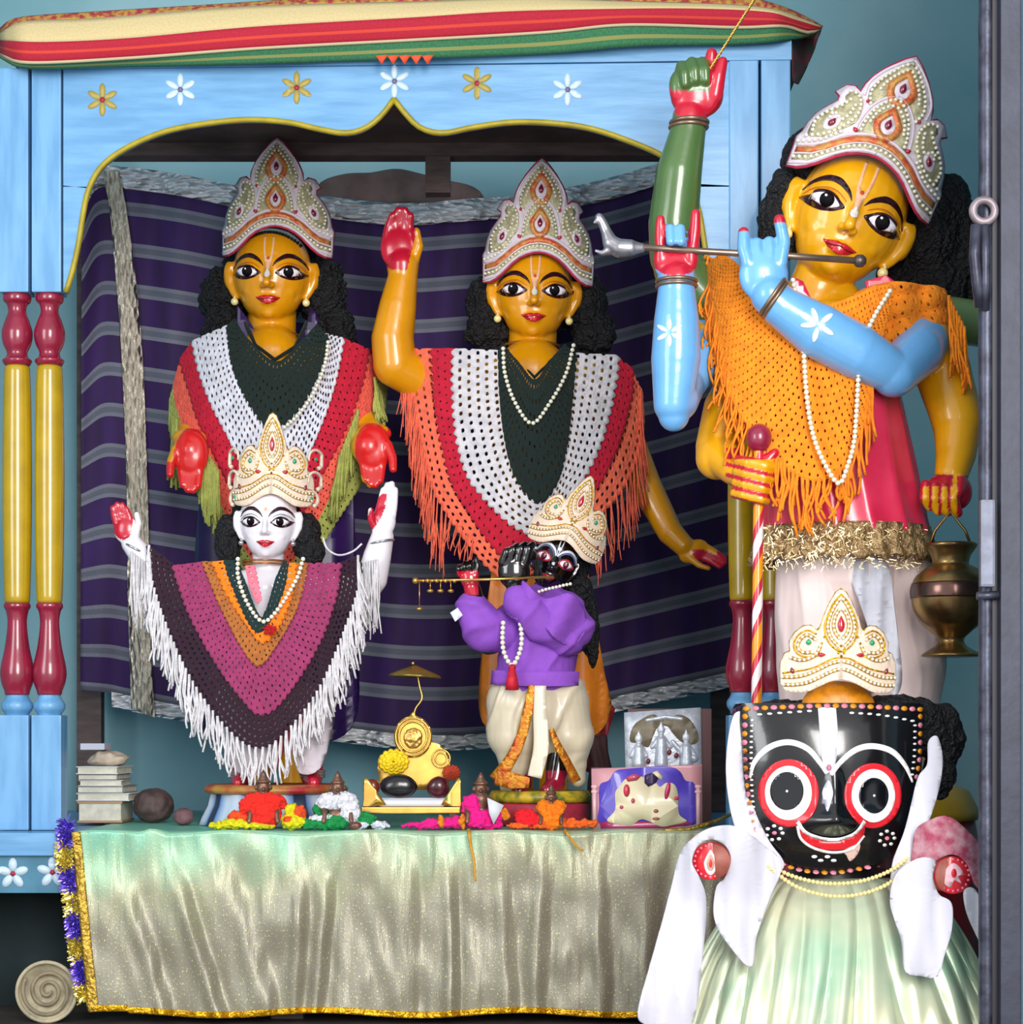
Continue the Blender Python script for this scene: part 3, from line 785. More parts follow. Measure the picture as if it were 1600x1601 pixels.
def head_clay(cl, fr, nose=1.0, ears=True, neck=38):
    k = fr.k; R = fr.R
    E = lambda x, h, d, rx, rd, rh: cl.ell(fr.w(x, h, d), (rx * k, rd * k, rh * fr.ky), R)
    E(0, 22, -18, 60, 58, 58)         # skull
    E(0, 0, -6, 59, 50, 62)           # face
    E(0, -28, -2, 47, 42, 42)         # jaw
    E(0, -46, 4, 31, 33, 27)          # chin mass
    E(0, -60, 24, 12, 9, 9)
    for s in (-1, 1):
        E(s * 25, -24, 17, 18, 15, 17)   # cheeks
        E(s * 32, 2, 34, 17, 10, 11)     # lids
    cl.chain([(fr.w(0, 8, 42), 4 * k), (fr.w(0, -8, 49), 5 * k), (fr.w(0, -20, 56), 6.6 * k)])
    for s in (-1, 1): E(s * 6.5, -23, 48, 5, 6, 4.5)
    E(0, -40, 38, 14, 6, 3.6); E(0, -47, 36, 11, 7, 4)
    if ears:
        for s in (-1, 1):
            cl.chain([(fr.w(s * 63, 18, -8), 7 * k), (fr.w(s * 68, 10, -8), 8 * k), (fr.w(s * 66, -6, -6), 8 * k), (fr.w(s * 60, -22, -4), 6 * k), (fr.w(s * 55, -31, -2), 5 * k)])
            E(s * 68, 4, -8, 8, 7, 22)
    if neck:
        cl.chain([(fr.w(0, -30, -22), neck * k), (fr.w(0, -80, -22), neck * k), (fr.w(0, -112, -24), neck * 1.15 * k)])

def face_paint(root, fr, bvh, skin_name, gaze=0.0, lidm=None, bigmark=True, brow=None, gap=0.0, tilak=None, ey=1.0):
    D = lambda nm, ol, m, off=.0006, st=5: decal(nm, ol, bvh, fr, m, root, st, off)
    for s in (-1, 1):
        f = lambda pts: [(s * (x + gap), h) for x, h in pts]
        rim = f([(11, -2), (16, 2.5), (24, 7.5), (33, 9.5), (43, 7.5), (51, 3.5), (59, 3), (53, -4), (45, -8.8), (34, -11), (23, -9.5), (16, -6)])
        o1 = D('eye', smooth_loop(rim, 48), M_eyel)
        wht = f([(17, -1.8), (24, 3.6), (32, 5.6), (41, 4), (49, -.5), (43, -5), (33, -7.2), (24, -6)])
        w = decal('eye_white', smooth_loop(wht, 40), bvh, fr, M_eyew, o1, 5, .0013)
        decal('iris', oval(s * (32 + gap) + gaze, -0.5, 7.6, 6.9 * ey, 24), bvh, fr, M_iris, o1, 5, .0020)
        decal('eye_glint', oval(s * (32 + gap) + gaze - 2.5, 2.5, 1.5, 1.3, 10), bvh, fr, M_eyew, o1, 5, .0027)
        D('eyelid_line', stroke(f([(12, 5), (22, 11.5), (34, 14.5), (47, 12), (57, 6)]), [0.8, 1.6, 2.2, 1.6, 0.8], 30), lidm or M_lid)
        D('eyebrow', stroke(f([(7, 8), (14, 17), (27, 25.5), (40, 26), (52, 20), (59, 12)]), [1, 5, 7.5, 7, 4.5, 1], 36), brow or M_eyel)
    up = smooth_loop([(-19, -38.5), (-11, -38.2), (-4.5, -37), (0, -38), (4.5, -37), (11, -38.2), (19, -38.5), (13.5, -43), (7.5, -47.5), (0, -49.5), (-7.5, -47.5), (-13.5, -43)], 48)
    lp = D('lips', up, M_lip, .0008, 4)
    decal('lip_line', stroke([(-17, -40.5), (-8, -42), (0, -41), (8, -42), (17, -40.5)], [.4, 1.2, 1.2, .4], 24), bvh, fr, mat_once('lip_line_paint', '#7c0c1a', .4), lp, 5, .0015)
    if tilak:
        T = tilak
        for s in (-1, 1):
            D('forehead_mark', stroke([(s * 7, 57), (s * 6.5, 38), (s * 5.5, 26), (s * 1.5, 14)], [3.6, 3.2, 3.2, 3], 20), T)
        D('forehead_mark', smooth_loop([(-7, 27), (0, 22), (7, 27), (4.5, 12), (3, 4), (0, -4), (-3, 4), (-4.5, 12)], 30), T, .0009)
        D('nose_mark', smooth_loop([(0, 2), (4, -6), (3, -11), (0, -13), (-3, -11), (-4, -6)], 24), M_tilakw, .0012, 3)
        D('forehead_dot', oval(0, 20, 2.4, 2.4, 12), M_red_dot, .0016)

_once = {}
def mat_once(n_, c, r=.5, **k):
    if n_ not in _once: _once[n_] = mat(n_, c, rough=r, **k)
    return _once[n_]
def smooth_loop(pts, n=48):
    q = [(*p, 0) for p in pts]; q = [q[-1]] + q + [q[0], q[1]]
    pts_ = [Vector(p) for p in q]; d = []
    for i in range(1, len(q) - 2):
        p0, p1, p2, p3 = pts_[i - 1:i + 3]
        for k in range(8):
            t = k / 8
            d.append(0.5 * ((2 * p1) + (p2 - p0) * t + (2 * p0 - 5 * p1 + 4 * p2 - p3) * t * t + (3 * p1 - p0 - 3 * p2 + p3) * t ** 3))
    return [(p.x, p.y) for p in d]

def earrings(root, fr, bvh=None, m=None):
    for s in (-1, 1):
        bm = bmesh.new(); sphere(bm, fr.w(s * 56, -40, 4), 6 * fr.k, 16, 12); tube(bm, [fr.w(s * 56, -30, 3), fr.w(s * 56, -36, 5)], 1.5 * fr.k, 6)
        obj('earring', bm, m or M_pearl_y, root)

# ---- crowns: a stiff beaded board bent round the brow
def mirror(half): return [(x, h) for x, h in half] + [(-x, h) for x, h in reversed(half) if abs(x) > 1e-6]
def crown_map(fr, bend=104.0, lean=0.06, d0=46):
    def f(x, h, d=0.0):
        xx = max(-bend * .985, min(bend * .985, x))
        dd = d0 - (bend - math.sqrt(bend * bend - xx * xx)) * 1.0 - lean * h
        nx = xx / bend; nd = math.sqrt(1 - nx * nx)
        return fr.w(x + nx * d, h, dd + nd * d)
    return f
def crown_piece(name, outline, f, d, th, m, parent, step=7):
    bm = sheet(outline, step, 400); map_bm(bm, lambda x, y: f(x, y, d)); face_viewer(bm)
    return link_mesh(name, thicken(bm, th), m, parent)
def drop(cx, cy, w, h, rot=0.0, n=20):
    pts = []
    for i in range(n):
        a = 2 * PI * i / n; y = math.cos(a); x = math.sin(a) * (1 - 0.45 * max(0, y)) 
        x *= (1 - .35 * max(0, y) ** 2)
        pts.append((x * w, y * h))
    c, s = math.cos(rot), math.sin(rot)
    return [(cx + x * c - y * s, cy + x * s + y * c) for x, y in pts]
def gem(cx, cy, w, h, f, d, m, parent, rot=0.0, k=0.001):
    bm = bmesh.new(); ol = drop(cx, cy, w, h, rot); r0 = [bm.verts.new(f(x, y, d)) for x, y in ol]
    r1 = [bm.verts.new(f(lerp(cx, x, .8), lerp(cy, y, .8), d + 2.0)) for x, y in ol]; r2 = [bm.verts.new(f(lerp(cx, x, .4), lerp(cy, y, .4), d + 3.0)) for x, y in ol]
    c = bm.verts.new(f(cx, cy, d + 3.3)); n = len(ol)
    for i in range(n):
        j = (i + 1) % n; bm.faces.new((r0[i], r0[j], r1[j], r1[i])); bm.faces.new((r1[i], r1[j], r2[j], r2[i])); bm.faces.new((r2[i], r2[j], c))
    bm.faces.new(list(reversed(r0)))
    bmesh.ops.recalc_face_normals(bm, faces=bm.faces[:])
    return obj('gem', bm, m, parent)
def bead_rows(name, rows, f, d, r, sp, m, parent, k):
    bm = bmesh.new()
    for pts in rows:
        for p in cr([(*q, 0) for q in pts], max(2, int(sum((Vector(b) - Vector(a)).length for a, b in zip(pts, pts[1:])) / sp) + 1)):
            ico(bm, f(p.x, p.y, d), r * k, 2)
    return obj(name, bm, m, parent)
def line_rows(name, rows, f, d, w, m, parent, k):
    bm = bmesh.new()
    for pts in rows:
        n = max(6, int(len(pts) * 6)); c = cr([(*q, 0) for q in pts], n); tube(bm, [f(p.x, p.y, d) for p in c], w * k, 6)
    return obj(name, bm, m, parent)
def both(rows): return rows + [[(-x, h) for x, h in r] for r in rows]
M_felt = mat('crimson_felt', '#b01f45', rough=.8, var=.2, vscale=80)
M_cwhite = mat('white_satin_cord_board', '#ddd0da', rough=.5, var=.08, vscale=60, bump=.5, bscale=200)
M_khaki = mat('champagne_bead_ground', '#b8b08c', rough=.45, metal=.2, var=.3, vscale=90, bump=.8, bscale=220)
M_orange_s = mat('orange_sequins', '#cc5230', rough=.4, metal=.15, col2='#c9924a', vscale=70, bump=.8, bscale=180)
M_rust = mat('rust_braid', '#b9603c', rough=.5, metal=.2, var=.3, vscale=80)

HA = [(0, 137), (10, 128), (22, 114), (33, 98), (39, 84), (41, 71), (49, 77), (58, 76), (66, 66), (60, 61), (60, 54), (68, 45), (76, 35), (81, 22), (83, 8), (87, 2), (86, -10), (85, -39), (76, -40), (67, -37), (58, -31), (50, -24), (41, -16), (31, -9), (20, -4), (9, -1), (0, 0)]
def crown_a(label, fr, cat='crown', group=None):
    root = thing('beaded_crown', label, cat, fr.w(0, -20, 0), group)
    f = crown_map(fr); k = fr.k
    full = mirror(HA)
    def grow(ol, g):
        out = []
        n = len(ol)
        for i in range(n):
            a, b, c = Vector(ol[i - 1]), Vector(ol[i]), Vector(ol[(i + 1) % n]); t = (c - a).normalized(); nrm = Vector((-t.y, t.x)); p = b + nrm * g; out.append((p.x, p.y))
        return out
    crown_piece('felt_backing', grow(full, 2.6), f, -1.8, 1.8 * k, M_felt, root)
    crown_piece('crown_board', full, f, 0, 2.2 * k, M_cwhite, root)
    # champagne grounds
    up = [(0, 128), (8, 121), (18, 108), (27, 94), (33, 80), (33, 70), (28, 60), (20, 50), (0, 78)]
    g = []
    crown_piece('bead_ground', mirror([(0, 128), (9, 119), (19, 106), (28, 91), (33, 78), (32, 68), (28, 58), (22, 62), (16, 70), (8, 77), (0, 80)]), f, 1.6, .8 * k, M_khaki, root)
    crown_piece('bead_ground', mirror([(0, 76), (8, 72), (17, 63), (23, 50), (27, 34), (28, 20), (20, 20), (10, 23), (0, 24)]), f, 1.6, .8 * k, M_khaki, root)
    for s in (-1, 1):
        lf = [(s * x, h) for x, h in [(48, 69), (40, 67), (34, 58), (32, 44), (34, 30), (42, 20), (54, 6), (66, 2), (76, 4), (76, 22), (70, 34), (58, 46), (52, 54), (54, 62)]]
        crown_piece('bead_ground', smooth_loop(lf), f, 1.6, .8 * k, M_khaki, root)
    crown_piece('sequin_band', mirror([(0, 21), (14, 19.5), (28, 14.5), (42, 6), (54, -4), (66, -12), (82, -14), (82, -21), (66, -20), (52, -12), (38, 0), (26, 7), (14, 11.5), (0, 13)]), f, 1.6, .9 * k, M_orange_s, root)
    crown_piece('bead_ground', mirror([(0, 11), (14, 9.5), (26, 5), (38, -2.5), (50, -12.5), (64, -22), (82, -24), (82, -32), (66, -31), (50, -21), (36, -9.5), (24, -3), (12, 1.5), (0, 3)]), f, 1.6, .8 * k, M_khaki, root)
    for cy, w, h in ((92, 17, 26), (42, 16, 23)):
        ol = drop(0, cy, w, h); il = drop(0, cy - 1, w * .52, h * .56)
        bm = bmesh.new(); a = [bm.verts.new(f(x, y, 2.6)) for x, y in ol]; b = [bm.verts.new(f(x, y, 2.6)) for x, y in il]
        for i in range(len(a)): bm.faces.new((a[i], a[(i + 1) % len(a)], b[(i + 1) % len(a)], b[i]))
        face_viewer(bm); link_mesh('sequin_ring', thicken(bm, 1.2 * k), M_orange_s, root)
        crown_piece('gem_mount', il, f, 2.2, .9 * k, M_cwhite, root)
        gem(0, cy, 4.2, 7.5, f, 2.8, M_gem_d, root)
    for s in (-1, 1):
        gem(s * 56, 24, 3.6, 6.5, f, 2.8, M_gem_d, root, rot=s * .35)
        crown_piece('gem_mount', oval(s * 57, 25, 7.5, 12, 20, s * .35), f, 2.0, .8 * k, M_cwhite, root)
        gem(s * 31, 22, 3, 4, f, 1.2, M_gem, root, rot=-s * .8); gem(s * 30, 62, 2.2, 3, f, 1.2, M_gem, root)
    rows = both([[(0, 126), (8, 120), (16, 109), (24, 96), (29, 83), (30, 72), (26, 60)],
                 [(3, 75), (9, 70), (16, 61), (21, 49), (24, 36), (25, 24)],
                 [(50, 69), (42, 67), (36, 58), (34, 45), (37, 33), (43, 23), (52, 12), (64, 5), (76, 2)],
                 [(47, 58), (52, 50), (60, 42), (68, 33), (73, 22), (72, 10)],
                 [(3, 7), (12, 6), (24, 1.5), (36, -5.5), (48, -15), (60, -24), (68, -27.5), (80, -28)],
                 [(40, 52), (42, 40), (48, 30), (58, 38), (60, 30)], [(3, 66), (10, 60), (16, 50), (19, 38)], [(3, 116), (11, 106), (18, 94), (22, 82)], [(44, 14), (56, 2), (68, -4), (82, -6)]])
    bead_rows('pearl_beading', rows, f, 3.2, 2.15, 5.5, M_pearl, root, k)
    line_rows('white_cording', both([[(0, 132), (14, 120), (27, 104), (36, 86), (36, 68)], [(0, 80), (12, 74), (24, 58), (30, 36), (31, 20)], [(0, 24), (14, 22), (30, 16), (44, 8), (56, -3), (68, -9), (82, -11)], [(0, 2), (12, .5), (26, -4.5), (40, -13.5), (54, -25), (66, -34), (84, -36)]]), f, 1.6, 1.7, M_cwhite, root, k)
    return root

HB = [(0, 139), (9, 133), (20, 114), (28, 95), (33, 80), (38, 76), (46, 83), (58, 82), (71, 72), (79, 58), (78, 44), (86, 40), (92, 24), (92, -4), (86, -16), (70, -20), (52, -19), (36, -12), (18, -4), (0, 0)]
M_cream = mat('cream_satin_board', '#e2cdb8', rough=.5, var=.08, vscale=60, bump=.5, bscale=200)
def crown_b(label, fr, curls=False, bend=112):
    root = thing('cream_crown', label, 'crown', fr.w(0, -10, 0))
    f = crown_map(fr, bend=bend); k = fr.k
    full = mirror(HB)
    crown_piece('gold_backing', [(x * 1.02, h * 1.015 + 0.8) for x, h in full], f, -1.6, 1.6 * k, M_goldbright, root)
    crown_piece('crown_board', smooth_loop(full), f, 0, 2.2 * k, M_cream, root)
    if curls:
        for s in (-1, 1):
            for (cx, cy, r, m) in ((97, 66, 16, M_gemg), (96, 28, 15, M_gem), (90, -4, 13, M_gemg)):
                bm = bmesh.new(); pts = [f(s * min(106, cx - r + r * (1 + math.cos(a)) * .9), cy + r * math.sin(a), 0) for a in [-.4 * PI + i * 1.5 * PI / 20 for i in range(21)]]
                tube(bm, pts, [lerp(5, 2.6, i / 20) * k for i in range(21)], 8); obj('curl', bm, M_cream, root)
                gem(s * (cx - 3), cy, 3, 4, f, 1.5, m, root)
    line_rows('gold_cording', both([[(0, 132), (12, 118), (22, 96), (26, 78), (20, 58), (8, 46), (0, 43)], [(38, 70), (52, 76), (66, 68), (72, 52), (64, 38), (46, 34), (30, 40)], [(0, 34), (14, 32), (30, 24), (50, 16), (88, 10)]]), f, 1.8, 1.5, M_goldbright, root, k)
    rows = both([[(3, 124), (11, 112), (18, 96), (21, 80), (16, 64), (6, 52)], [(3, 108), (9, 98), (12, 84), (9, 72), (3, 64)],
                 [(40, 62), (52, 69), (62, 62), (66, 50), (58, 42), (44, 42)], [(32, 52), (38, 40), (50, 32), (64, 30), (76, 34)],
                 [(4, 28), (18, 24), (34, 16), (52, 8), (70, 4), (88, 4)], [(4, 16), (18, 11), (34, 3), (52, -5), (70, -8), (86, -8)]])
    line_rows('gold_bead_ground', rows, f, 1.2, 3.3, mat_once('gold_braid_ground', '#c79a4a', .4, metal=.4, var=.3, vscale=80), root, k)
    bead_rows('pearl_beading', rows, f, 4.0, 2.6, 6.6, M_pearl, root, k)
    bead_rows('gold_beading', both([[(0, 52), (6, 44), (0, 36)], [(26, 66), (30, 56)]]), f, 2.8, 2.2, 5.5, M_goldbright, root, k)
    gem(0, 86, 6, 13, f, 2.2, M_gem, root)
    for s in (-1, 1):
        gem(s * 50, 58, 4.5, 5, f, 2.2, M_gemg, root); gem(s * 30, 38, 3.6, 6.5, f, 2.2, M_gem, root, rot=s * 1.5); gem(s * 74, 14, 3.2, 5.5, f, 2.2, M_gem_d, root, rot=-s * .3)
    return root

# ---- crochet
def crochet(name, A, B, Yf, m, parent, cell=11.0, nrow=None, hole=0.5, scallop=3.5, thick=0.005, lift=0.0, holes=True, jit=0.6, scA=0.0):
    """open-work band between two traced edges A (inner) and B (outer); the holes are real"""
    la = sum(math.dist(a, b) for a, b in zip(A, A[1:])); lb = sum(math.dist(a, b) for a, b in zip(B, B[1:]))
    ncell = max(4, int(max(la, lb) / cell)); nc = ncell * 4
    ca = cr([(*p, 0) for p in A], nc + 1); cb = cr([(*p, 0) for p in B], nc + 1)
    wid = sum((a - b).length for a, b in zip(ca, cb)) / len(ca)
    nr = nrow or max(1, int(round(wid / (cell * 0.9)))); rows = nr * 3
    bm = bmesh.new(); g = []
    rnd = random.Random(sum(map(ord, name)))
    for j in range(rows + 1):
        t = j / rows; row = []
        for i in range(nc + 1):
            p = ca[i].lerp(cb[i], t); dirv = (cb[i] - ca[i]); dirv = dirv.normalized() if dirv.length > 1e-3 else Vector((0, 1, 0))
            if j == rows and scallop: p = p + dirv * scallop * abs(math.sin(PI * i / 4))
            if j == 0 and scA: p = p - dirv * scA * abs(math.sin(PI * i / 4))
            x = p.x + rnd.uniform(-jit, jit); y = p.y + rnd.uniform(-jit, jit)
            puff = 1.0 * abs(math.sin(PI * j / 3)) * .001
            row.append(bm.verts.new(P(x, y, Yf(x, y) - lift - puff)))
        g.append(row)
    for j in range(rows):
        for i in range(nc):
            if holes and j % 3 == 1 and ((i + 2 * ((j // 3) % 2)) % 4) in ((1, 2) if hole > .6 else (1,)) and wid > 8: continue
            bm.faces.new((g[j][i], g[j][i + 1], g[j + 1][i + 1], g[j + 1][i]))
    face_viewer(bm)
    me = eval_mesh(bm, [('SUBSURF', dict(levels=1)), ('SOLIDIFY', dict(thickness=thick, offset=1.0))])
    return link_mesh(name, me, m, parent)
def yarn(name, c, rough=.9): return mat(name, c, rough=rough, var=.16, vscale=60, bump=.9, bscale=170, bdist=.003, sheen=.04)
def fringe(name, roots, Yf, m, parent, length=60, spread=8, r=1.1, strands=3, seed=1, curl=5, lenf=None, dirf=None):
    """loose yarn ends knotted along an edge"""
    rnd = random.Random(seed); bm = bmesh.new()
    for n_, (x, y) in enumerate(roots):
        L = (lenf(x, y) if lenf else length)
        dx0 = dirf(x, y) if dirf else 0
        for s in range(strands):
            l = L * rnd.uniform(.7, 1.08); sx = rnd.uniform(-spread, spread) + dx0; ph = rnd.uniform(0, 6); cu = rnd.uniform(.3, 1) * curl
            pts = []
            for i in range(8):
                t = i / 7; xx = x + sx * t + cu * math.sin(ph + 4 * t) * t; yy = y + l * t
                Y = Yf(x, y) - .004 + .006 * math.sin(ph + 3 * t) * t
                pts.append(P(xx, yy, Y))
            k = Yf(x, y) / F
            tube(bm, pts, [r * k * (1.3 if i == 0 else 1) for i in range(8)], 5)
    return tag(obj(name, bm, m, parent), kind='stuff')

def necklace(label, pts2, Yf, m, r=4.0, sp=8.2, pend=None, name='pearl_necklace', n=60, off=.006):
    c = cr([(*p, 0) for p in pts2], n); pts = [P(p.x, p.y, Yf(p.x, p.y) - off) for p in c]
    k = pts[0].y / F
    root = thing(name, label, 'necklace', min(pts, key=lambda p: p.z))
    bm = bmesh.new(); beads(bm, pts, r * k, sp * k, 2); obj('bead_string', bm, m, root)
    if pend:
        px, py, kind = pend
        if kind == 'tassel':
            bm = bmesh.new(); Y = Yf(px, py) - off - .006; sphere(bm, P(px, py - 14, Y), 6 * k, 12, 8); tube(bm, [P(px, py - 12, Y), P(px, py + 4, Y - .003), P(px, py + 20, Y)], [5 * k, 9 * k, 11 * k], 14)
            obj('tassel', bm, mat_once('red_silk_tassel', '#c4142c', .7, var=.3, vscale=120), root)
    return root
def torso_depth(cx, hw, dep, Y0, cyt=None, pw=2.0, slope=0.0):
    """front of a rounded torso: nearer in the middle, falling away at the sides"""
    def f(x, y):
        u = abs(x - cx) / hw
        w = min(1.0, u)
        d = dep * (1 - w ** pw) ** .5 if w < 1 else 0
        return Y0 - d - slope * (y - (cyt or 0)) + max(0, u - 1) * .05
    return f
def hair(parent, blobs, voxel=.006, name='hair', m=None, amp=.012, fsc=55):
    cl = Clay()
    for c, r in blobs: cl.ell(c, r)
    me = cl.cast(voxel, 1)
    displace(me, lambda px, py, co: amp * (noise.noise(co * fsc) + .5 * noise.noise(co * fsc * 2.3)))
    return link_mesh(name, me, m or M_hair, parent)
# ================================================================== statue with both palms lowered (left, behind)
def ring(bm, c, r1, r2, M, th):
    tube(bm, [Vector(c) + M @ Vector((r1 * math.cos(a), r2 * math.sin(a), 0)) for a in [2 * PI * i / 32 for i in range(32)]], th, 8, closed=True)

def col_paint(me, rules, base):
    """rules: list of (test(px, py, co) -> bool, colour), later ones win"""
    def f(co):
        k = F / co.y; px = 800 + co.x * k; py = HORIZON - (co.z - EYE) * k; c = base
        for t, cc in rules:
            if t(px, py, co): c = cc
        return c
    paint(me, f)
def inell(cx, cy, rx, ry, rot=0):
    c, s = math.cos(rot), math.sin(rot)
    return lambda px, py, co=None: (((px - cx) * c + (py - cy) * s) / rx) ** 2 + ((-(px - cx) * s + (py - cy) * c) / ry) ** 2 < 1

def statue_yellow_left():
    Y = 4.42; k = Y / F
    root = thing('painted_statue', 'yellow-faced statue with both red palms lowered, standing behind the white-faced statue', 'statue', P(430, 1290, Y))
    J = lambda px, py, d=0: P(px, py, Y - d * k)
    fr = Frame(419, 424, Y, rot=1.0, sc=1.0, dref=42)
    cl = Clay(); head_clay(cl, fr)
    cl.chain([(J(425, 560), 52 * k), (J(425, 640), 70 * k), (J(430, 740), 62 * k), (J(430, 830), 60 * k), (J(430, 1000), 62 * k)])
    cl.chain([(J(425, 575, -4), 50 * k), (J(345, 590, -6), 44 * k)]); cl.chain([(J(425, 575, -4), 50 * k), (J(520, 590, -6), 44 * k)])
    # arms, forearms coming forward, palms facing the viewer
    cl.chain([(J(335, 590, -6), 42 * k), (J(308, 660, 0), 34 * k), (J(300, 700, 40), 30 * k), (J(298, 706, 90), 27 * k)])
    cl.chain([(J(525, 590, -6), 42 * k), (J(562, 650, 0), 34 * k), (J(574, 690, 40), 31 * k), (J(578, 700, 90), 28 * k)])
    def hand(cx, cy, s, d):
        cl.ell(J(cx, cy - 8, d), (28 * k, 15 * k, 36 * k)); cl.ell(J(cx + s * 2, cy - 32, d - 12), (27 * k, 16 * k, 16 * k))
        for q, (dx, ln) in enumerate(((-15, 34), (-5, 42), (5, 43), (15, 36))):
            cl.chain([(J(cx + dx, cy + 6, d), 7.5 * k), (J(cx + dx * .9, cy + 6 + ln * .55, d + 3), 6.6 * k), (J(cx + dx * .8, cy + 6 + ln, d + 9), 5.6 * k)])
        cl.chain([(J(cx + s * 22, cy - 14, d + 4), 9 * k), (J(cx + s * 31, cy + 6, d + 12), 7 * k), (J(cx + s * 32, cy + 24, d + 18), 6 * k)])
    hand(298, 718, -1, 100); hand(583, 710, 1, 100)
    for cx in (400, 462): cl.chain([(J(cx, 1000), 34 * k), (J(cx, 1180), 26 * k), (J(cx, 1244), 22 * k), (J(cx, 1256, 30), 18 * k)])
    cl.ell(J(430, 990), (66 * k, 50 * k, 60 * k))
    me = cl.cast(.0032, 4)
    col_paint(me, [(lambda px, py, co: (inell(300, 722, 29, 54)(px, py) or (px < 285 and py > 722)) and 640 < py < 800 and co.y < Y - 60 * k, C_RED2),
                   (lambda px, py, co: (inell(590, 716, 33, 56, -.25)(px, py) or px > 606) and 640 < py < 800 and co.y < Y - 60 * k, C_RED2)], C_Y)
    body = link_mesh('statue_body', me, M_skin, root)
    w_bvh = BVHTree.FromPolygons([v.co + ORI[root.name] for v in me.vertices], [tuple(p.vertices) for p in me.polygons])
    face_paint(root, fr, w_bvh, 'y', tilak=M_tilak)
    earrings(root, fr)
    bm = bmesh.new(); ring(bm, J(426, 527, -22), 45 * k, 44 * k, Matrix.Identity(3), 2.4 * k); obj('choker', bm, mat_once('copper_wire', '#b0703a', .3, metal=.6), root)
    hair(root, [(J(350, 470, -40), (36 * k, 36 * k, 56 * k)), (J(352, 530, -34), (36 * k, 30 * k, 40 * k)), (J(505, 460, -40), (36 * k, 36 * k, 60 * k)), (J(522, 520, -40), (34 * k, 30 * k, 46 * k)), (J(535, 560, -50), (26 * k, 26 * k, 40 * k)), (J(425, 420, -55), (76 * k, 42 * k, 86 * k))])
    # stray curls on the brow
    bm = bmesh.new()
    for i in range(22):
        x = -47 + i * 4.4; h = 64 - (x / 52) ** 2 * 22
        ico(bm, on_skin(w_bvh, fr, x, h, .002), 3.2 * k, 1)
    obj('brow_curls', bm, M_hair, root)
    # dark violet undergarment with a sheen at neck, robe below
    Yr = torso_depth(430, 118, .10, Y + .02)
    M_robe = mat('deep_violet_satin', '#2b1250', rough=.35, var=.4, vscale=9)
    cloth('violet_robe', smooth_loop([(330, 640), (520, 640), (548, 720), (556, 860), (560, 1000), (548, 1140), (430, 1168), (316, 1140), (305, 1000), (306, 860), (318, 740)], 60), lambda x, y: Y + .0 - .075 * max(0, 1 - ((x - 430) / 135) ** 2) ** .5 - .006 * math.sin(x * .16), M_robe, root, 12)
    cloth('violet_collar', [(372, 478), (392, 505), (412, 540), (390, 545), (368, 520)], lambda x, y: Y - .03, M_robe, root, 12)
    cloth('violet_collar', [(488, 480), (500, 500), (484, 540), (462, 545), (476, 515)], lambda x, y: Y - .03, M_robe, root, 12)
    # crochet shawl
    sh = obj('shawl', (lambda b: (tube(b, [J(383, 503, 20), J(400, 540, 46), J(430, 562, 60), J(462, 542, 46), J(480, 503, 20)], 3 * k, 8), b)[1])(bmesh.new()), yarn('dark_green_yarn', '#061c18'), root)
    Yf = torso_depth(430, 172, .155, Y + .035, pw=2.3)
    C0 = [(366, 500), (388, 530), (432, 566), (470, 535), (496, 508)]
    Cg = [(358, 508), (366, 570), (392, 630), (428, 668), (470, 632), (500, 572), (510, 522)]
    Cw = [(304, 532), (318, 590), (348, 660), (430, 800), (485, 700), (518, 610), (534, 528)]
    Cr = [(284, 560), (298, 606), (328, 690), (425, 850), (512, 720), (556, 620), (574, 545)]
    Cc = [(274, 600), (280, 640), (318, 730), (425, 900), (530, 750), (574, 660), (590, 570)]
    crochet('green_crochet_band', C0, Cg, Yf, yarn('bottle_green_yarn', '#061c18'), sh, 12, hole=.5, lift=.012, scallop=6)
    crochet('white_crochet_band', Cg, Cw, Yf, yarn('white_yarn', '#d3d3df'), sh, 12.5, hole=.65, lift=.008, scallop=6)
    crochet('red_crochet_band', Cw, Cr, Yf, yarn('crimson_yarn', '#bf0d30'), sh, 12, hole=.3, lift=.004, scallop=6)
    crochet('coral_crochet_band', Cr, Cc, Yf, yarn('coral_yarn', '#ef5e4c'), sh, 10, hole=.4)
    M_ol = yarn('yellow_green_yarn', '#a3a852')
    crochet('yellow_green_edging', Cc, [(268, 625), (270, 680), (305, 760), (425, 925), (540, 790), (590, 690), (604, 590)], Yf, M_ol, sh, 10, hole=.4)
    Yfr = lambda x, y: Yf(x, y) - .035
    fringe('fringe', [(270 + i * 2.0, 652 + i * 1.0) for i in range(4)] + [(314 + i * 2.4, 690 + i * 4) for i in range(12)], Yfr, M_ol, sh, 105, 5, 2.2, 4, 3)
    fringe('fringe', [(586 + i * 1.8, 590 + i * 5) for i in range(6)], Yfr, M_ol, sh, 70, 6, 2.2, 3, 5, dirf=lambda x, y: 4)
    fringe('fringe', [(560 - i * 3.5, 640 + i * 9) for i in range(9)], Yfr, M_ol, sh, 105, 6, 2.3, 4, 9, dirf=lambda x, y: -10)
    # sequins among the dark green stitches
    cf = crown_a('tall pearl-beaded crown with red gems on the yellow statue behind the white-faced one', Frame(430, 352, Y, rot=1.2, sc=1.0, dref=45))
    necklace('long pearl necklace on the shawl of the statue behind the white-faced one', [(513, 535), (508, 570), (490, 615), (465, 650), (440, 672)], Yf, M_pearl, 3.2, 6.4, off=.022)
    return root
statue_yellow_left()

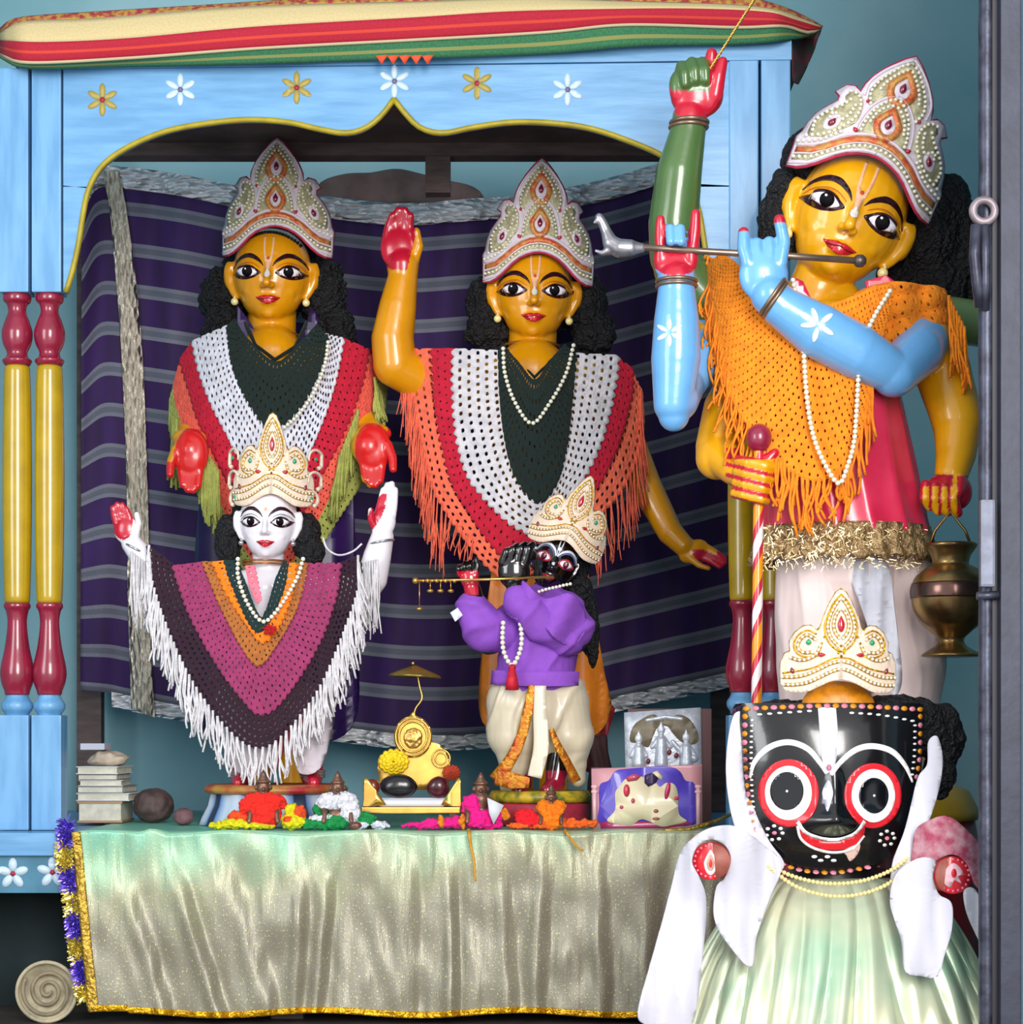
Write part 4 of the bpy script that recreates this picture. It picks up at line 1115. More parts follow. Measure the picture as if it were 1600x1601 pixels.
# ================================================================== statue with one arm raised (middle, behind)
def statue_yellow_middle():
    Y = 4.38; k = Y / F
    root = thing('painted_statue', 'yellow-faced statue raising one red palm beside its head, in a coral-edged crochet shawl', 'statue', P(838, 1290, Y))
    J = lambda px, py, d=0: P(px, py, Y - d * k)
    fr = Frame(836, 452, Y, rot=2.0, sc=1.0, dref=42)
    cl = Clay(); head_clay(cl, fr)
    cl.chain([(J(832, 590), 60 * k), (J(835, 680), 74 * k), (J(838, 790), 60 * k), (J(838, 860), 62 * k)])
    cl.chain([(J(832, 600, -4), 52 * k), (J(730, 612, -6), 44 * k)]); cl.chain([(J(832, 600, -4), 52 * k), (J(930, 612, -6), 44 * k)])
    cl.chain([(J(728, 612, -4), 40 * k), (J(670, 600, 20), 34 * k), (J(618, 572, 44), 33 * k)])
    cl.chain([(J(618, 570, 44), 34 * k), (J(614, 530, 44), 33 * k), (J(622, 480, 44), 29 * k), (J(630, 432, 44), 23 * k), (J(630, 415, 44), 25 * k)])
    cl.ell(J(624, 388, 46), (29 * k, 13 * k, 34 * k))
    for dx, ln, y0 in ((-20, 36, 368), (-8, 44, 366), (5, 44, 366), (17, 36, 368)):
        cl.chain([(J(624 + dx, y0 + 8, 46), 7.8 * k), (J(626 + dx * .85, y0 - ln * .45, 48), 7.2 * k), (J(629 + dx * .75, y0 - ln * .85, 54), 6.2 * k)])
    cl.chain([(J(646, 408, 46), 10 * k), (J(655, 385, 52), 7.5 * k), (J(651, 362, 58), 6.5 * k)])
    cl.chain([(J(935, 612, -4), 38 * k), (J(982, 700, 10), 30 * k), (J(1010, 760, 24), 25 * k), (J(1048, 832, 40), 20 * k), (J(1068, 852, 44), 17 * k)])
    cl.ell(J(1085, 862, 46), (25 * k, 10 * k, 17 * k), Matrix.Rotation(-.5, 3, 'Y') @ Matrix.Identity(3))
    for dy, ln in ((-9, 38), (-3, 46), (4, 46), (10, 38)):
        cl.chain([(J(1090, 860 + dy * .9, 46), 6 * k), (J(1092 + ln * .45, 866 + dy, 48), 5.2 * k), (J(1092 + ln * .9, 876 + dy, 50), 4.4 * k)])
    cl.chain([(J(1078, 872, 50), 6 * k), (J(1094, 884, 56), 5 * k), (J(1108, 888, 58), 4.4 * k)])
    for cx in (812, 866): cl.chain([(J(cx, 860), 36 * k), (J(cx, 1100), 28 * k), (J(cx, 1244), 22 * k), (J(cx, 1257, 24), 18 * k)])
    cl.ell(J(838, 860), (64 * k, 50 * k, 60 * k))
    me = cl.cast(.0032, 4)
    col_paint(me, [(lambda px, py, co: py < 422 and px < 649 - max(0, (py - 372)) * .25 and 560 < px < 670 and (inell(624, 392, 31, 32)(px, py) or py < 384), C_RED),
                   (lambda px, py, co: px > 1082 and inell(1112, 876, 33, 11, .45)(px, py), C_RED), (lambda px, py, co: px > 1122 and 840 < py < 900, C_RED)], C_Y)
    link_mesh('statue_body', me, M_skin, root)
    bv = BVHTree.FromPolygons([v.co + ORI[root.name] for v in me.vertices], [tuple(p.vertices) for p in me.polygons])
    face_paint(root, fr, bv, 'y', tilak=M_tilak, gaze=-1); earrings(root, fr)
    bm = bmesh.new(); ring(bm, J(830, 542, -22), 44 * k, 43 * k, Matrix.Identity(3), 2.2 * k); obj('choker', bm, mat_once('copper_wire', '#b0703a', .3), root)
    hair(root, [(J(762, 480, -40), (32 * k, 36 * k, 50 * k)), (J(765, 520, -34), (38 * k, 30 * k, 30 * k)), (J(912, 470, -40), (36 * k, 36 * k, 50 * k)), (J(928, 520, -40), (34 * k, 30 * k, 38 * k)), (J(838, 450, -55), (78 * k, 42 * k, 80 * k))])
    # dhoti
    M_dh = mat('orange_silk_dhoti', '#d97a1a', rough=.4, var=.25, vscale=12)
    cloth('orange_dhoti', smooth_loop([(780, 830), (900, 830), (925, 940), (945, 1050), (955, 1110), (930, 1150), (870, 1160), (800, 1160), (752, 1120), (756, 1000), (768, 900)], 50), lambda x, y: Y - .03 - .09 * max(0, 1 - ((x - 845) / 115) ** 2) ** .5 - .006 * math.sin(x * .2), M_dh, root, 12)
    cloth('red_hem', [(925, 1110), (945, 1090), (962, 1108), (950, 1150), (925, 1210), (905, 1200)], lambda x, y: Y - .04 - .006 * math.sin(x * .2), mat_once('dark_red_silk', '#8c1226', .5, var=.3), root, 12)
    Yf = torso_depth(830, 225, .17, Y + .045, pw=2.2)
    sh = obj('shawl', (lambda b: (tube(b, [J(790, 548, 24), J(812, 566, 50), J(836, 590, 62), J(860, 566, 50), J(880, 545, 24)], 3 * k, 8), b)[1])(bmesh.new()), yarn('dark_green_yarn2', '#061c18'), root)
    C0 = [(786, 540), (812, 568), (836, 594), (860, 566), (884, 540)]
    Cg = [(782, 548), (784, 620), (794, 700), (812, 752), (842, 782), (868, 756), (884, 700), (893, 620), (898, 552)]
    Cw = [(714, 545), (713, 610), (720, 690), (748, 762), (832, 830), (900, 760), (936, 690), (958, 600), (962, 555)]
    Cr = [(680, 545), (684, 620), (696, 700), (724, 780), (812, 880), (910, 790), (958, 710), (984, 620), (986, 575)]
    Cc = [(634, 545), (648, 620), (666, 710), (694, 790), (800, 905), (930, 810), (985, 740), (1004, 670), (1002, 610)]
    crochet('green_crochet_band', C0, Cg, Yf, yarn('bottle_green_yarn2', '#061c18'), sh, 14, hole=.4, lift=.014, scallop=8)
    crochet('white_crochet_band', Cg, Cw, Yf, yarn('white_yarn2', '#cfcbd0'), sh, 13.5, hole=.7, lift=.009, scallop=8)
    crochet('red_crochet_band', Cw, Cr, Yf, yarn('crimson_yarn2', '#bf0d30'), sh, 13, hole=.3, lift=.005, scallop=7)
    M_co = yarn('coral_yarn2', '#f06c4e')
    crochet('coral_crochet_band', Cr, Cc, Yf, M_co, sh, 13, hole=.7, scallop=4.5)
    Yfr = lambda x, y: Yf(x, y) - .004
    e = curve2(Cc[:5], 34)
    fringe('fringe', e[:27], Yfr, M_co, sh, 110, 5, .85, 4, 3, dirf=lambda x, y: -6, lenf=lambda x, y: 110 if y < 800 else 50)
    e = curve2(Cc[5:], 18)
    fringe('fringe', e, Yfr, M_co, sh, 100, 5, .85, 4, 5, dirf=lambda x, y: 4)
    crown_a('tall pearl-beaded crown with red gems on the yellow statue raising its palm', Frame(843, 393, Y, rot=2.0, sc=1.0, scy=1.06, dref=45))
    necklace('pearl necklace on the dark green yoke of the statue raising its palm', [(787, 545), (790, 585), (806, 630), (832, 662), (860, 630), (885, 585), (897, 540)], Yf, M_pearl, 3.5, 7.2, off=.024)
    return root
statue_yellow_middle()
# ================================================================== white-faced statue (front left)
def statue_white():
    Y = 4.04; k = Y / F
    root = thing('white_faced_statue', 'small white-faced statue with both hands raised, in a white-fringed maroon and magenta shawl', 'statue', P(425, 1288, Y))
    J = lambda px, py, d=0: P(px, py, Y - d * k)
    fr = Frame(415, 815, Y, rot=1.0, sc=.73, scy=.79, dref=42)
    cl = Clay(); head_clay(cl, fr, neck=34)
    cl.chain([(J(412, 925, -8), 36 * k), (J(412, 980, -6), 52 * k), (J(412, 1060, -6), 46 * k), (J(415, 1130, -6), 46 * k)])
    cl.chain([(J(412, 920, -10), 34 * k), (J(330, 930, -10), 30 * k), (J(262, 925, 0), 24 * k), (J(240, 905, 8), 22 * k), (J(222, 870, 14), 19 * k), (J(206, 850, 16), 16 * k)])
    cl.chain([(J(412, 920, -10), 34 * k), (J(500, 930, -10), 30 * k), (J(566, 925, 0), 25 * k), (J(582, 905, 8), 24 * k), (J(590, 870, 12), 22 * k), (J(598, 840, 14), 18 * k)])
    # left hand: red palm up
    cl.ell(J(197, 828, 18), (19 * k, 10 * k, 22 * k))
    for dx, ln in ((-12, 28), (-4, 34), (5, 33), (12, 26)):
        cl.chain([(J(195 + dx, 822, 18), 5.6 * k), (J(190 + dx, 822 - ln * .6, 20), 5.2 * k), (J(187 + dx * .9, 822 - ln, 22), 4.4 * k)])
    cl.chain([(J(212, 838, 20), 6 * k), (J(217, 818, 24), 5 * k), (J(214, 804, 27), 4.4 * k)])
    # right hand bent back, fingers together
    cl.ell(J(600, 815, 16), (19 * k, 12 * k, 24 * k))
    for dx, ln in ((-12, 40), (-4, 48), (5, 50), (12, 40)):
        cl.chain([(J(602 + dx, 806, 16), 6 * k), (J(606 + dx * .9, 806 - ln * .5, 14), 5.6 * k), (J(609 + dx * .8, 806 - ln, 8), 4.6 * k)])
    cl.chain([(J(588, 828, 20), 6.5 * k), (J(580, 812, 26), 5.4 * k), (J(580, 798, 30), 4.6 * k)])
    # legs
    for cx, dx in ((388, -10), (482, 6)):
        cl.chain([(J(cx - dx, 1110, 0), 34 * k), (J(cx, 1180, 2), 24 * k), (J(cx + dx, 1216, 4), 17 * k), (J(cx + dx * 1.3, 1222, 30), 12 * k), (J(cx + dx * 1.5, 1224, 46), 9 * k)])
    cl.ell(J(425, 1110, -4), (66 * k, 44 * k, 44 * k))
    me = cl.cast(.0025, 4)
    col_paint(me, [(lambda px, py, co: inell(190, 812, 18, 32, -.12)(px, py), C_RED), (lambda px, py, co: px < 196 and py < 812 and py > 760, C_RED),
                   (lambda px, py, co: inell(588, 802, 10, 34, .45)(px, py) and co.y < Y - 10 * k, C_RED),
                   (lambda px, py, co: py > 1196, C_RED)], C_WH)
    link_mesh('statue_body', me, M_skin, root)
    bv = BVHTree.FromPolygons([v.co + ORI[root.name] for v in me.vertices], [tuple(p.vertices) for p in me.polygons])
    face_paint(root, fr, bv, 'w', brow=M_eyel, lidm=mat_once('grey_lid_line', '#8b8594', .4), gap=-1)
    decal('forehead_dot', oval(0, 24, 3, 4, 12), bv, fr, M_tilak, root, 5, .001)
    earrings(root, fr, m=mat_once('silver_bead', '#b9b9c0', .2, metal=.8))
    bm = bmesh.new()
    for dz in (0, 5): ring(bm, J(413, 878 + dz, -14), 33 * k, 34 * k, Matrix.Identity(3), 1.6 * k)
    obj('choker', bm, mat_once('copper_wire', '#b0703a', .3), root)
    hair(root, [(J(358, 840, -26), (22 * k, 26 * k, 36 * k)), (J(356, 860, -22), (20 * k, 22 * k, 24 * k)), (J(478, 838, -26), (24 * k, 26 * k, 38 * k)), (J(488, 862, -24), (22 * k, 22 * k, 22 * k)), (J(415, 800, -42), (54 * k, 26 * k, 60 * k))], voxel=.005, amp=.006)
    for s_, cx, cy in ((1, 212, 858), (1, 597, 848)):
        bm = bmesh.new(); ring(bm, J(cx, cy, 15), 19 * k, 19 * k, Matrix.Rotation(.5 if cx < 400 else -.2, 3, 'Y'), 2 * k); obj('bracelet', bm, mat_once('silver_bead', '#b9b9c0', .2), root)
    # dhoti
    M_d = mat('white_cotton_dhoti', '#dcd2dc', rough=.7, var=.12, vscale=14)
    cloth('white_dhoti', smooth_loop([(352, 1070), (505, 1070), (520, 1120), (512, 1170), (497, 1205), (468, 1208), (455, 1170), (440, 1150), (425, 1190), (408, 1212), (370, 1205), (350, 1160), (342, 1110)], 60),
          lambda x, y: Y - (10 + 48 * max(0, 1 - ((x - 430) / 92) ** 2) ** .5 + 5 * math.sin(x * .22 + y * .02)) * k, M_d, root, 10)
    cloth('red_sash', [(418, 1195), (436, 1150), (452, 1130), (500, 1108), (504, 1118), (462, 1142), (446, 1168), (432, 1205)], lambda x, y: Y - 66 * k, mat_once('red_border_cloth', '#b52032', .6, var=.3), root, 8)
    bm = bmesh.new()
    for cx in (378, 489):
        for i in range(3): ring(bm, J(cx, 1206 + i * 4, 6), 18 * k, 18 * k, Matrix.Identity(3), 2.2 * k)
    obj('anklet', bm, mat_once('silver_bead', '#b9b9c0', .2), root)
    # round painted foot plate, then the blue and white striped pedestal
    bm = bmesh.new(); c = J(432, 1240, 0); lathe(bm, (c.x, c.y, c.z), [(.001, 0), (104 * k, 0), (112 * k, 4 * k), (112 * k, 9 * k), (104 * k, 14 * k), (.001, 14 * k)], 48)
    obj('foot_plate', bm, mat('ochre_foot_plate', '#b08a3a', rough=.45, col2='#a3262c', vscale=22), root)
    cr_ = bmesh.new(); c = J(432, 1288, 0)
    lathe(cr_, (c.x, c.y, c.z), [(.001, 0), (120 * k, 0), (116 * k, 10 * k), (106 * k, 30 * k), (102 * k, 48 * k), (.001, 48 * k)], 64, rfun=lambda a, z: 1 + .02 * math.cos(a * 18))
    n = NT('blue_white_striped_pedestal'); b = n.b
    tc = n.n('TexCoord'); sx = n.n('SeparateXYZ'); n.l(tc.outputs['Object'], sx.inputs[0])
    at = n.n('Math', _operation='ARCTAN2'); n.l(sx.outputs[0], at.inputs[0]); n.l(sx.outputs[1], at.inputs[1])
    mu = n.n('Math', _operation='MULTIPLY'); mu.inputs[1].default_value = 9; n.l(at.outputs[0], mu.inputs[0])
    si = n.n('Math', _operation='SINE'); n.l(mu.outputs[0], si.inputs[0])
    r = n.n('ValToRGB'); e = r.color_ramp.elements; e[0].position = .2; e[0].color = (*srgb('#5f7fb4'), 1); e[1].position = .75; e[1].color = (*srgb('#b9c9dc'), 1); x = e.new(.12); x.color = (*srgb('#27344a'), 1)
    mr = n.n('MapRange'); mr.inputs['From Min'].default_value = -1; n.l(si.outputs[0], mr.inputs['Value']); n.l(mr.outputs[0], r.inputs['Fac']); n.l(r.outputs['Color'], b.inputs['Base Color']); set_p(b, Roughness=.35)
    obj('pedestal', cr_, n.m, root)
    # shawl
    Yf = torso_depth(405, 205, 92 * k, Y + .015, pw=2.4)
    C0 = [(372, 876), (382, 905), (410, 966), (432, 905), (446, 876)]
    Ck = [(352, 876), (366, 918), (404, 988), (440, 930), (450, 880)]
    C1 = [(335, 878), (358, 928), (392, 982), (412, 1002), (436, 975), (456, 920), (460, 880)]
    C2 = [(320, 878), (348, 948), (380, 1010), (404, 1038), (428, 1012), (462, 950), (478, 880)]
    C3 = [(274, 884), (300, 960), (342, 1038), (386, 1098), (410, 1114), (440, 1094), (490, 1018), (520, 940), (530, 880)]
    C4 = [(233, 852), (238, 905), (264, 985), (306, 1072), (360, 1142), (402, 1168), (442, 1148), (500, 1072), (545, 965), (562, 905), (560, 868)]
    sh = crochet('shawl', C3, C4, Yf, yarn('dark_maroon_yarn', '#2b0c20'), root, 10, hole=.7, scallop=3)
    crochet('magenta_crochet_band', C2, C3, Yf, yarn('magenta_yarn', '#973160'), sh, 11, hole=.3, lift=.004, scallop=6)
    crochet('tan_crochet_band', C1, C2, Yf, yarn('tan_yarn', '#b0672b'), sh, 9, hole=.3, lift=.008, scallop=5)
    crochet('dark_green_collar', C0, Ck, Yf, yarn('collar_green_yarn', '#0d2a2a'), sh, 9, hole=.2, lift=.013, scallop=3)
    crochet('orange_collar_band', Ck, C1, Yf, yarn('orange_yarn', '#ff7d0c'), sh, 10, hole=.3, lift=.012, scallop=6)
    M_pk = yarn('pink_yarn', '#f0778c')
    crochet('pink_collar_patch', [(384, 884), (392, 920), (404, 944)], [(396, 884), (402, 910), (408, 940)], Yf, M_pk, sh, 8, hole=.2, lift=.015)
    M_w = yarn('white_fringe_yarn', '#d8d4d8')
    Yfr = lambda x, y: Yf(x, y) - .007
    e = curve2(C4, 66)
    fringe('fringe', e, Yfr, M_w, sh, 72, 5, 1.8, 3, 21, lenf=lambda x, y: 66 + 26 * abs(x - 400) / 160, curl=10, dirf=lambda x, y: 10 * (x - 400) / 160 + (6 if x < 400 else -4))
    fringe('fringe', [(206 + i * 4, 862 + i * 3) for i in range(8)], lambda x, y: Y - 34 * k, M_w, sh, 110, 5, 1.3, 3, 23, dirf=lambda x, y: 0)
    fringe('fringe', [(566 + i * 4, 880 - i) for i in range(7)], lambda x, y: Y - 38 * k, M_w, sh, 120, 6, 1.3, 3, 24, dirf=lambda x, y: 0)
    bm = bmesh.new(); tube(bm, [P(p.x, p.y, Y - 30 * k) for p in cr([(505, 840, 0), (512, 858, 0), (530, 868, 0), (552, 862, 0), (566, 850, 0)], 16)], 1.6 * k, 6); obj('loose_white_cord', bm, M_w, sh)
    crown_b('cream satin crown with curled side scrolls on the white-faced statue', Frame(424, 772, Y, rot=1, sc=.68, scy=.90, dref=44), curls=True)
    necklace('pearl necklace on the white-faced statue over its orange collar', [(372, 874), (373, 905), (388, 945), (412, 972), (438, 948), (464, 905), (474, 874)], Yf, M_pearl, 3.6, 7.4, off=.022)
    bm = bmesh.new()
    for i in range(60):
        a = random.uniform(0, 2 * PI); rr = random.uniform(2, 12); p = P(422, 985, Yf(422, 985) - .024); tube(bm, [p, p + Vector((math.cos(a) * rr * k, -.006 * random.random() - .002, math.sin(a) * rr * k * .9))], [2 * k, 1 * k], 5)
    tag(obj('red_pompom', bm, mat_once('deep_red_wool', '#b01018', .9), sh))
statue_white()

# ================================================================== black flute player in a purple jacket
def statue_flute():
    Y = 4.02; k = Y / F
    root = thing('black_flute_player_statue', 'small glossy black statue playing a flute, in a purple jacket and cream satin dhoti', 'statue', P(845, 1290, Y))
    J = lambda px, py, d=0: P(px, py, Y - d * k)
    fr = Frame(868, 876, Y, rot=23, sc=.56, scy=.66, dref=42)
    cl = Clay(); head_clay(cl, fr, neck=30)
    cl.chain([(J(848, 945, -10), 30 * k), (J(845, 985, -6), 46 * k), (J(840, 1050, -6), 46 * k), (J(840, 1110, -6), 50 * k)])
    # arm to the far hand on the flute
    cl.chain([(J(815, 960, -4), 30 * k), (J(765, 1000, 20), 24 * k), (J(748, 985, 40), 20 * k), (J(742, 935, 52), 14 * k), (J(738, 918, 56), 13 * k)])
    cl.ell(J(735, 905, 58), (15 * k, 10 * k, 16 * k))
    for i, (dx, ln) in enumerate(((-14, 14), (-5, 20), (4, 22))):
        cl.chain([(J(733 + dx, 898, 60), 4.6 * k), (J(731 + dx, 898 - ln * .6, 66), 4.2 * k), (J(732 + dx, 898 - ln * .9, 60), 3.8 * k)])
    cl.chain([(J(744, 900, 62), 4.6 * k), (J(747, 884, 64), 4 * k), (J(745, 874, 62), 3.8 * k)])
    # near hand
    cl.chain([(J(880, 960, -4), 30 * k), (J(895, 1000, 24), 24 * k), (J(860, 985, 56), 20 * k), (J(820, 940, 66), 15 * k), (J(806, 920, 68), 14 * k)])
    cl.ell(J(804, 893, 66), (25 * k, 13 * k, 28 * k)); cl.ell(J(812, 868, 60), (28 * k, 14 * k, 16 * k))
    for dx, ln in ((-18, 28), (-7, 34), (5, 36), (17, 36)):
        cl.chain([(J(804 + dx, 880, 70), 7.2 * k), (J(810 + dx, 880 - ln * .6, 74), 6.8 * k), (J(816 + dx, 888 - ln, 66), 6 * k)])
    for pts in ([(812, 1100, 0, 32), (806, 1160, 4, 24), (815, 1225, 8, 17), (812, 1236, 30, 12)], [(875, 1100, 0, 32), (880, 1160, 10, 24), (868, 1225, 26, 16), (856, 1236, 42, 11)]):
        cl.chain([(J(a, b_, c), r * k) for a, b_, c, r in pts])
    me = cl.cast(.0022, 3)
    col_paint(me, [(lambda px, py, co: px < 748 and py > 893 and py < 930 and co.y < Y - 56 * k, C_RED), (lambda px, py, co: py > 1205, srgb('#8c1230'))], C_BK)
    link_mesh('statue_body', me, attr_mat('black_enamel', rough=.12, coat=.8), root)
    bv = BVHTree.FromPolygons([v.co + ORI[root.name] for v in me.vertices], [tuple(p.vertices) for p in me.polygons])
    wh = mat_once('white_brow_paint', '#dfe2ee', .4); bl = mat_once('blue_brow_paint', '#6a7fb8', .4)
    for s in (-1, 1):
        f = lambda pts: [(s * x, h) for x, h in pts]
        e = decal('eye', smooth_loop(f([(10, -2), (20, 9), (33, 13), (48, 8), (56, 0), (46, -9), (32, -12), (18, -9)]), 40), bv, fr, mat_once('red_eye_rim', '#a8283c', .3), root)
        e2 = decal('eye_white', smooth_loop(f([(15, -1), (24, 6), (34, 8), (46, 4), (50, 0), (42, -5), (30, -7), (20, -5)]), 40), bv, fr, M_eyew, e, 5, .0012)
        decal('iris', oval(s * 33, 0, 7, 7.5, 16), bv, fr, mat_once('garnet_iris', '#5b1020', .2), e, 5, .0019)
        decal('eyebrow', stroke(f([(2, 10), (12, 24), (30, 32), (48, 27), (60, 12)]), [3, 6, 6, 5, 2], 30), bv, fr, wh, root)
        decal('brow_line', stroke(f([(6, 8), (16, 20), (31, 26), (46, 22), (56, 10)]), [1, 2.5, 2.5, 2, 1], 30), bv, fr, bl, root, 5, .0009)
        decal('forehead_mark', stroke([(s * 5, 52), (s * 4, 30), (s * 1, 12)], [3, 3, 2], 12), bv, fr, wh, root)
    decal('nose_mark', oval(0, -10, 4, 4, 14), bv, fr, wh, root, 5, .001)
    decal('lips', smooth_loop([(-18, -38), (0, -37), (18, -38), (9, -48), (-9, -48)], 30), bv, fr, mat_once('dark_red_lip', '#8e1c2c', .25), root)
    hair(root, [(J(905, 930, -30), (22 * k, 22 * k, 40 * k)), (J(920, 975, -30), (18 * k, 18 * k, 50 * k)), (J(928, 1010, -30), (10 * k, 12 * k, 36 * k)), (J(880, 880, -36), (46 * k, 22 * k, 46 * k))], voxel=.004, amp=.004)
    # jacket
    cj = Clay()
    cj.chain([(J(850, 945, -8), 34 * k), (J(848, 975, -6), 58 * k), (J(842, 1020, -4), 58 * k), (J(838, 1062, -4), 62 * k)])
    cj.chain([(J(815, 955, 0), 26 * k), (J(790, 985, 16), 34 * k), (J(760, 990, 34), 30 * k), (J(745, 965, 44), 28 * k), (J(738, 948, 48), 24 * k)])
    cj.chain([(J(885, 952, 0), 28 * k), (J(898, 985, 24), 30 * k), (J(885, 1000, 40), 26 * k), (J(850, 975, 60), 28 * k), (J(815, 945, 70), 24 * k), (J(812, 935, 70), 20 * k)])
    jm = cj.cast(.003, 4)
    ridge = lambda t: math.exp(-6 * math.sin(t) ** 2)
    displace(jm, lambda px, py, q: .0050 * ridge(px * .035 + py * .025 + 2.0 * noise.noise(q * 12)) + .0035 * ridge(py * .05 - px * .03 + 2.5 * noise.noise(q * 8)))
    M_pur = mat('purple_cotton_jacket', '#8b4cbd', rough=.8, var=.08, vscale=40, bump=.3, bscale=200)
    jk = link_mesh('jacket', jm, M_pur, root)
    # shoulder cape flap and hem
    cloth('jacket_flap', smooth_loop([(790, 940), (812, 905), (850, 935), (890, 928), (912, 950), (916, 985), (896, 1010), (870, 1000), (850, 980), (820, 972), (795, 962)], 50), lambda x, y: Y - (84 + 8 * math.sin(x * .09 + y * .05) - ((x - 850) / 66) ** 2 * 30) * k, M_pur, jk, 8)
    cloth('jacket_hem', [(770, 1048), (905, 1050), (904, 1072), (842, 1074), (768, 1070)], lambda x, y: Y - (8 + 58 * max(0, 1 - ((x - 838) / 74) ** 2) ** .5) * k, M_pur, jk, 8)
    cloth('white_cuff', [(704, 958), (716, 950), (724, 962), (712, 972)], lambda x, y: Y - 62 * k, mat_once('white_lining', '#d8d8e6', .7), jk, 8)
    # dhoti, a gathered lathe with two legs
    cd = Clay()
    cd.chain([(J(838, 1098, 0), 56 * k), (J(838, 1112, 0), 64 * k)]).ell(J(838, 1085, 0), (66 * k, 52 * k, 22 * k))
    cd.chain([(J(812, 1100, 4), 52 * k), (J(808, 1150, 8), 44 * k), (J(806, 1195, 10), 26 * k), (J(800, 1222, 12), 18 * k)])
    cd.chain([(J(872, 1100, 2), 50 * k), (J(884, 1150, 6), 42 * k), (J(896, 1195, 8), 22 * k), (J(904, 1218, 8), 13 * k)])
    dm = cd.cast(.003, 5)
    displace(dm, lambda px, py, q: .005 * ridge((px - 838) / 16 + (py - 1080) * .02 + 1.5 * noise.noise(q * 10)))
    link_mesh('dhoti', dm, mat('cream_satin', '#d3c6ac', rough=.28, bump=.15, bscale=20, sheen=.2, spec=.8), root)
    M_zari = mat('gold_orange_brocade', '#c98a1e', rough=.35, metal=.5, col2='#b8501c', vscale=60, bump=.8, bscale=140)
    def strip(name, pts, w, d, m):
        cloth(name, stroke(pts, w, 24), lambda x, y: Y - (d - ((x - 840) / 80) ** 2 * 26) * k, m, root, 8)
    strip('brocade_border', [(836, 1072), (826, 1110), (816, 1150), (800, 1185), (775, 1220)], [18, 16, 16, 18, 22], 76, M_zari)
    strip('brocade_border', [(862, 1140), (872, 1165), (886, 1190), (902, 1222)], [8, 12, 12, 14], 76, M_zari)
    strip('satin_pleat', [(845, 1072), (845, 1120), (846, 1170), (836, 1215)], [18, 22, 24, 22], 78, mat_once('cream_satin_pleat', '#d8cdb6', .28))
    strip('brocade_border', [(775, 1215), (800, 1220), (828, 1224)], [24, 26, 16], 80, M_zari)
    # pedestal
    c = J(845, 1288, 0); bm = bmesh.new()
    lathe(bm, c, [(.001, 0), (80 * k, 0), (78 * k, 31 * k), (74 * k, 35 * k), (.001, 35 * k)], 48); obj('pedestal', bm, mat('crimson_pedestal', '#a32a3e', rough=.4, var=.3, vscale=30), root)
    bm = bmesh.new(); c = J(845, 1253, 0); lathe(bm, c, [(.001, 0), (78 * k, 0), (82 * k, 8 * k), (76 * k, 17 * k), (.001, 17 * k)], 48); obj('lotus_plate', bm, mat('yellow_lotus_plate', '#c9a424', rough=.4, col2='#5c6a20', vscale=50), root)
    # flute with hanging gold chains
    flt = thing('gold_flute', 'thin gold flute with tiny hanging bells held by the black statue in purple', 'flute', J(760, 905, 84))
    bm = bmesh.new(); tube(bm, [J(652, 908, 78), J(760, 906, 84), J(866, 902, 80)], 2.0 * k, 10); obj('flute_pipe', bm, M_goldm, flt)
    bm = bmesh.new(); sphere(bm, J(650, 908, 78), 5 * k, 12, 8)
    for i in range(8): sphere(bm, J(662 + i * 7, 908, 80), (3.4 if i % 2 else 2.6) * k, 10, 6)
    obj('flute_beads', bm, M_goldm, flt)
    for i, (x, l) in enumerate(((656, 40), (673, 12), (689, 12), (705, 12))):
        bm = bmesh.new(); tube(bm, [J(x, 910, 80), J(x, 910 + l, 80)], .7 * k, 5); sphere(bm, J(x, 912 + l, 80), (5 * k, 5 * k, 3 * k), 10, 6); obj('bell_chain', bm, M_goldm, flt)
    crown_b('cream satin crown with red and green gems, tilted on the black flute player', Frame(884, 846, Y, rot=22, sc=.66, scy=.78, dref=46))
    Yj = lambda x, y: Y - (58 + 8) * k
    necklace('pearl garland with a red tassel on the purple jacket', [(787, 974), (786, 1000), (789, 1022), (801, 1040), (812, 1022), (816, 1000), (814, 976)], Yj, M_pearl, 4.0, 7.6, pend=(801, 1058, 'tassel'), name='pearl_garland', off=.012)
    necklace('short pearl string at the throat of the black flute player', [(843, 925), (856, 921), (870, 918), (882, 915), (892, 913)], lambda x, y: Y - 62 * k, M_pearl, 2.8, 5.6, off=.008)
statue_flute()
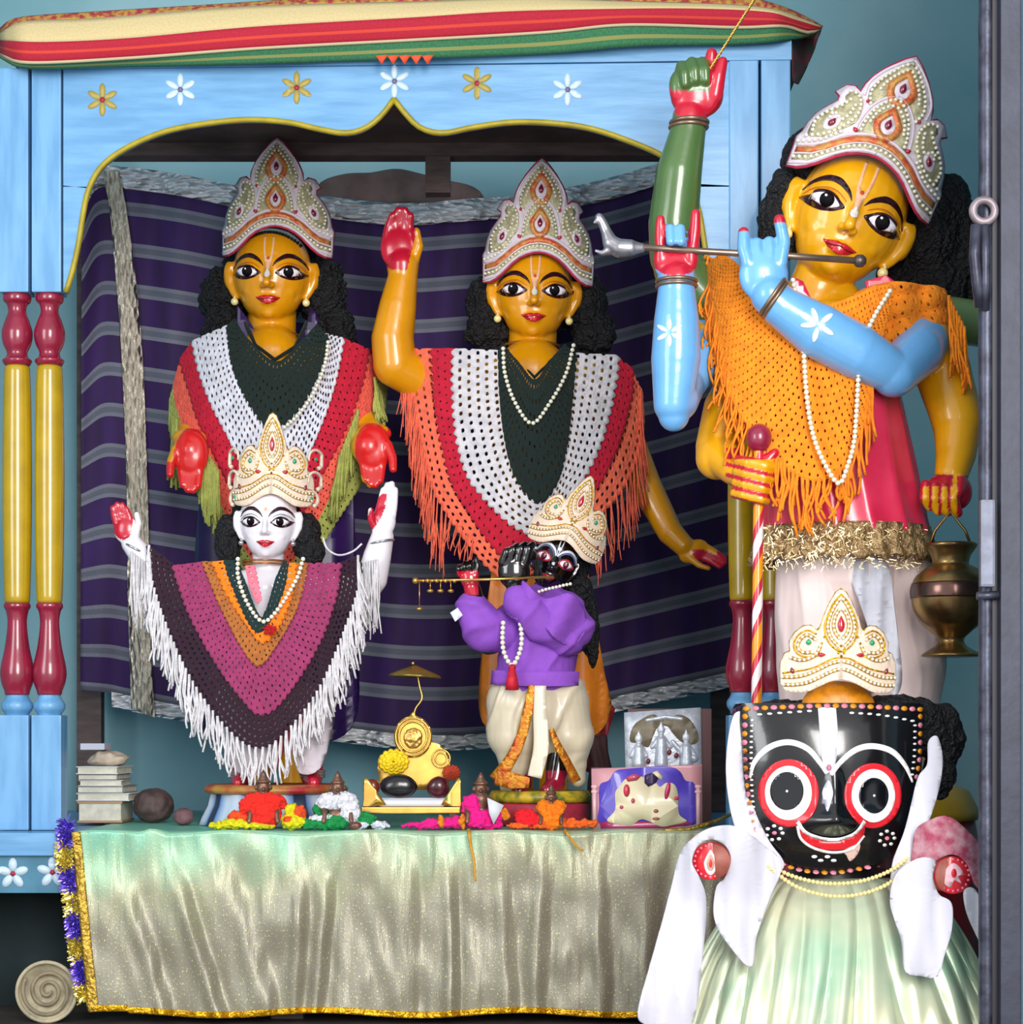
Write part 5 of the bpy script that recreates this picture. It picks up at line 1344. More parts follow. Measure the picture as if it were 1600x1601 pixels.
# ================================================================== large six-armed statue (right)
def statue_six():
    Y = 3.56; k = Y / F
    root = thing('six_armed_statue', 'large six-armed statue with tilted yellow face and orange crochet shawl', 'statue', Vector((P(1320, 0, Y).x, Y, 0)))
    J = lambda px, py, d=0: P(px, py, Y - d * k)
    fr = Frame(1337, 329, Y, rot=22.5, sc=1.44, dref=42)
    cl = Clay(); head_clay(cl, fr, neck=33)
    cl.chain([(J(1305, 480, -30), 46 * k), (J(1300, 560, -10), 92 * k), (J(1300, 650, -10), 84 * k), (J(1305, 730, -10), 78 * k), (J(1320, 830, -10), 92 * k), (J(1325, 900, -10), 86 * k)])
    cl.chain([(J(1300, 520, -20), 58 * k), (J(1190, 520, -20), 50 * k)]); cl.chain([(J(1300, 520, -20), 58 * k), (J(1440, 510, -20), 52 * k)])
    # green arm raised
    cl.chain([(J(1175, 520, -20), 44 * k), (J(1115, 480, -14), 42 * k), (J(1062, 420, 0), 40 * k)])
    cl.chain([(J(1056, 400, 0), 40 * k), (J(1053, 350, 6), 39 * k), (J(1062, 270, 12), 36 * k), (J(1076, 205, 14), 28 * k), (J(1078, 185, 14), 27 * k)])
    cl.ell(J(1090, 148, 14), (42 * k, 22 * k, 38 * k)); cl.ell(J(1060, 136, 20), (14 * k, 14 * k, 26 * k)); cl.ell(J(1112, 140, 22), (15 * k, 14 * k, 34 * k))
    for i, (x0, y0) in enumerate(((1066, 104), (1082, 98), (1098, 98))):      # curled fingers
        cl.chain([(J(x0 - 2, y0 + 14, 12), 10 * k), (J(x0, y0, 22), 9.4 * k), (J(x0 + 5, y0 + 12, 38), 8.4 * k), (J(x0 + 6, y0 + 27, 38), 7.2 * k)])
    cl.chain([(J(1108, 118, 16), 10.5 * k), (J(1112, 98, 18), 10 * k), (J(1113, 84, 20), 9 * k)])
    cl.chain([(J(1118, 150, 24), 13 * k), (J(1124, 118, 30), 11 * k), (J(1130, 97, 30), 8.5 * k)])
    # green arm passing behind the gate
    cl.chain([(J(1440, 500, -30), 42 * k), (J(1490, 500, -44), 36 * k), (J(1540, 508, -60), 36 * k), (J(1600, 520, -80), 32 * k)])
    # blue arm, far hand on the flute
    cl.chain([(J(1185, 520, -20), 44 * k), (J(1112, 545, 0), 34 * k), (J(1070, 600, 50), 33 * k), (J(1058, 625, 104), 34 * k)])
    cl.chain([(J(1053, 632, 114), 30 * k), (J(1057, 560, 116), 37.5 * k), (J(1058, 500, 118), 34 * k), (J(1058, 452, 120), 28 * k), (J(1058, 438, 120), 29 * k)])
    cl.ell(J(1054, 648, 112), (24 * k, 24 * k, 26 * k))
    cl.ell(J(1056, 414, 120), (32 * k, 16 * k, 26 * k)); cl.ell(J(1080, 400, 124), (12 * k, 13 * k, 26 * k)); cl.ell(J(1034, 404, 122), (12 * k, 12 * k, 20 * k))
    cl.chain([(J(1034, 400, 124), 9.5 * k), (J(1032, 366, 128), 8.5 * k), (J(1033, 343, 130), 7 * k)])
    cl.chain([(J(1082, 396, 126), 10 * k), (J(1087, 358, 130), 9 * k), (J(1088, 334, 132), 7.5 * k)])
    for x0 in (1048, 1064):
        cl.chain([(J(x0, 392, 116), 9 * k), (J(x0 - 1, 364, 122), 8.4 * k), (J(x0, 358, 136), 8 * k), (J(x0 + 1, 378, 146), 7.2 * k)])
    # blue arm across the chest, near hand on the flute
    cl.chain([(J(1455, 510, -10), 44 * k), (J(1435, 550, 60), 40 * k), (J(1398, 585, 110), 35 * k)])
    cl.chain([(J(1392, 580, 112), 34 * k), (J(1340, 550, 124), 41 * k), (J(1280, 518, 134), 41 * k), (J(1222, 480, 140), 31 * k), (J(1204, 462, 142), 29 * k)])
    cl.ell(J(1194, 430, 142), (37 * k, 17 * k, 40 * k))
    for pts in ([(1170, 412), (1163, 388), (1163, 364)], [(1186, 410), (1184, 392), (1183, 380)], [(1204, 410), (1204, 390), (1203, 378)], [(1220, 412), (1226, 378), (1219, 344)]):
        last = len(pts) - 1
        cl.chain([(J(x, y, 146 - i * 2), (10.8 - i * .9 if pts[0][0] in (1170, 1220) else 10 - i * .6) * k) for i, (x, y) in enumerate(pts)])
    for x0 in (1184, 1203): cl.chain([(J(x0, 380, 142), 8.8 * k), (J(x0, 384, 128), 8 * k), (J(x0, 398, 120), 7.5 * k)])
    # yellow arm holding the staff
    cl.chain([(J(1185, 560, -20), 42 * k), (J(1140, 640, 0), 40 * k), (J(1124, 698, 16), 36 * k), (J(1122, 716, 24), 34 * k)])
    cl.chain([(J(1124, 708, 24), 34 * k), (J(1150, 732, 64), 27 * k), (J(1168, 744, 88), 23 * k)])
    cl.ell(J(1178, 748, 96), (26 * k, 20 * k, 34 * k))
    for i, y0 in enumerate((722, 739, 756, 773)):
        dx = -i * 2
        cl.chain([(J(1156 + dx, y0 - 2, 100), 8.6 * k), (J(1170 + dx, y0 + 1, 118), 8.8 * k), (J(1196 + dx, y0 + 7, 122), 8.8 * k), (J(1209 + dx - i * 2, y0 + 10, 108), 8 * k)])
    cl.chain([(J(1184, 722, 104), 9.5 * k), (J(1204, 716, 112), 8.5 * k), (J(1212, 708, 112), 7.5 * k)])
    # yellow arm with the water pot
    cl.chain([(J(1455, 530, -20), 44 * k), (J(1474, 580, 6), 44 * k), (J(1492, 640, 24), 40 * k), (J(1498, 660, 28), 40 * k)])
    cl.chain([(J(1498, 662, 30), 38 * k), (J(1495, 710, 46), 31 * k), (J(1488, 742, 60), 26 * k)])
    cl.ell(J(1480, 766, 70), (32 * k, 24 * k, 26 * k)); cl.ell(J(1500, 770, 72), (20 * k, 20 * k, 26 * k))
    for i, x0 in enumerate((1448, 1462, 1477, 1492)):
        cl.chain([(J(x0, 758 + i * 1.5, 92), 8.6 * k), (J(x0 - 1, 778 + i, 100), 8.8 * k), (J(x0 + 6, 797 + i * 1.5 - (6 if i == 0 else 0), 90), 8 * k)])
    cl.chain([(J(1502, 752, 84), 9 * k), (J(1500, 768, 100), 8 * k), (J(1492, 778, 104), 7 * k)])
    # legs
    cl.chain([(J(1285, 880, -10), 64 * k), (J(1282, 980, -8), 54 * k), (J(1280, 1080, -8), 48 * k), (J(1282, 1190, -8), 36 * k), (J(1282, 1205, 26), 24 * k)])
    cl.chain([(J(1410, 880, -14), 62 * k), (J(1425, 980, -14), 54 * k), (J(1420, 1070, -14), 48 * k), (J(1402, 1190, -14), 36 * k), (J(1402, 1205, 22), 24 * k)])
    me = cl.cast(.0028, 4)
    dn = lambda co: (Y - co.y) / k
    seg = lambda ax, ay, bx, by, px, py: (px - ax) * (by - ay) - (py - ay) * (bx - ax)
    def rule(px, py, co):
        d = dn(co); c = C_Y2
        if px < 1108 and py < 480 and d < 78: c = C_GRN
        if px < 1180 and py < 500 and d < 40: c = C_GRN
        if px > 1468 and py < 545 and d < 24: c = srgb('#8fae72')
        if py < 230 and px < 1180:                       # raised fist
            c = C_GRN
            if d > 16 and py > 100 and inell(1088, 150, 42, 42)(px, py) and not (py < 128 and px < 1108 and d > 20) and seg(1050, 165, 1100, 190, px, py) > -2600: c = C_RED
            if py < 100 and px > 1102: c = C_RED
            if px > 1106 and py < 150 and d > 14: c = C_RED
            if d > 28 and px < 1110 and py < 142: c = C_GRN
        blueA = (px < 1112 and d > 78 and py > 300) or (px < 1128 and 500 < py < 690 and d > 8 and not (py > 615 and d < 60))
        if blueA and py < 690: c = C_BLUE
        if px < 1105 and d > 100 and 325 < py < 432:
            if inell(1057, 402, 40, 30)(px, py) and d > 118: c = C_RED
            if py < 392 and (px < 1041 or px > 1076): c = C_RED
            if 1041 < px < 1074 and py < 388: c = C_BLUE
        if d > 62 and px > 1140 and py < 640 and px < 1432 and not (py < 300): 
            if not (py < 440 and px > 1236): c = C_BLUE
        if 1385 < px < 1482 and 480 < py < 630 and d > (60 if px > 1446 else 44): c = C_BLUE
        if 1140 < px < 1240 and py < 440 and d > 100:
            if (py < 364 and px < 1176 and py < 362) or (px > 1206 and py < 348): c = C_RED
        # fists: red between the fingers
        if 1135 < px < 1222 and 700 < py < 800 and d > 60:
            c = C_Y2
            t = (py - (px - 1156) * .25 - 722) / 17.0
            if abs(t - round(t)) > .30 and t > -.2: c = C_RED
            if py < 718 or t > 3.4: c = C_RED
        if px > 1432 and 738 < py < 812 and d > 40:
            c = C_Y2
            t = (px - 1448) / 14.7
            if py > 758 and abs(t - round(t)) > .33 and px < 1500: c = C_RED
            if px > 1497 and py > 744: c = C_RED
            if py < 760 and px < 1490 and py > 742: c = C_RED
        if py > 855: c = srgb('#e6cfcb')
        return c
    def prule(co):
        kk = F / co.y; return rule(800 + co.x * kk, HORIZON - (co.z - EYE) * kk, co)
    paint(me, prule)
    link_mesh('statue_body', me, M_skin, root)
    bv = BVHTree.FromPolygons([v.co + ORI[root.name] for v in me.vertices], [tuple(p.vertices) for p in me.polygons])
    face_paint(root, fr, bv, 'y', tilak=M_tilak, gaze=0)
    earrings(root, fr)
    # painted blossoms on the blue arms
    def arm_flower(cx, cy, r, n=6, rot=0):
        o = None; pl = Frame(0, 0, Y)
        class Q:                               # rays run straight back from the picture-facing side
            def w(s, x, h, d=0): return P(x, h, 2.9)
        for i in range(n):
            a = 2 * PI * i / n + PI / 2 + rot
            bm = sheet(oval(cx + .56 * r * math.cos(a), cy - .56 * r * math.sin(a), .42 * r, .15 * r, 12, -a), 3)
            def proj(x, y):
                h = bv.ray_cast(P(x, y, 2.9), (P(x, y, 4) - P(x, y, 2.9)).normalized())
                return (h[0] + Vector((0, -.0007, 0))) if h[0] else P(x, y, Y - 120 * k)
            map_bm(bm, proj); face_viewer(bm)
            o = link_mesh('painted_petal', thicken(bm, .0007), mat_once('white_petal_paint', '#dff0fb', .35), root)
    arm_flower(1047, 520, 23); arm_flower(1280, 508, 29, 5, .35); arm_flower(1195, 428, 7)
    M_cop = mat_once('bracelet_copper', '#8d7563', .35, metal=.7)
    def bangle(pts, R1, R2, th, rot):
        for p in pts:
            bm = bmesh.new(); ring(bm, p, R1, R2, rot, th); obj('bangle', bm, M_cop, root)
    bangle([J(1078, 192, 14), J(1077, 199, 14)], 28.5 * k, 28 * k, 3.4 * k, Matrix.Identity(3))
    bangle([J(1058, 440, 120), J(1058, 447, 120)], 29.5 * k, 29 * k, 3 * k, Matrix.Identity(3))
    bangle([J(1208, 464, 142), J(1212, 469, 141)], 31 * k, 30.5 * k, 3.2 * k, Matrix.Rotation(-math.radians(55), 3, 'Y') @ Matrix.Rotation(0, 3, 'X'))
    # hair
    hr = hair(root, [(J(1222, 350, -40), (38 * k, 34 * k, 60 * k)), (J(1300, 250, -60), (80 * k, 44 * k, 60 * k)), (J(1225, 310, -30), (26 * k, 26 * k, 50 * k)), (J(1400, 290, -60), (80 * k, 44 * k, 60 * k)), (J(1455, 360, -50), (50 * k, 40 * k, 70 * k)), (J(1490, 330, -50), (30 * k, 30 * k, 60 * k)), (J(1505, 400, -55), (34 * k, 30 * k, 60 * k)), (J(1480, 440, -60), (50 * k, 34 * k, 50 * k)), (J(1430, 420, -70), (60 * k, 30 * k, 60 * k))], voxel=.006, amp=.006)
    cl2 = Clay(); cl2.chain([(J(1490, 290, -50), 8 * k), (J(1500, 330, -50), 26 * k), (J(1525, 400, -50), 30 * k), (J(1530, 460, -56), 26 * k)]); link_mesh('hair_bun', cl2.cast(.005, 2), M_hair, root)
    # legs in white cotton
    M_leg = mat('pale_pink_cotton', '#e8d3d0', rough=.65, var=.06, vscale=10)
    def tubecloth(name, prof, m, voxel=.004, fold=.003, fr_=.09):
        c = Clay(); c.chain([(J(a, b, c_), r * k) for a, b, c_, r in prof]); mm = c.cast(voxel, 4)
        displace(mm, lambda px, py, q: fold * math.exp(-5 * math.sin(px * fr_ + 1.8 * noise.noise(q * 7)) ** 2)); return link_mesh(name, mm, m, root)
    tubecloth('trouser_leg', [(1288, 880, -8, 72), (1284, 960, -6, 70), (1280, 1040, -6, 66), (1280, 1180, -6, 52)], M_leg)
    tubecloth('trouser_leg', [(1395, 880, -12, 60), (1430, 950, -12, 58), (1424, 1030, -12, 56), (1412, 1120, -12, 50), (1404, 1180, -12, 44)], M_leg)
    M_gz = mat('white_gauze', '#dfe0ec', rough=.5, var=.1, vscale=14); M_gz.node_tree.nodes['Principled BSDF'].inputs['Alpha'].default_value = .72
    cloth('gauze_fold', smooth_loop([(1325, 880), (1385, 880), (1400, 960), (1410, 1060), (1395, 1085), (1370, 1020), (1348, 950)], 40), lambda x, y: Y - (78 + 8 * math.sin(x * .2 + y * .01)) * k, M_gz, root, 10)
    # glossy crimson skirt
    M_sat = mat('crimson_satin', '#d11c42', rough=.25, col2='#e8365c', vscale=8, bump=.3, bscale=25, spec=.8)
    bm = bmesh.new(); c0 = J(1318, 640, -10)
    prof = []
    def skirt(name, y0, y1, x0f, x1f, dep, m, pleat=.006, nple=13, off=0.0, seg=150, rows=30, hem=None):
        bm = bmesh.new(); rings = []
        for j in range(rows + 1):
            t = j / rows; y = lerp(y0, y1, t); xa, xb = x0f(t), x1f(t); cx = (xa + xb) / 2; hw = (xb - xa) / 2
            row = []
            for i in range(seg):
                a = 2 * PI * i / seg; rr = 1 + (pleat / (hw * k)) * (1 - abs(math.sin(a * nple * .5 + .8 * math.sin(3 * t)))) * (0.4 + t)
                yy = y + (hem(a) if (hem and j == rows) else 0)
                q = P(cx, yy, Y + 10 * k); row.append(bm.verts.new(Vector((q.x + hw * k * rr * math.cos(a), q.y + dep(t) * k * rr * math.sin(a) - off, q.z))))
            rings.append(row)
        for a, b in zip(rings, rings[1:]):
            for i in range(seg): bm.faces.new((a[i], a[(i + 1) % seg], b[(i + 1) % seg], b[i]))
        bmesh.ops.recalc_face_normals(bm, faces=bm.faces[:])
        return link_mesh(name, thicken(bm, .003), m, root)
    skirt('crimson_skirt', 560, 850, lambda t: lerp(1208, 1198, t), lambda t: lerp(1392, 1450, t), lambda t: lerp(98, 106, t), M_sat, .007, 14)
    M_tin = mat('gold_tinsel_flounce', '#c2a274', rough=.35, metal=.5, col2='#8a6d48', vscale=60, bump=1.0, bscale=120, bdist=.01)
    fl = skirt('gold_flounce', 826, 880, lambda t: lerp(1192, 1180, t), lambda t: lerp(1450, 1456, t), lambda t: lerp(110, 120, t), M_tin, .010, 30, 0, 240, 10, hem=lambda a: 5 * math.sin(a * 24))
    bm = bmesh.new(); rnd = random.Random(4)
    for i in range(700):
        x = rnd.uniform(1184, 1452); y = rnd.uniform(822, 888); u = (x - 1318) / 136
        p = P(x, y, Y + 10 * k - (122 * math.sqrt(max(0, 1 - u * u)) + 3) * k)
        a = rnd.uniform(0, 2 * PI); l = rnd.uniform(.004, .012); d = Vector((math.cos(a), rnd.uniform(-.5, .1), math.sin(a))) * l; s_ = Vector((-math.sin(a), 0, math.cos(a))) * .0006
        bm.faces.new([bm.verts.new(q) for q in (p - s_, p + s_, p + d + s_, p + d - s_)])
    tag(link_mesh('tinsel_threads', thicken(bm, .0004), mat('pale_gold_tinsel', '#d9bd8c', rough=.3, metal=.6), fl, False), kind='stuff')
    cloth('red_collar', [(1238, 432), (1256, 440), (1270, 470), (1282, 500), (1255, 492), (1240, 465)], lambda x, y: Y - 70 * k, M_sat, root, 8)
    cloth('red_collar', [(1352, 440), (1385, 430), (1402, 442), (1398, 462), (1360, 468)], lambda x, y: Y - 40 * k, M_sat, root, 8)
    # orange crochet shawl
    M_or = yarn('orange_shawl_yarn', '#f58a12')
    Yf = lambda x, y: Y - (12 + 100 * max(0, 1 - min(1, abs(x - 1300) / 190) ** 2.3) ** .5) * k + max(0, abs(x - 1300) / 190 - 1) * .06
    A0 = [(1160, 425), (1225, 452), (1285, 472), (1345, 458), (1400, 445), (1450, 448)]
    A1 = [(1118, 420), (1128, 560), (1185, 680), (1262, 745), (1325, 715), (1362, 600), (1385, 520), (1480, 456)]
    sh = crochet('shawl', [(1130, 398), (1185, 436), (1240, 462), (1285, 478), (1330, 466), (1370, 450), (1400, 447)],
                 [(1104, 420), (1106, 500), (1132, 590), (1190, 690), (1262, 748), (1320, 730), (1352, 650), (1366, 570)], Yf, M_or, root, 13, hole=.3, scallop=4, lift=.004, nrow=20, thick=.006)
    # shoulder part, gathered
    Ys = lambda x, y: Y - (64 - 40 * ((x - 1400) / 110) ** 2 + 5 * math.sin(x * .13) + 4 * math.sin(y * .17 + x * .05)) * k
    crochet('shoulder_gather', [(1335, 462), (1370, 448), (1410, 442), (1450, 446), (1475, 455)], [(1360, 590), (1385, 570), (1430, 530), (1470, 530), (1500, 525)], Ys, M_or, sh, 13, hole=.3, scallop=3, nrow=7, thick=.006)
    # knotted yarn ends
    Yl = lambda x, y: Yf(x, y) - .006
    e = curve2([(1108, 400), (1118, 470), (1138, 580), (1160, 640), (1194, 690)], 24)
    fringe('fringe', e, Yl, M_or, sh, 90, 8, 2.0, 2, 31, curl=16, dirf=lambda x, y: -8)
    fringe('fringe', curve2([(1195, 690), (1262, 748), (1322, 728)], 18), Yl, M_or, sh, 100, 8, 2.5, 2, 33, curl=16, lenf=lambda x, y: 96 if x < 1280 else 70)
    fringe('fringe', curve2([(1322, 728), (1350, 660), (1364, 600)], 7), Yl, M_or, sh, 85, 6, 2.4, 2, 34, curl=8)
    fringe('fringe', [(1484 + i * 4, 462 + i * 8) for i in range(7)], lambda x, y: Y - 62 * k, M_or, sh, 110, 10, 2.3, 3, 35, curl=12, dirf=lambda x, y: 6)
    fringe('fringe', [(1440 + i * 7, 520) for i in range(5)], lambda x, y: Y - 66 * k, M_or, sh, 50, 12, 2.2, 3, 36, curl=12)
    # left lace edge falling off the shoulder, behind the green arm
    crochet('edge_lace', [(1150, 412), (1150, 470), (1158, 560), (1185, 640)], [(1104, 400), (1106, 480), (1122, 590), (1160, 680)], lambda x, y: Yf(x, y) + .006, M_or, sh, 16, hole=.7, scallop=3, nrow=3)

    crown_a('large tilted pearl-beaded crown with red gems and orange edging on the six-armed statue', Frame(1370, 243, Y, rot=22.5, sc=1.40, scy=1.22, dref=46))
    # the objects it holds
    flt = thing('brass_flute', 'long brown metal flute with a silver bird finial held across by the blue hands', 'flute', J(1150, 395, 136))
    bm = bmesh.new(); tube(bm, [J(1000, 386, 132), J(1100, 393, 136), J(1230, 400, 138), J(1346, 408, 134)], 5.0 * k, 14); obj('flute_pipe', bm, mat('brown_metal_pipe', '#8a7566', rough=.3, metal=.7, var=.2, vscale=30), flt)
    bm = bmesh.new(); lathe(bm, J(1346, 408, 134), [(.001, -9 * k), (7 * k, -9 * k), (9.5 * k, -5 * k), (9.5 * k, 3 * k), (5 * k, 8 * k), (.001, 8 * k)], 20, Matrix.Rotation(PI / 2, 3, 'Y')); obj('flute_cap', bm, mat_once('dark_pipe_cap', '#5f5350', .35, metal=.6), flt)
    c = Clay(); c.chain([(J(1002, 388, 132), 8 * k), (J(985, 388, 132), 13 * k), (J(968, 388, 132), 14 * k), (J(955, 380, 132), 12 * k), (J(948, 362, 132), 8 * k), (J(942, 348, 132), 7 * k), (J(937, 340, 132), 6.5 * k)]).chain([(J(937, 342, 132), 5 * k), (J(930, 348, 134), 2.6 * k)]).chain([(J(952, 392, 132), 7 * k), (J(942, 396, 132), 4 * k), (J(932, 392, 132), 2.5 * k)])
    link_mesh('bird_finial', c.cast(.002, 2), mat('tarnished_silver', '#a3a0a6', rough=.3, metal=.75, var=.25, vscale=40), flt)
    stf = thing('striped_staff', 'candy-striped walking staff with a maroon ball on top, held in the yellow fist', 'staff', Vector((J(1180, 1100, 108).x, J(0, 0, 108).y, 0)))
    bm = bmesh.new(); uvl = bm.loops.layers.uv.new('uv'); seg = 16; n_ = 120; g = []
    a0, a1 = J(1187, 700, 108), Vector((J(1178, 1100, 108).x, J(0, 0, 108).y, 0.002))
    for j in range(n_ + 1):
        p = a0.lerp(a1, j / n_); g.append([bm.verts.new(p + Vector((math.cos(2 * PI * i / seg), math.sin(2 * PI * i / seg), 0)) * 8 * k) for i in range(seg)])
    for j in range(n_):
        for i in range(seg):
            f = bm.faces.new((g[j][i], g[j][(i + 1) % seg], g[j + 1][(i + 1) % seg], g[j + 1][i]))
            for l, (u, v) in zip(f.loops, ((i, j), (i + 1, j), (i + 1, j + 1), (i, j + 1))): l[uvl].uv = (u / seg, v / n_)
    bm.faces.new(list(reversed(g[0]))); bm.faces.new(g[-1]); bmesh.ops.recalc_face_normals(bm, faces=bm.faces[:])
    n = NT('spiral_stripes'); uv = n.n('UVMap'); sx = n.n('SeparateXYZ'); n.l(uv.outputs[0], sx.inputs[0])
    m1 = n.n('Math', _operation='MULTIPLY'); n.l(sx.outputs[1], m1.inputs[0]); m1.inputs[1].default_value = 9.0
    m2 = n.n('Math', _operation='ADD'); n.l(m1.outputs[0], m2.inputs[0]); n.l(sx.outputs[0], m2.inputs[1])
    m3 = n.n('Math', _operation='FRACT'); n.l(m2.outputs[0], m3.inputs[0])
    r = n.n('ValToRGB'); r.color_ramp.interpolation = 'CONSTANT'; e = r.color_ramp.elements; e[0].position = 0; e[0].color = (*srgb('#efe6e4'), 1); e[1].position = .28; e[1].color = (*srgb('#c4233a'), 1)
    x = e.new(.45); x.color = (*srgb('#f0930f'), 1); x = e.new(.8); x.color = (*srgb('#c4233a'), 1)
    n.l(m3.outputs[0], r.inputs['Fac']); n.l(r.outputs['Color'], n.b.inputs['Base Color']); set_p(n.b, Roughness=.3, **{'Coat Weight': .4})
    obj('staff_rod', bm, n.m, stf)
    bm = bmesh.new(); sphere(bm, J(1187, 685, 108), (19.5 * k, 19.5 * k, 22 * k), 28, 18); obj('ball_knob', bm, mat_once('maroon_knob', '#8c1c3c', .3, coat=.5), stf)
    # water pot
    pot = thing('brass_water_pot', 'round brass water pot with a dark band and flared foot hanging at the right gate', 'pot', J(1487, 1026, 108))
    c = J(1487, 1026, 108); pr = [(0.001, 0), (41, 0), (42, 3), (34, 8), (22, 16), (19, 26), (28, 36), (44, 50), (55, 68), (59, 88), (59, 104), (52, 120), (38, 132), (27, 138), (27, 146), (30, 154), (37, 164), (39, 168), (37, 170)]
    q = cr([(a, 0, b) for a, b in pr], 90)
    def lat(name, pts, m, par):
        bm = bmesh.new(); rings = []
        for v in pts: rings.append([bm.verts.new(c + Vector((v.x * k * math.cos(2 * PI * i / 48), v.x * k * math.sin(2 * PI * i / 48), v.z * k))) for i in range(48)])
        for a, b in zip(rings, rings[1:]):
            for i in range(48): bm.faces.new((a[i], a[(i + 1) % 48], b[(i + 1) % 48], b[i]))
        return link_mesh(name, thicken(bm, .002), m, par)
    lat('pot_body', q, M_brass, pot)
    lat('dark_band', [v + Vector((1.0, 0, 0)) for v in q if 84 < v.z < 110], mat('dark_bronze_band', '#6b5048', rough=.22, metal=.9, var=.3, vscale=20), pot)
    # handle of the pot rising to the fist
    bm = bmesh.new(); tube(bm, [J(1452, 862, 108), J(1462, 830, 108), J(1486, 800, 108), J(1510, 830, 108), J(1522, 862, 108)], 2.4 * k, 8); obj('pot_handle', bm, M_brass, pot)
    # cord from the raised hand
    cd = thing('twisted_rope', 'thin twisted gold rope rising from the raised green hand past the top of the picture', 'rope', J(1134, 82, 30))
    bm = bmesh.new(); a, b = J(1108, 112, 36), J(1192, -20, 30); pts = [a.lerp(b, i / 80) for i in range(81)]
    for ph in (0, PI):
        tube(bm, [p + Vector((math.cos(i * .9 + ph), math.sin(i * .9 + ph), 0)) * 1.5 * k for i, p in enumerate(pts)], 1.5 * k, 6)
    # it ends on a nail in the beam above
    tube(bm, [b, b + Vector((.12, .0, .30))], 1.6 * k, 6)
    obj('cord_strand', bm, M_goldm, cd)
    necklace('very long pearl necklace reaching the hem of the orange crochet shawl', [(1240, 438), (1246, 470), (1256, 540), (1262, 620), (1272, 680), (1290, 725), (1312, 756), (1326, 728), (1336, 690), (1340, 640), (1345, 560), (1356, 520), (1370, 490), (1392, 455)],
             Yf, M_pearl, 4.2, 8.0, n=120, off=.030)
    c = Vector((P(1345, 0, Y).x, Y + .02, 0)); bm = bmesh.new(); lathe(bm, c, [(.001, 0), (.20, 0), (.215, .10), (.215, .30), (.20, .385), (.001, .385)], 48); obj('pedestal', bm, mat_once('dark_red_pedestal_paint', '#8e1420', .35, coat=.3), root)
    bm = bmesh.new(); lathe(bm, c, [(.001, .385), (.205, .385), (.208, .40), (.19, .435), (.16, .447), (.001, .447)], 48); obj('pedestal_top', bm, mat_once('yellow_pedestal_paint', '#d0a51a', .35, coat=.3), root)
    return root
statue_six()
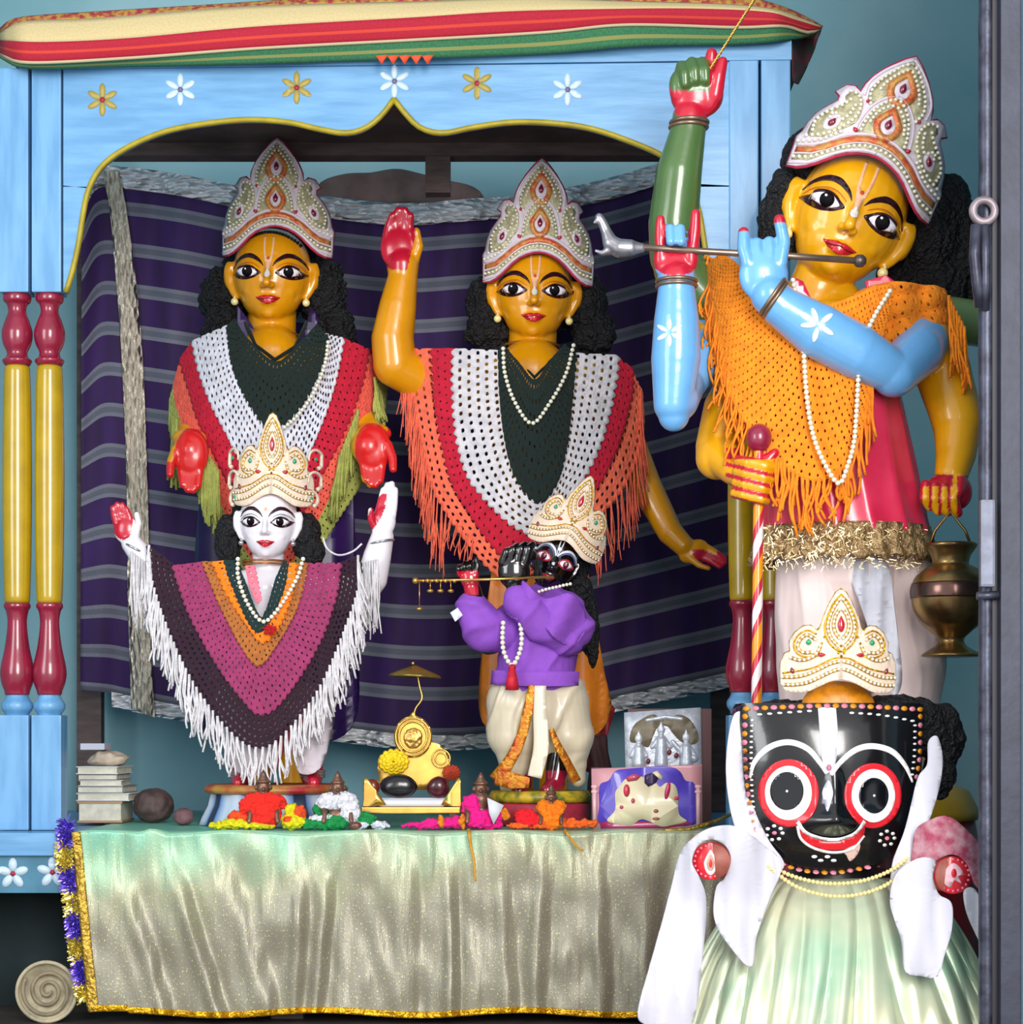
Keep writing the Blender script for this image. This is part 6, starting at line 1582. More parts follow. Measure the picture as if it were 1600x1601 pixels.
# ================================================================== large black-faced figure with round eyes (front right)
def statue_round_eyes():
    Y = 3.22; k = Y / F
    base = Vector((P(1310, 0, Y).x, Y, 0))
    root = thing('round_eyed_statue', 'large black wooden statue with huge round white and red eyes and pale satin skirt', 'statue', base)
    J = lambda px, py, d=0: P(px, py, Y - d * k)
    cx, cy = 1310, 1235
    fr = Frame(cx, cy, Y, dref=60)
    out = smooth_loop([(-142, 131), (-100, 134), (0, 136), (100, 134), (142, 129), (141, 80), (137, 30), (127, -25), (108, -72), (80, -106), (40, -124), (5, -129), (-40, -126), (-80, -112), (-112, -82), (-130, -40), (-138, 10), (-141, 70)], 60)
    # square up the top corners
    out = [(x, min(h, 134)) for x, h in out]
    def bulge(x, h):
        u = x / 146.0; v = (h - 5) / 142.0
        d = 60 * max(0, 1 - u * u) ** .6 * max(.0, 1 - .55 * max(0, abs(v)) ** 2.4)
        d += 26 * math.exp(-((x + 6) / 42.0) ** 2 - ((h + 48) / 17.0) ** 2)          # snout above the mouth
        d += 10 * math.exp(-((x + 6) / 10.0) ** 2) * smooth01((h + 60) / 40) * smooth01((60 - h) / 60)
        d -= 8 * math.exp(-((abs(x - 0) - 66) / 40.0) ** 2 - ((h + 6) / 40.0) ** 2)
        return d
    bm = sheet(out, 6); 
    for v in bm.verts: v.co = fr.w(v.co.x, v.co.y, bulge(v.co.x, v.co.y))
    face_viewer(bm)
    r = bmesh.ops.extrude_face_region(bm, geom=bm.faces[:])
    nv = [v for v in r['geom'] if isinstance(v, bmesh.types.BMVert)]
    for v in nv: v.co.y = Y + .10
    bmesh.ops.recalc_face_normals(bm, faces=bm.faces[:])
    # subtle carving marks
    hm = obj('wooden_head', bm, mat('black_gloss_wood', '#0a080b', rough=.2, coat=.6, bump=.12, bscale=40), root, sharp=50)
    bv = BVHTree.FromPolygons([v.co + ORI[root.name] for v in hm.data.vertices], [tuple(p.vertices) for p in hm.data.polygons])
    L = lambda pts: [(x - cx, cy - y) for x, y in pts]
    W = mat_once('white_face_paint', '#e9e6e6', .3, coat=.3); R_ = mat_once('bright_red_face_paint', '#d41e2c', .3, coat=.3); O = mat_once('orange_dot_paint', '#d98a1c', .4); PK = mat_once('pink_dot_paint', '#d97f93', .4)
    BK = mat_once('pupil_black', '#0a0a10', .12, coat=.6)
    for (ex, ey, r1, r2, wx, wy, bx, by, px, py) in ((1237, 1240, 45, 52, 35, 42, 25, 30, 1235, 1237), (1366, 1244, 46, 50, 35, 41, 24, 28, 1366, 1244)):
        e = decal('eye', oval(ex - cx, cy - ey, r1, r2, 48), bv, fr, R_, hm, 7, .0008, .001)
        decal('eye_white', oval(ex - cx, cy - ey, wx, wy, 48), bv, fr, W, e, 5, .0026, .001)
        decal('pupil', oval(px - cx, cy - py, bx, by, 40), bv, fr, BK, e, 5, .0044, .001)
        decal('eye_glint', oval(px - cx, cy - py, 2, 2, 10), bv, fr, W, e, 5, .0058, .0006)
    decal('eyebrow', stroke(L([(1180, 1218), (1187, 1192), (1208, 1170), (1237, 1162), (1265, 1172), (1284, 1194), (1294, 1210)]), [3, 7, 9, 9, 9, 8, 6], 40), bv, fr, W, hm, 7)
    decal('eyebrow', stroke(L([(1299, 1212), (1314, 1193), (1338, 1174), (1365, 1168), (1396, 1176), (1418, 1198), (1431, 1224)]), [6, 8, 9, 9, 9, 7, 3], 40), bv, fr, W, hm, 7)
    decal('forehead_mark', L([(1283, 1108), (1311, 1109), (1312, 1150), (1308, 1186), (1300, 1208), (1292, 1208), (1286, 1186), (1284, 1150)]), bv, fr, mat_once('mark_paint_lilac_white', '#cfcfe2', .35), hm, 7)
    decal('nose_mark', smooth_loop(L([(1296, 1220), (1302, 1238), (1299, 1254), (1293, 1268), (1290, 1254), (1287, 1238)]), 30), bv, fr, mat_once('mark_paint_lilac_white', '#cfcfe2', .35), hm, 7)
    decal('nose_dot', oval(1297 - cx, cy - 1201, 3.5, 5, 14), bv, fr, mat_once('muted_pink_paint', '#b06a80', .4), hm, 7, .0018)
    mo = decal('mouth', smooth_loop(L([(1251, 1286), (1262, 1301), (1285, 1312), (1310, 1314), (1335, 1305), (1349, 1288), (1352, 1300), (1345, 1318), (1320, 1327), (1290, 1327), (1264, 1318), (1253, 1303)]), 60), bv, fr, R_, hm, 7, .0012)
    decal('lip_edge', stroke(L([(1250, 1284), (1262, 1299), (1285, 1308), (1310, 1310), (1335, 1301), (1350, 1283)]), [6, 5, 5, 5, 5, 6], 40), bv, fr, W, mo, 7, .0024)
    decal('lip_edge', stroke(L([(1250, 1290), (1256, 1310), (1275, 1324), (1305, 1331), (1335, 1325), (1352, 1305)]), [4, 4, 4, 4, 4, 3], 40), bv, fr, W, mo, 7, .0024)
    decal('chin_smear', smooth_loop(L([(1322, 1328), (1345, 1318), (1344, 1332), (1333, 1345), (1326, 1336)]), 30), bv, fr, mat_once('peach_smear', '#d9b4a8', .5), hm, 7, .0014)
    for dx in range(4): decal('chin_mark', oval(1277 + dx * 10 - cx, cy - 1338 - (dx % 2) * 6, 4.5, 2.4, 12), bv, fr, W, hm, 7, .0012)
    # dotted borders
    def dots(name, pts, rx, ry, sp, ms, along=True):
        c = cr([(*p, 0) for p in pts], max(2, int(sum(math.dist(a, b) for a, b in zip(pts, pts[1:])) / sp)))
        bms = [bmesh.new() for _ in ms]
        for i, p in enumerate(c):
            b2 = sheet(oval(p.x - cx, cy - p.y, rx, ry, 10), 50); me = bpy.data.meshes.new('t'); b2.to_mesh(me); b2.free(); bms[i % len(ms)].from_mesh(me); bpy.data.meshes.remove(me)
        for b_, m in zip(bms, ms):
            map_bm(b_, lambda x, y: on_skin(bv, fr, x, y, .0010)); face_viewer(b_); link_mesh(name, thicken(b_, .0009), m, hm)
    dots('dotted_border', [(1176, 1110), (1310, 1106), (1446, 1111)], 5.2, 3.8, 12.5, [O, PK])
    dots('dotted_border', [(1174, 1122), (1173, 1180), (1177, 1240), (1188, 1296)], 4, 4.4, 12.5, [O, PK])
    dots('dotted_border', [(1446, 1122), (1444, 1180), (1438, 1216)], 4, 4.2, 11.5, [O, PK])
    dots('dotted_border', [(1216, 1345), (1255, 1359), (1310, 1363), (1360, 1355)], 5, 3.2, 12, [O, PK])
    dots('dashed_border', [(1195, 1119), (1270, 1114)], 4, 1.8, 12, [W]); dots('dashed_border', [(1335, 1117), (1380, 1120), (1432, 1129)], 4, 1.8, 12, [W])
    dots('dashed_border', [(1184, 1128), (1182, 1180), (1184, 1250), (1192, 1300), (1206, 1314)], 2.6, 1.7, 8, [W]); dots('dashed_border', [(1436, 1136), (1434, 1180), (1430, 1212)], 3, 1.7, 8, [W])
    for qx, qy in ((1216, 1302), (1389, 1310)):
        dots('cheek_rosette', [(qx + 12 * math.cos(a), qy + 11 * math.sin(a)) for a in [2 * PI * i / 9 for i in range(9)]], 3.2, 2.6, 8, [W]); decal('rosette_centre', oval(qx - cx, cy - qy, 3.6, 3, 12), bv, fr, PK, hm, 7, .001)
    # body log and arm stumps
    bm = bmesh.new(); lathe(bm, base + Vector((0, .062, 0)), [(.001, 0), (.07, 0), (.07, .30), (.07, .37), (.001, .37)], 32); obj('body_log', bm, mat_once('black_wood_body', '#131015', .4), root)
    M_arm = mat_once('rose_wood_arm', '#9c5548', .5, var=.3, vscale=30)
    for ax, ay, nm in ((1111, 1346, 'almond'), (1490, 1368, 'figure')):
        bm = bmesh.new(); s = 1 if ax < 1300 else -1
        a0 = J(ax + s * 70, ay - 14, -20); a1 = J(ax, ay, 112)
        tube(bm, [a0, a0.lerp(a1, .5), a1], [29 * k, 28 * k, 27 * k], 32); ar = obj('arm_stump', bm, M_arm, root)
        f2 = Frame(ax, ay, Y, dref=112); 
        def disc(name, ol, d, m, par, th=.001):
            b_ = sheet(ol, 60); map_bm(b_, lambda x, y: f2.w(x, y, d)); face_viewer(b_); return link_mesh(name, thicken(b_, th), m, par)
        cap = disc('end_cap', oval(0, 0, 28.5, 28.5, 40), 113.5, mat_once('red_cap_paint', '#d3202e', .3, coat=.3), ar, .003)
        rb = bmesh.new()
        for i in range(20):
            a = 2 * PI * i / 20; sphere(rb, f2.w(24 * math.cos(a), 24 * math.sin(a), 115.2), (1.9 * k, .6 * k, 1.9 * k), 8, 6)
        obj('cap_dots', rb, PK, cap)
        if s > 0:
            disc('cap_motif', drop(0, -2, 10, 19), 115.3, W, cap); disc('cap_motif_inner', drop(0, -2, 6, 13), 116.2, mat_once('pale_ochre_motif', '#c99a86', .4), cap); disc('cap_motif_core', drop(0, -3, 2.5, 7), 117.0, R_, cap)
        else:
            disc('cap_motif', smooth_loop([(-14, -4), (-10, 10), (0, 18), (10, 12), (15, 2), (8, -2), (12, -12), (2, -8), (-4, -18), (-12, -14)], 40), 115.3, mat_once('pale_pink_motif', '#eab9c2', .4), cap)
            disc('cap_motif_core', oval(1, 3, 4, 7, 16), 116.2, R_, cap)
    # turban piece and hair
    bm = bmesh.new(); sphere(bm, J(1311, 1104, -22), (58 * k, 24 * k, 40 * k), 28, 18); obj('orange_turban', bm, mat_once('orange_silk_turban', '#ec920c', .4, var=.3, vscale=60, bump=.5), root)
    hair(root, [(J(1440, 1140, -30), (44 * k, 30 * k, 44 * k)), (J(1478, 1150, -40), (30 * k, 26 * k, 50 * k)), (J(1470, 1210, -40), (26 * k, 24 * k, 40 * k)), (J(1400, 1110, -40), (70 * k, 24 * k, 24 * k)), (J(1230, 1115, -50), (60 * k, 24 * k, 22 * k))], voxel=.005, amp=.006)
    # satin skirt
    n = NT('pale_green_satin'); b = n.b; tc = n.n('TexCoord'); t = n.n('TexNoise', Scale=7.0, Detail=3); n.l(tc.outputs['Object'], t.inputs['Vector'])
    r = n.n('ValToRGB'); e = r.color_ramp.elements; e[0].position = .33; e[0].color = (*srgb('#9cc0a2'), 1); e[1].position = .72; e[1].color = (*srgb('#dcd5b2'), 1); x = e.new(.5); x.color = (*srgb('#c3cdb0'), 1)
    n.l(t.outputs['Fac'], r.inputs['Fac']); n.l(r.outputs['Color'], b.inputs['Base Color']); set_p(b, Roughness=.3, Metallic=.35)
    bm = bmesh.new(); seg = 320; rows = 44; rings = []
    for j in range(rows + 1):
        t_ = j / rows; row = []; y = lerp(1374, 1672, t_)
        hw = lerp(112, 285, t_ ** .62) if t_ > 0 else 105; dp = lerp(30, 185, t_ ** .6)
        for i in range(seg):
            a = 2 * PI * i / seg
            w_ = a * 15 + 1.3 * math.sin(a * 3 + 1) + .8 * math.sin(t_ * 4 + a * 5)
            pl = (abs(math.sin(w_)) - .5) * (3 + 17 * t_ ** .8) + 3 * math.sin(a * 41 + t_ * 9) * t_
            q = P(1311, y, Y); row.append(bm.verts.new(Vector((q.x + (hw + pl) * k * math.cos(a), Y + .01 + (dp + pl) * k * math.sin(a) * (.5 if math.sin(a) > 0 else 1), max(.002, q.z)))))
        rings.append(row)
    for a, b_ in zip(rings, rings[1:]):
        for i in range(seg): bm.faces.new((a[i], a[(i + 1) % seg], b_[(i + 1) % seg], b_[i]))
    bm.faces.new(list(reversed(rings[0])))
    bmesh.ops.recalc_face_normals(bm, faces=bm.faces[:])
    sk = link_mesh('satin_skirt', thicken(bm, .002), n.m, root)
    # white shawl pieces
    M_wc = mat('white_cotton_shawl', '#c9c7d3', rough=.75, var=.03, vscale=8, bump=.2, bscale=30)
    wob = lambda x, y, a=4: a * math.sin(x * .09 + y * .012) + a * .8 * math.exp(-4 * math.sin(x * .07 - y * .012 + 1.5 * noise.noise(Vector((x * .01, y * .006, 1)))) ** 2) + a * .7 * noise.noise(Vector((x * .03, y * .012, 4)))
    def wc(pts, dfun, name='white_shawl', m=None, th=.003, sm=60): return cloth(name, smooth_loop(pts, sm), lambda x, y: Y - dfun(x, y) * k, m or M_wc, root, 8, th)
    wc([(1146, 1122), (1160, 1112), (1170, 1120), (1170, 1200), (1178, 1260), (1200, 1310), (1226, 1348), (1214, 1362), (1180, 1335), (1152, 1300), (1138, 1240), (1136, 1180)], lambda x, y: 6 + 40 * smooth01((y - 1200) / 150) + wob(x, y, 3))
    wc([(1112, 1294), (1082, 1312), (1062, 1340), (1044, 1410), (1022, 1490), (998, 1590), (1040, 1602), (1082, 1598), (1098, 1500), (1104, 1410), (1094, 1372), (1082, 1348), (1092, 1322), (1112, 1312), (1134, 1322), (1143, 1344), (1134, 1372), (1120, 1388), (1117, 1436), (1140, 1478), (1174, 1512), (1184, 1462), (1204, 1405), (1222, 1352), (1190, 1318), (1150, 1292)],
       lambda x, y: 96 + 36 * math.exp(-((x - 1112) / 60) ** 2) * smooth01((1420 - y) / 120) + 40 * smooth01((y - 1400) / 180) + wob(x, y, 6))
    wc([(1452, 1160), (1466, 1152), (1474, 1190), (1468, 1235), (1450, 1292), (1432, 1335), (1424, 1372), (1432, 1410), (1412, 1420), (1394, 1398), (1396, 1350), (1414, 1300), (1426, 1255), (1436, 1215), (1450, 1195)], lambda x, y: 50 + 40 * smooth01((y - 1200) / 150) + wob(x, y, 4))
    wc([(1436, 1342), (1462, 1346), (1458, 1372), (1468, 1398), (1488, 1412), (1489, 1452), (1478, 1492), (1466, 1526), (1440, 1526), (1416, 1518), (1410, 1470), (1392, 1412), (1402, 1366)], lambda x, y: 118 + 40 * smooth01((y - 1380) / 150) + wob(x, y, 6))
    wc([(1508, 1392), (1526, 1392), (1544, 1440), (1540, 1482), (1522, 1452), (1510, 1420)], lambda x, y: 112 + wob(x, y, 3))
    M_pr = mat('dusty_pink_print', '#b98a95', rough=.7, col2='#a03a55', vscale=60, detail=6)
    wc([(1432, 1300), (1450, 1284), (1482, 1276), (1514, 1300), (1538, 1332), (1544, 1392), (1524, 1382), (1512, 1350), (1490, 1336), (1464, 1346), (1440, 1368), (1424, 1372), (1426, 1336)], lambda x, y: 92 + 30 * math.exp(-((x - 1490) / 45) ** 2) + wob(x, y, 3), 'pink_shawl', M_pr)
    crown_b('cream crown with a red drop gem and green gems above the round-eyed black face', Frame(1312, 1063, Y, rot=0.5, sc=.97, scy=1.0, dref=24), bend=150)
    Yn = lambda x, y: Y - (62 + 44 * max(0, 1 - ((x - 1310) / 150) ** 2)) * k
    pn = necklace('double strand of yellow pearls under the chin of the round-eyed black face', [(1192, 1344), (1235, 1368), (1290, 1381), (1345, 1378), (1395, 1360), (1428, 1334)], Yn, mat_once('yellow_pearl_bead', '#e6d592', .2, coat=.5), 3.6, 6.6, n=80, off=.006)
    bm = bmesh.new(); beads(bm, [P(p.x, p.y, Yn(p.x, p.y) - .010) for p in cr([(*q, 0) for q in [(1196, 1350), (1245, 1386), (1300, 1401), (1350, 1397), (1395, 1378), (1430, 1342)]], 80)], 3.6 * k, 6.6 * k, 2)
    obj('bead_string', bm, mat_once('yellow_pearl_bead', '#e6d592', .2), pn)
statue_round_eyes()

# ================================================================== things standing on the altar
ZA = zt + 0.0058      # top of the cloth
def PA(px, Y, h=0):   # a point on the altar top under pixel column px, h pixels above it
    k = Y / F; return Vector((P(px, 0, Y).x, Y, ZA + h * k))
# --- pile of books and papers
Yb_ = 4.1
z = ZA; cols = ['#a08263', '#d8d8dc', '#c9c3b8', '#dcdcd8', '#b9b4ae', '#e2e2e2', '#9b8a6a', '#cfcdd6']
specs = [(122, 192, 34, '#b08c6c', 'thick tan book at the bottom of the book pile'), (122, 206, 12, '#dcdcdc', 'white notebook lying just above the thick tan book'), (122, 196, 11, '#7d8a86', 'green-edged booklet in the middle of the book pile'),
         (122, 190, 9, '#e0dedd', 'pale booklet above the green-edged one in the book pile'), (122, 186, 9, '#6a6f70', 'thin dark-covered booklet in the upper half of the book pile'), (122, 188, 12, '#e3e3e1', 'white booklet under the crumpled beige bundle of the book pile')]
for i, (x0, x1, hpx, c, lab) in enumerate(specs):
    k = Yb_ / F; h = hpx * k; t = thing('book', lab, 'book', Vector(((P(x0, 0, Yb_).x + P(x1, 0, Yb_).x) / 2, Yb_, z)), 'books and papers piled by the left rear post')
    w = P(x1, 0, Yb_).x - P(x0, 0, Yb_).x; R_ = Matrix.Rotation(random.uniform(-.06, .06), 3, 'Z'); cc = ORI[t.name] + Vector((0, .06, h / 2))
    bm = bmesh.new(); box(bm, cc, (w - .006, .128, h * .8), R_); obj('pages', bm, mat_once('book_pages', '#d9d3c4', .8, var=.15, vscale=60), t, smooth=False)
    bm = bmesh.new()
    for s in (-1, 1): box(bm, cc + Vector((0, 0, s * h * .44)), (w, .134, h * .1), R_)
    obj('cover', bm, mat_once('book_cover_' + str(i), c, .6, var=.1), t, smooth=False)
    z += h + .0003
c = Clay(); k = Yb_ / F
for i in range(5): c.ell(Vector((P(150 + i * 6, 0, Yb_).x, Yb_ + .05, z + (7 + (i % 3) * 5) * k)), (22 * k, 30 * k, 7 * k))
mm = c.cast(.003, 2); displace(mm, lambda px, py, q: .004 * noise.noise(q * 60))
tag(link_mesh('cloth_bundle', mm, mat('beige_paper_cloth', '#c4b3a0', rough=.8, var=.25, vscale=40)), 'crumpled beige bundle lying on top of the book pile', 'bundle')
bm = bmesh.new(); zz = max(v.co.z for v in mm.vertices) + ORI[[o.name for o in bpy.data.objects if o.name.startswith('cloth_bundle')][0]].z
box(bm, (P(142, 0, Yb_).x, Yb_ + .05, zz + 5 * k), (38 * k, .07, 10 * k), None, .001); tag(obj('small_box', bm, mat_once('lilac_card', '#c3c4d6', .6), smooth=False), 'small pale lilac box topmost on the book pile', 'box')
# --- brown coconut and little pot behind
def lump(name, label, cat, c_, r, col, amp=.003, fs=60, rough=.7, parent=None, group=None, metal=0, vox=.0025):
    cl = Clay()
    if isinstance(r, (tuple, list)): cl.ell(c_, r)
    else: cl.ell(c_, (r, r, r))
    me = cl.cast(vox, 1); displace(me, lambda px, py, q: amp * noise.noise(q * fs))
    o = link_mesh(name, me, mat('m_' + name, col, rough=rough, metal=metal, var=.3, vscale=40, bump=.5, bscale=120), parent)
    return tag(o, label, cat, group)
k = 4.1 / F
lump('coconut', 'dark brown fibrous coconut beside the book pile', 'coconut', PA(240, 4.12, 26), (32 * k, 28 * k, 27 * k), '#4c3a38', .004, 70)
lump('small_coconut', 'small reddish-brown nut between the coconut and the striped pedestal', 'nut', PA(287, 4.0, 13), (16 * k, 14 * k, 13.5 * k), '#6d4a50', .002, 90)

# --- little brass deities dressed in bright wool
def fluff(name, blobs, col, parent, vox=.0024, amp=.005):
    cl = Clay()
    for c_, r in blobs: cl.ell(c_, r)
    me = cl.cast(vox, 1); displace(me, lambda px, py, q: amp * (noise.noise(q * 120) + .6 * noise.noise(q * 260)))
    return link_mesh(name, me, mat_once('wool_' + col.strip('#'), col, .95, var=.22, vscale=160, bump=1.0, bscale=320, bdist=.004), parent)
def brass_idol(label, px, Y, hpx, clothes, dark='#7a5a4a', lean=0):
    k = Y / F; root = thing('brass_figurine', label, 'figurine', PA(px, Y), 'small brass figurines in woollen clothes along the altar edge')
    A = lambda x, h, d=0: PA(px + x, Y - d * k, h)
    s = hpx / 95.0; c = Clay()
    c.ell(A(0, 20 * s), (20 * s * k, 14 * k, 20 * s * k)); c.chain([(A(0, 30 * s), 11 * s * k), (A(0, 52 * s), 14 * s * k), (A(0, 58 * s), 8 * s * k)])
    c.ell(A(0, 69 * s), (11 * s * k, 10 * s * k, 12 * s * k)); c.ell(A(0, 80 * s), (13 * s * k, 12 * s * k, 4 * s * k)); c.chain([(A(0, 82 * s), 9 * s * k), (A(0, 92 * s), 5 * s * k), (A(0, 99 * s), 1.6 * s * k)])
    for q in (-1, 1):
        c.ell(A(q * 12 * s, 70 * s), (3.5 * k * s, 3 * k, 5 * k * s))
        c.chain([(A(q * 14 * s, 52 * s), 6 * s * k), (A(q * 26 * s, 36 * s, 8), 5 * s * k), (A(q * 22 * s, 26 * s, 18), 4.5 * s * k), (A(q * 24 * s, 14 * s, 24), 4 * s * k)])
    c.ell(A(0, 67 * s, 10), (2.2 * k, 3 * k, 3 * k))
    me = c.cast(.0016, 1)
    link_mesh('figurine_body', me, mat_once('tarnished_brass', dark, .4, metal=.55, var=.35, vscale=60), root)
    for nm, col, bl in clothes:
        for grp in ([[q] for q in bl] if nm == 'wool_trim' else [bl]):
            fluff(nm, [(A(x, h, d), (rx * k, ry * k, rh * k)) for x, h, d, rx, ry, rh in grp], col, root)
    return root
YD = 3.83
brass_idol('brass figurine in a red wool tunic with yellow and orange skirt', 412, YD, 88, [
    ('wool_tunic', '#f5281c', [(-6, 44, 6, 26, 14, 14), (14, 42, 6, 22, 14, 14), (2, 22, 10, 26, 16, 22), (-26, 34, 8, 12, 12, 14)]),
    ('wool_skirt', '#d9d010', [(-60, 5, 4, 28, 12, 6), (-38, 10, 6, 24, 14, 9), (-12, 6, 14, 30, 12, 6), (46, 12, 6, 20, 12, 12), (44, 26, 2, 12, 10, 14)]),
    ('wool_trim', '#f0501c', [(-42, 20, 8, 14, 10, 10), (-28, 14, 10, 12, 8, 10), (56, 26, 6, 10, 8, 12), (40, 14, 12, 10, 6, 8)])])
brass_idol('brass figurine in white fluffy wool with a green skirt', 528, YD + .01, 86, [
    ('wool_tunic', '#e4e2ee', [(-14, 42, 6, 20, 12, 13), (10, 44, 6, 22, 14, 14), (20, 26, 8, 16, 14, 18), (-20, 16, 14, 26, 8, 6)]),
    ('wool_skirt', '#0d8a45', [(-36, 8, 10, 26, 12, 9), (-8, 10, 12, 26, 12, 12), (-26, 30, 0, 12, 8, 14), (42, 14, 2, 20, 10, 11)]),
    ('wool_trim', '#dcdcec', [(34, 6, 10, 14, 8, 6), (66, 5, 6, 16, 8, 6)])])
brass_idol('dark brass figurine in magenta wool spreading far to its left', 752, YD + .01, 84, [
    ('wool_tunic', '#f5108c', [(-14, 34, 6, 15, 12, 20), (-6, 14, 10, 22, 14, 13), (16, 18, 8, 20, 12, 14)]),
    ('wool_skirt', '#f0148a', [(-40, 10, 6, 22, 10, 9), (-70, 8, 4, 26, 10, 7), (-100, 5, 4, 24, 8, 5), (16, 6, 12, 20, 8, 6)]),
    ('wool_trim', '#e8861c', [(-62, 12, 12, 6, 5, 9), (-28, 12, 16, 5, 5, 12), (38, 22, 10, 8, 6, 10)])])
brass_idol('small brass figurine in orange wool with red skirt, before the crimson pedestal', 862, YD + .01, 66, [
    ('wool_tunic', '#ff7d08', [(-10, 32, 6, 13, 12, 13), (10, 32, 6, 13, 12, 13), (0, 16, 8, 20, 14, 18)]),
    ('wool_skirt', '#ee1424', [(-40, 20, 6, 18, 10, 12), (-30, 10, 10, 22, 10, 9)]),
    ('wool_trim', '#f2641a', [(-48, 5, 12, 22, 8, 5), (34, 8, 6, 22, 8, 7), (56, 9, 6, 20, 8, 6), (-14, 5, 14, 20, 6, 5)])])
k = YD / F
lump('brass_toe_ring_cup', 'tiny brown brass cup at the edge beside the green wool', 'cup', PA(556, 3.79, 7), (10 * k, 8 * k, 6.5 * k), '#7a5048', .001, 90, .4, metal=.5)
bm = bmesh.new(); 
for q in [[(762, 50), (788, 38), (772, 8), (765, 26)]]:
    vs_ = [bm.verts.new(PA(x, 3.80, h)) for x, h in q]; bm.faces.new(vs_)
me = thicken(bm, .001); tag(link_mesh('paper_scrap', me, mat_once('pale_paper', '#cfd0da', .7)), 'folded pale grey paper scrap leaning by the magenta wool', 'paper')
# loose orange threads falling over the cloth edge
for i, (pts, lab) in enumerate((([(733, 1298, 3.80), (734, 1304, 3.742), (736, 1320, 3.742), (741, 1345, 3.738), (744, 1378, 3.735)], 'ochre thread hanging over the cloth edge under the magenta wool'),
                                ([(884, 1299, 3.80), (887, 1303, 3.742), (893, 1312, 3.742), (903, 1324, 3.742), (912, 1330, 3.742)], 'short ochre thread on the cloth edge under the orange wool'))):
    bm = bmesh.new(); tube(bm, cr([P(*p) for p in pts], 24), [3.2 * k * (1 - .5 * j / 24) for j in range(24)], 6)
    tag(obj('thread', bm, mat_once('ochre_wool_thread', '#c9922c', .8)), lab, 'thread')

# --- golden throne with sacred stones
Yt = 3.90; k = Yt / F
T = lambda px, py, d=0: P(px, py, Yt - d * k)
th = thing('golden_throne', 'little golden metal throne with a round medallion back and angled arms', 'throne', PA(645, Yt))
def plate(name, ol, d, t, m, par, Yf=None):
    bm = sheet(ol, 12); map_bm(bm, lambda x, y: T(x, y, d)); face_viewer(bm); return link_mesh(name, thicken(bm, t), m, par)
plate('throne_back', smooth_loop([(648, 1150), (658, 1162), (674, 1160), (690, 1166), (702, 1182), (704, 1205), (690, 1232), (604, 1232), (592, 1212), (592, 1190), (604, 1176), (622, 1172), (630, 1164)], 60), -20, .006, M_goldm, th)
plate('medallion', oval(646, 1152, 30, 33, 40), -16, .008, M_goldm, th)
bm = bmesh.new()
for r in (22, 27): tube(bm, [T(646 + r * math.cos(a), 1152 + r * 1.08 * math.sin(a), -8) for a in [2 * PI * i / 40 for i in range(40)]], 1.8 * k, 8, closed=True)
obj('medallion_ring', bm, M_goldm, th)
c = Clay(); c.ell(T(646, 1154, -8), (15 * k, 4 * k, 17 * k)); mm = c.cast(.002, 1); displace(mm, lambda px, py, q: .002 * noise.noise(q * 160)); link_mesh('medallion_relief', mm, mat_once('dull_gold_relief', '#b98f4a', .35, metal=.8), th)
plate('back_finial', [(646, 1112), (655, 1124), (650, 1130), (642, 1130), (637, 1124)], -16, .005, M_goldm, th)
bm = bmesh.new(); 
for rr in (9, 14): tube(bm, [T(690 + rr * math.cos(a), 1186 + rr * math.sin(a), -12) for a in [2 * PI * i / 24 for i in range(24)]], 1.5 * k, 6, closed=True)
for rr in (9, 14): tube(bm, [T(606 + rr * math.cos(a), 1192 + rr * math.sin(a), -12) for a in [2 * PI * i / 24 for i in range(24)]], 1.5 * k, 6, closed=True)
obj('scroll_work', bm, M_goldm, th)
bm = bmesh.new(); a0 = T(567, 1262, 0); a1 = T(721, 1275, 0)
boxb(bm, a0.x, a1.x, Yt - 34 * k, Yt + 24 * k, T(0, 1272, 34).z, T(0, 1262, 34).z, .002); obj('throne_seat', bm, M_goldm, th, smooth=False)
for ol in ([(568, 1218), (574, 1215), (604, 1258), (568, 1262)], [(720, 1216), (716, 1216), (690, 1258), (721, 1262)]): plate('throne_arm', ol, 30, .006, M_goldm, th)
for x in (578, 708):
    for d in (-16, 26):
        bm = bmesh.new(); q = T(x, 1270, d); boxb(bm, q.x - 5 * k, q.x + 5 * k, q.y - 5 * k, q.y + 5 * k, ZA, q.z, .001); obj('throne_foot', bm, mat_once('dark_throne_foot', '#4a3324', .5, metal=.3), th, smooth=False)
c = Clay()
zs = T(0, 1262, 34).z
c.chain([(Vector((T(592, 0).x, Yt - 8 * k, zs + 7 * k)), 7 * k), (Vector((T(696, 0).x, Yt - 8 * k, zs + 7 * k)), 7 * k)]); c.chain([(Vector((T(598, 0).x, Yt - 24 * k, zs + 6 * k)), 6 * k), (Vector((T(692, 0).x, Yt - 24 * k, zs + 6 * k)), 6 * k)])
tag(link_mesh('white_cushion', c.cast(.002, 2), mat_once('white_cushion_cloth', '#cfcfd6', .8)), 'thin white cushion on the seat of the golden throne', 'cushion')
zc = zs + 13 * k
def stone(label, px, r, col, dy=-8, zoff=0, rough=.25, amp=.002):
    cl = Clay(); cl.ell(Vector((T(px, 0).x, Yt + dy * k, zc + r[2] * k + zoff * k)), (r[0] * k, r[1] * k, r[2] * k)); me = cl.cast(.0022, 2)
    displace(me, lambda px_, py_, q: amp * noise.noise(q * 40)); return tag(link_mesh('sacred_stone', me, mat_once('stone_' + col.strip('#'), col, rough, coat=.3, var=.3, vscale=40)), label, 'stone', 'sacred stones on the golden throne')
stone('large black oval stone in the middle of the golden throne', 624, (30, 16, 19), '#17121a')
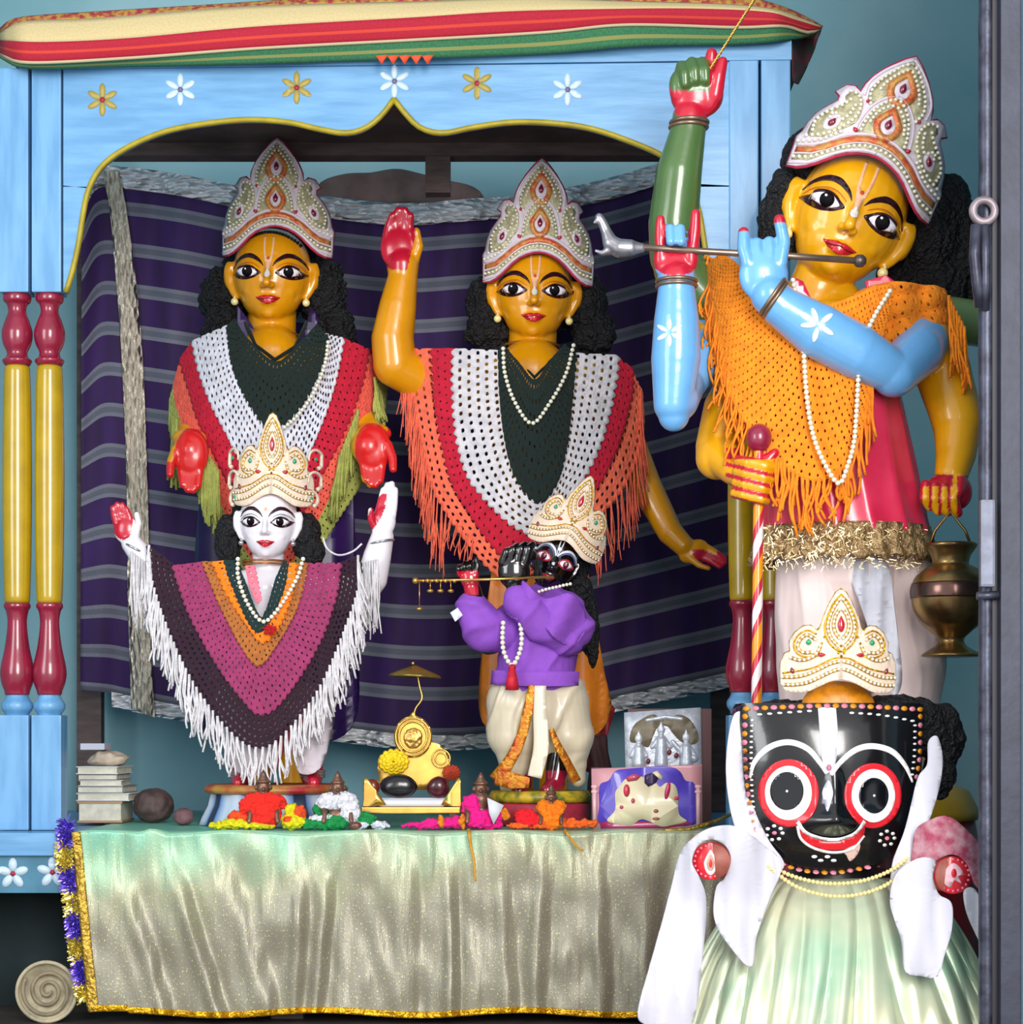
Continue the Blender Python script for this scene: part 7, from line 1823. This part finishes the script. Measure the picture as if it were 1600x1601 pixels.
stone('maroon stone at the right end of the golden throne', 686, (18, 14, 17), '#4a1422')
stone('orange-flecked dark red stone at the left end of the golden throne', 583, (12, 10, 13), '#7a2410', dy=-6, zoff=4)
def blossom(label, px, py, r, col, d, sq=.8):
    bm = bmesh.new(); c0 = T(px, py, d)
    for ringi in range(4):
        n_ = 14 - ringi * 2; rr = r * (1 - ringi * .22)
        for i in range(n_):
            a = 2 * PI * i / n_ + ringi * .3; e = c0 + Vector((math.cos(a) * rr * .62 * k, (-2 - ringi * 3) * k, math.sin(a) * rr * .62 * sq * k))
            sphere(bm, e, (rr * .42 * k, 3 * k, rr * .26 * k), 8, 6, Matrix.Rotation(-a, 3, 'Y'))
    return tag(obj('flower_head', bm, mat_once('petal_' + col.strip('#'), col, .7, var=.2, vscale=90)), label, 'flower')
blossom('bright yellow flower resting on the big black stone', 616, 1191, 24, '#ecc80c', -2, .75)
blossom('small orange-red flower on the maroon stone of the throne', 706, 1208, 14, '#a83210', 10, .8)
# --- thin metal parasol behind the throne
ps = thing('brass_parasol', 'tiny brass parasol on a bent wire above the golden throne', 'parasol', T(646, 1120, -24))
bm = bmesh.new(); tube(bm, cr([T(646, 1125, -24), T(650, 1108, -24), T(660, 1092, -24), T(656, 1072, -24), T(653, 1052, -24)], 20), 1.5 * k, 6); obj('parasol_stem', bm, M_goldm, ps)
bm = bmesh.new(); q = T(649, 1054, -24); lathe(bm, q, [(.001, 14 * k), (4 * k, 13 * k), (20 * k, 7 * k), (38 * k, -1 * k), (40 * k, -5 * k), (34 * k, -2 * k), (.001, 5 * k)], 32, Matrix.Rotation(.05, 3, 'Y'), rfun=lambda a, z: 1 + .05 * math.cos(10 * a)); obj('parasol_canopy', bm, mat_once('dull_brass_canopy', '#8f7436', .4, metal=.7), ps)
bm = bmesh.new(); sphere(bm, T(646, 1037, -24), 2.6 * k, 10, 8); obj('parasol_tip', bm, M_goldm, ps)

# --- two framed pictures
def picture(name, label, x0, x1, y0, y1, Yp, framecol, fw, tilt=0.0):
    k = Yp / F; root = thing(name, label, 'picture', PA((x0 + x1) / 2, Yp))
    bm = bmesh.new(); a = P(x0, y1, Yp); b = P(x1, y0, Yp); boxb(bm, a.x, b.x, Yp, Yp + .016, a.z, b.z, .001)
    obj('backing_board', bm, mat_once('dark_brown_board', '#4e2a2c', .6), root, smooth=False)
    return root
Y1 = 3.96; pic = picture('relief_picture', 'silver-grey framed relief picture of three figures under an arch, upper of two pictures', 982, 1113, 1108, 1300, Y1, '#c9ccd2', 4)
k = Y1 / F
def pflat(name, ol, Yq, m, par, th=.0012):
    bm = sheet(ol, 60); map_bm(bm, lambda x, y: P(x, y, Yq)); face_viewer(bm); return link_mesh(name, thicken(bm, th), m, par)
M_si = mat('embossed_silver_sheet', '#b9bec8', rough=.4, metal=.35, var=.15, vscale=60, bump=.6, bscale=120)
pl = pflat('silver_plate', [(976, 1114), (1096, 1106), (1099, 1300), (981, 1300)], Y1 - .003, M_si, pic)
M_oli = mat_once('olive_ground', '#6f6450', .5, var=.3, vscale=40)
pflat('dark_arch', smooth_loop([(985, 1158), (990, 1136), (1004, 1124), (1022, 1117), (1040, 1126), (1060, 1117), (1078, 1124), (1090, 1142), (1092, 1158), (1082, 1164), (1066, 1160), (1052, 1146), (1044, 1136), (1030, 1136), (1022, 1150), (1014, 1168), (998, 1162)], 60), Y1 - .0048, M_oli, pl)
c = Clay()
def relief(cxp, top, h, w):
    f = lambda x, y: P(x, y, Y1 - .004)
    c.ell(f(cxp, top + 7), (6.5 * k, 4 * k, 8 * k)); c.chain([(f(cxp, top + 17), 5 * k), (f(cxp, top + 24), 8 * k), (f(cxp, top + h), 11 * k)])
    c.chain([(f(cxp - 4, top + 20), 4 * k), (f(cxp - w, top + 34), 3.6 * k)]); c.chain([(f(cxp + 4, top + 20), 4 * k), (f(cxp + w, top + 34), 3.6 * k)]); c.chain([(f(cxp, top), 3 * k), (f(cxp, top - 6), 1.4 * k)])
relief(999, 1148, 46, 12); relief(1034, 1134, 60, 14); relief(1073, 1146, 48, 13); c.chain([(P(1012, 1126, Y1 - .004), 3 * k), (P(1040, 1121, Y1 - .004), 4 * k), (P(1066, 1124, Y1 - .004), 3 * k)])
c.chain([(P(1052, 1160, Y1 - .004), 4 * k), (P(1066, 1176, Y1 - .004), 5 * k), (P(1086, 1186, Y1 - .004), 6 * k)])
link_mesh('relief_figures', c.cast(.0016, 1), M_si, pl)
for x, y in ((1047, 1176), (1058, 1181), (1014, 1190)): pflat('maroon_mark', oval(x, y, 3.5, 4.5, 12), Y1 - .0125, mat_once('maroon_mark_paint', '#6d2a30', .5), pl)
Y2 = 3.88; pic2 = picture('purple_picture', 'unframed colour picture with purple arch and cream group, lower of two pictures', 925, 1100, 1200, 1298, Y2, '#d9a5a9', 4)
k = Y2 / F
M_p = lambda n_, c: mat_once(n_, c, .35, coat=.3)
pp = pflat('print_sheet', [(925, 1202), (1098, 1195), (1098, 1294), (927, 1298)], Y2 - .002, M_p('pink_print', '#c98f97'), pic2)
pflat('purple_field', smooth_loop([(938, 1228), (952, 1220), (962, 1206), (980, 1202), (1040, 1198), (1062, 1205), (1072, 1220), (1086, 1226), (1088, 1260), (1088, 1288), (1040, 1292), (980, 1292), (938, 1288), (937, 1260)], 60), Y2 - .0032, M_p('violet_print', '#5140b4'), pp)
pflat('maroon_ground', [(938, 1286), (960, 1282), (1000, 1284), (1040, 1286), (1070, 1282), (1084, 1288), (1040, 1295), (940, 1296)], Y2 - .0041, M_p('maroon_print', '#a0265c'), pp)
pflat('cream_group', smooth_loop([(950, 1284), (962, 1266), (962, 1240), (970, 1228), (978, 1218), (990, 1214), (1004, 1214), (1012, 1222), (1020, 1228), (1024, 1220), (1032, 1230), (1042, 1224), (1054, 1226), (1060, 1240), (1062, 1272), (1074, 1284), (1050, 1290), (1034, 1292), (1010, 1282), (1000, 1282), (985, 1290)], 80), Y2 - .005, M_p('cream_print', '#dccfae'), pp)
for ol, m in (([(978, 1216), (990, 1210), (1004, 1212), (996, 1220), (982, 1222)], M_p('rose_print', '#b84a62')), ([(1008, 1212), (1020, 1208), (1030, 1216), (1026, 1224), (1014, 1230), (1008, 1224)], M_p('dark_violet_print', '#3a2450')), ([(1020, 1208), (1028, 1205), (1036, 1214), (1034, 1220)], M_p('cream_print', '#dccfae')),
              (oval(980, 1236, 5, 10, 14), M_p('red_print', '#c4364a')), (oval(1044, 1236, 4, 14, 14, .2), M_p('magenta_print', '#b8265c')), (oval(990, 1252, 3, 4, 10), M_p('rose_print', '#b84a62')), (oval(1026, 1268, 4, 3, 10), M_p('brown_print', '#9c5a4c')), (oval(1026, 1280, 6, 2.5, 10), M_p('brown_print', '#9c5a4c')), (oval(972, 1262, 3, 3, 10), M_p('rose_print', '#b84a62')), (oval(1058, 1248, 4, 3, 10), M_p('red_print', '#c4364a'))):
    pflat('print_patch', ol, Y2 - .0062, m, pp)
for x in (930, 1092):
    bm = bmesh.new(); tube(bm, [P(x, 1232, Y2 - .003), P(x, 1290, Y2 - .003)], 3.6 * k, 8)
    for y in (1230, 1238): sphere(bm, P(x, y, Y2 - .004), (6 * k, 3 * k, 3.5 * k), 10, 6)
    obj('printed_column', bm, M_p('pale_pink_column', '#d4a6ac'), pp)
# gold-edged runner under the pictures
bm = bmesh.new(); tube(bm, [P(925, 1302, 3.80), P(1010, 1301, 3.80), P(1080, 1296, 3.80), P(1120, 1284, 3.82), P(1150, 1270, 3.86)], 3 * k, 8); tag(obj('twisted_braid', bm, M_goldtrim), 'thin gold braid lying along the altar edge below the two pictures', 'braid')
# maroon covered bundle behind the flute player
c = Clay(); Yq = 4.2; k = Yq / F; c.chain([(PA(938, Yq, 24), 24 * k), (PA(940, Yq, 70), 22 * k), (PA(936, Yq, 120), 16 * k)]); mm = c.cast(.003, 3); displace(mm, lambda px, py, q: .004 * math.sin(px * .3 + 3 * noise.noise(q * 12)))
tag(link_mesh('cloth_bundle', mm, mat('dark_maroon_cloth', '#3a1a20', rough=.8, var=.3, vscale=20)), 'dark maroon wrapped bundle standing behind the flute player in purple', 'bundle')
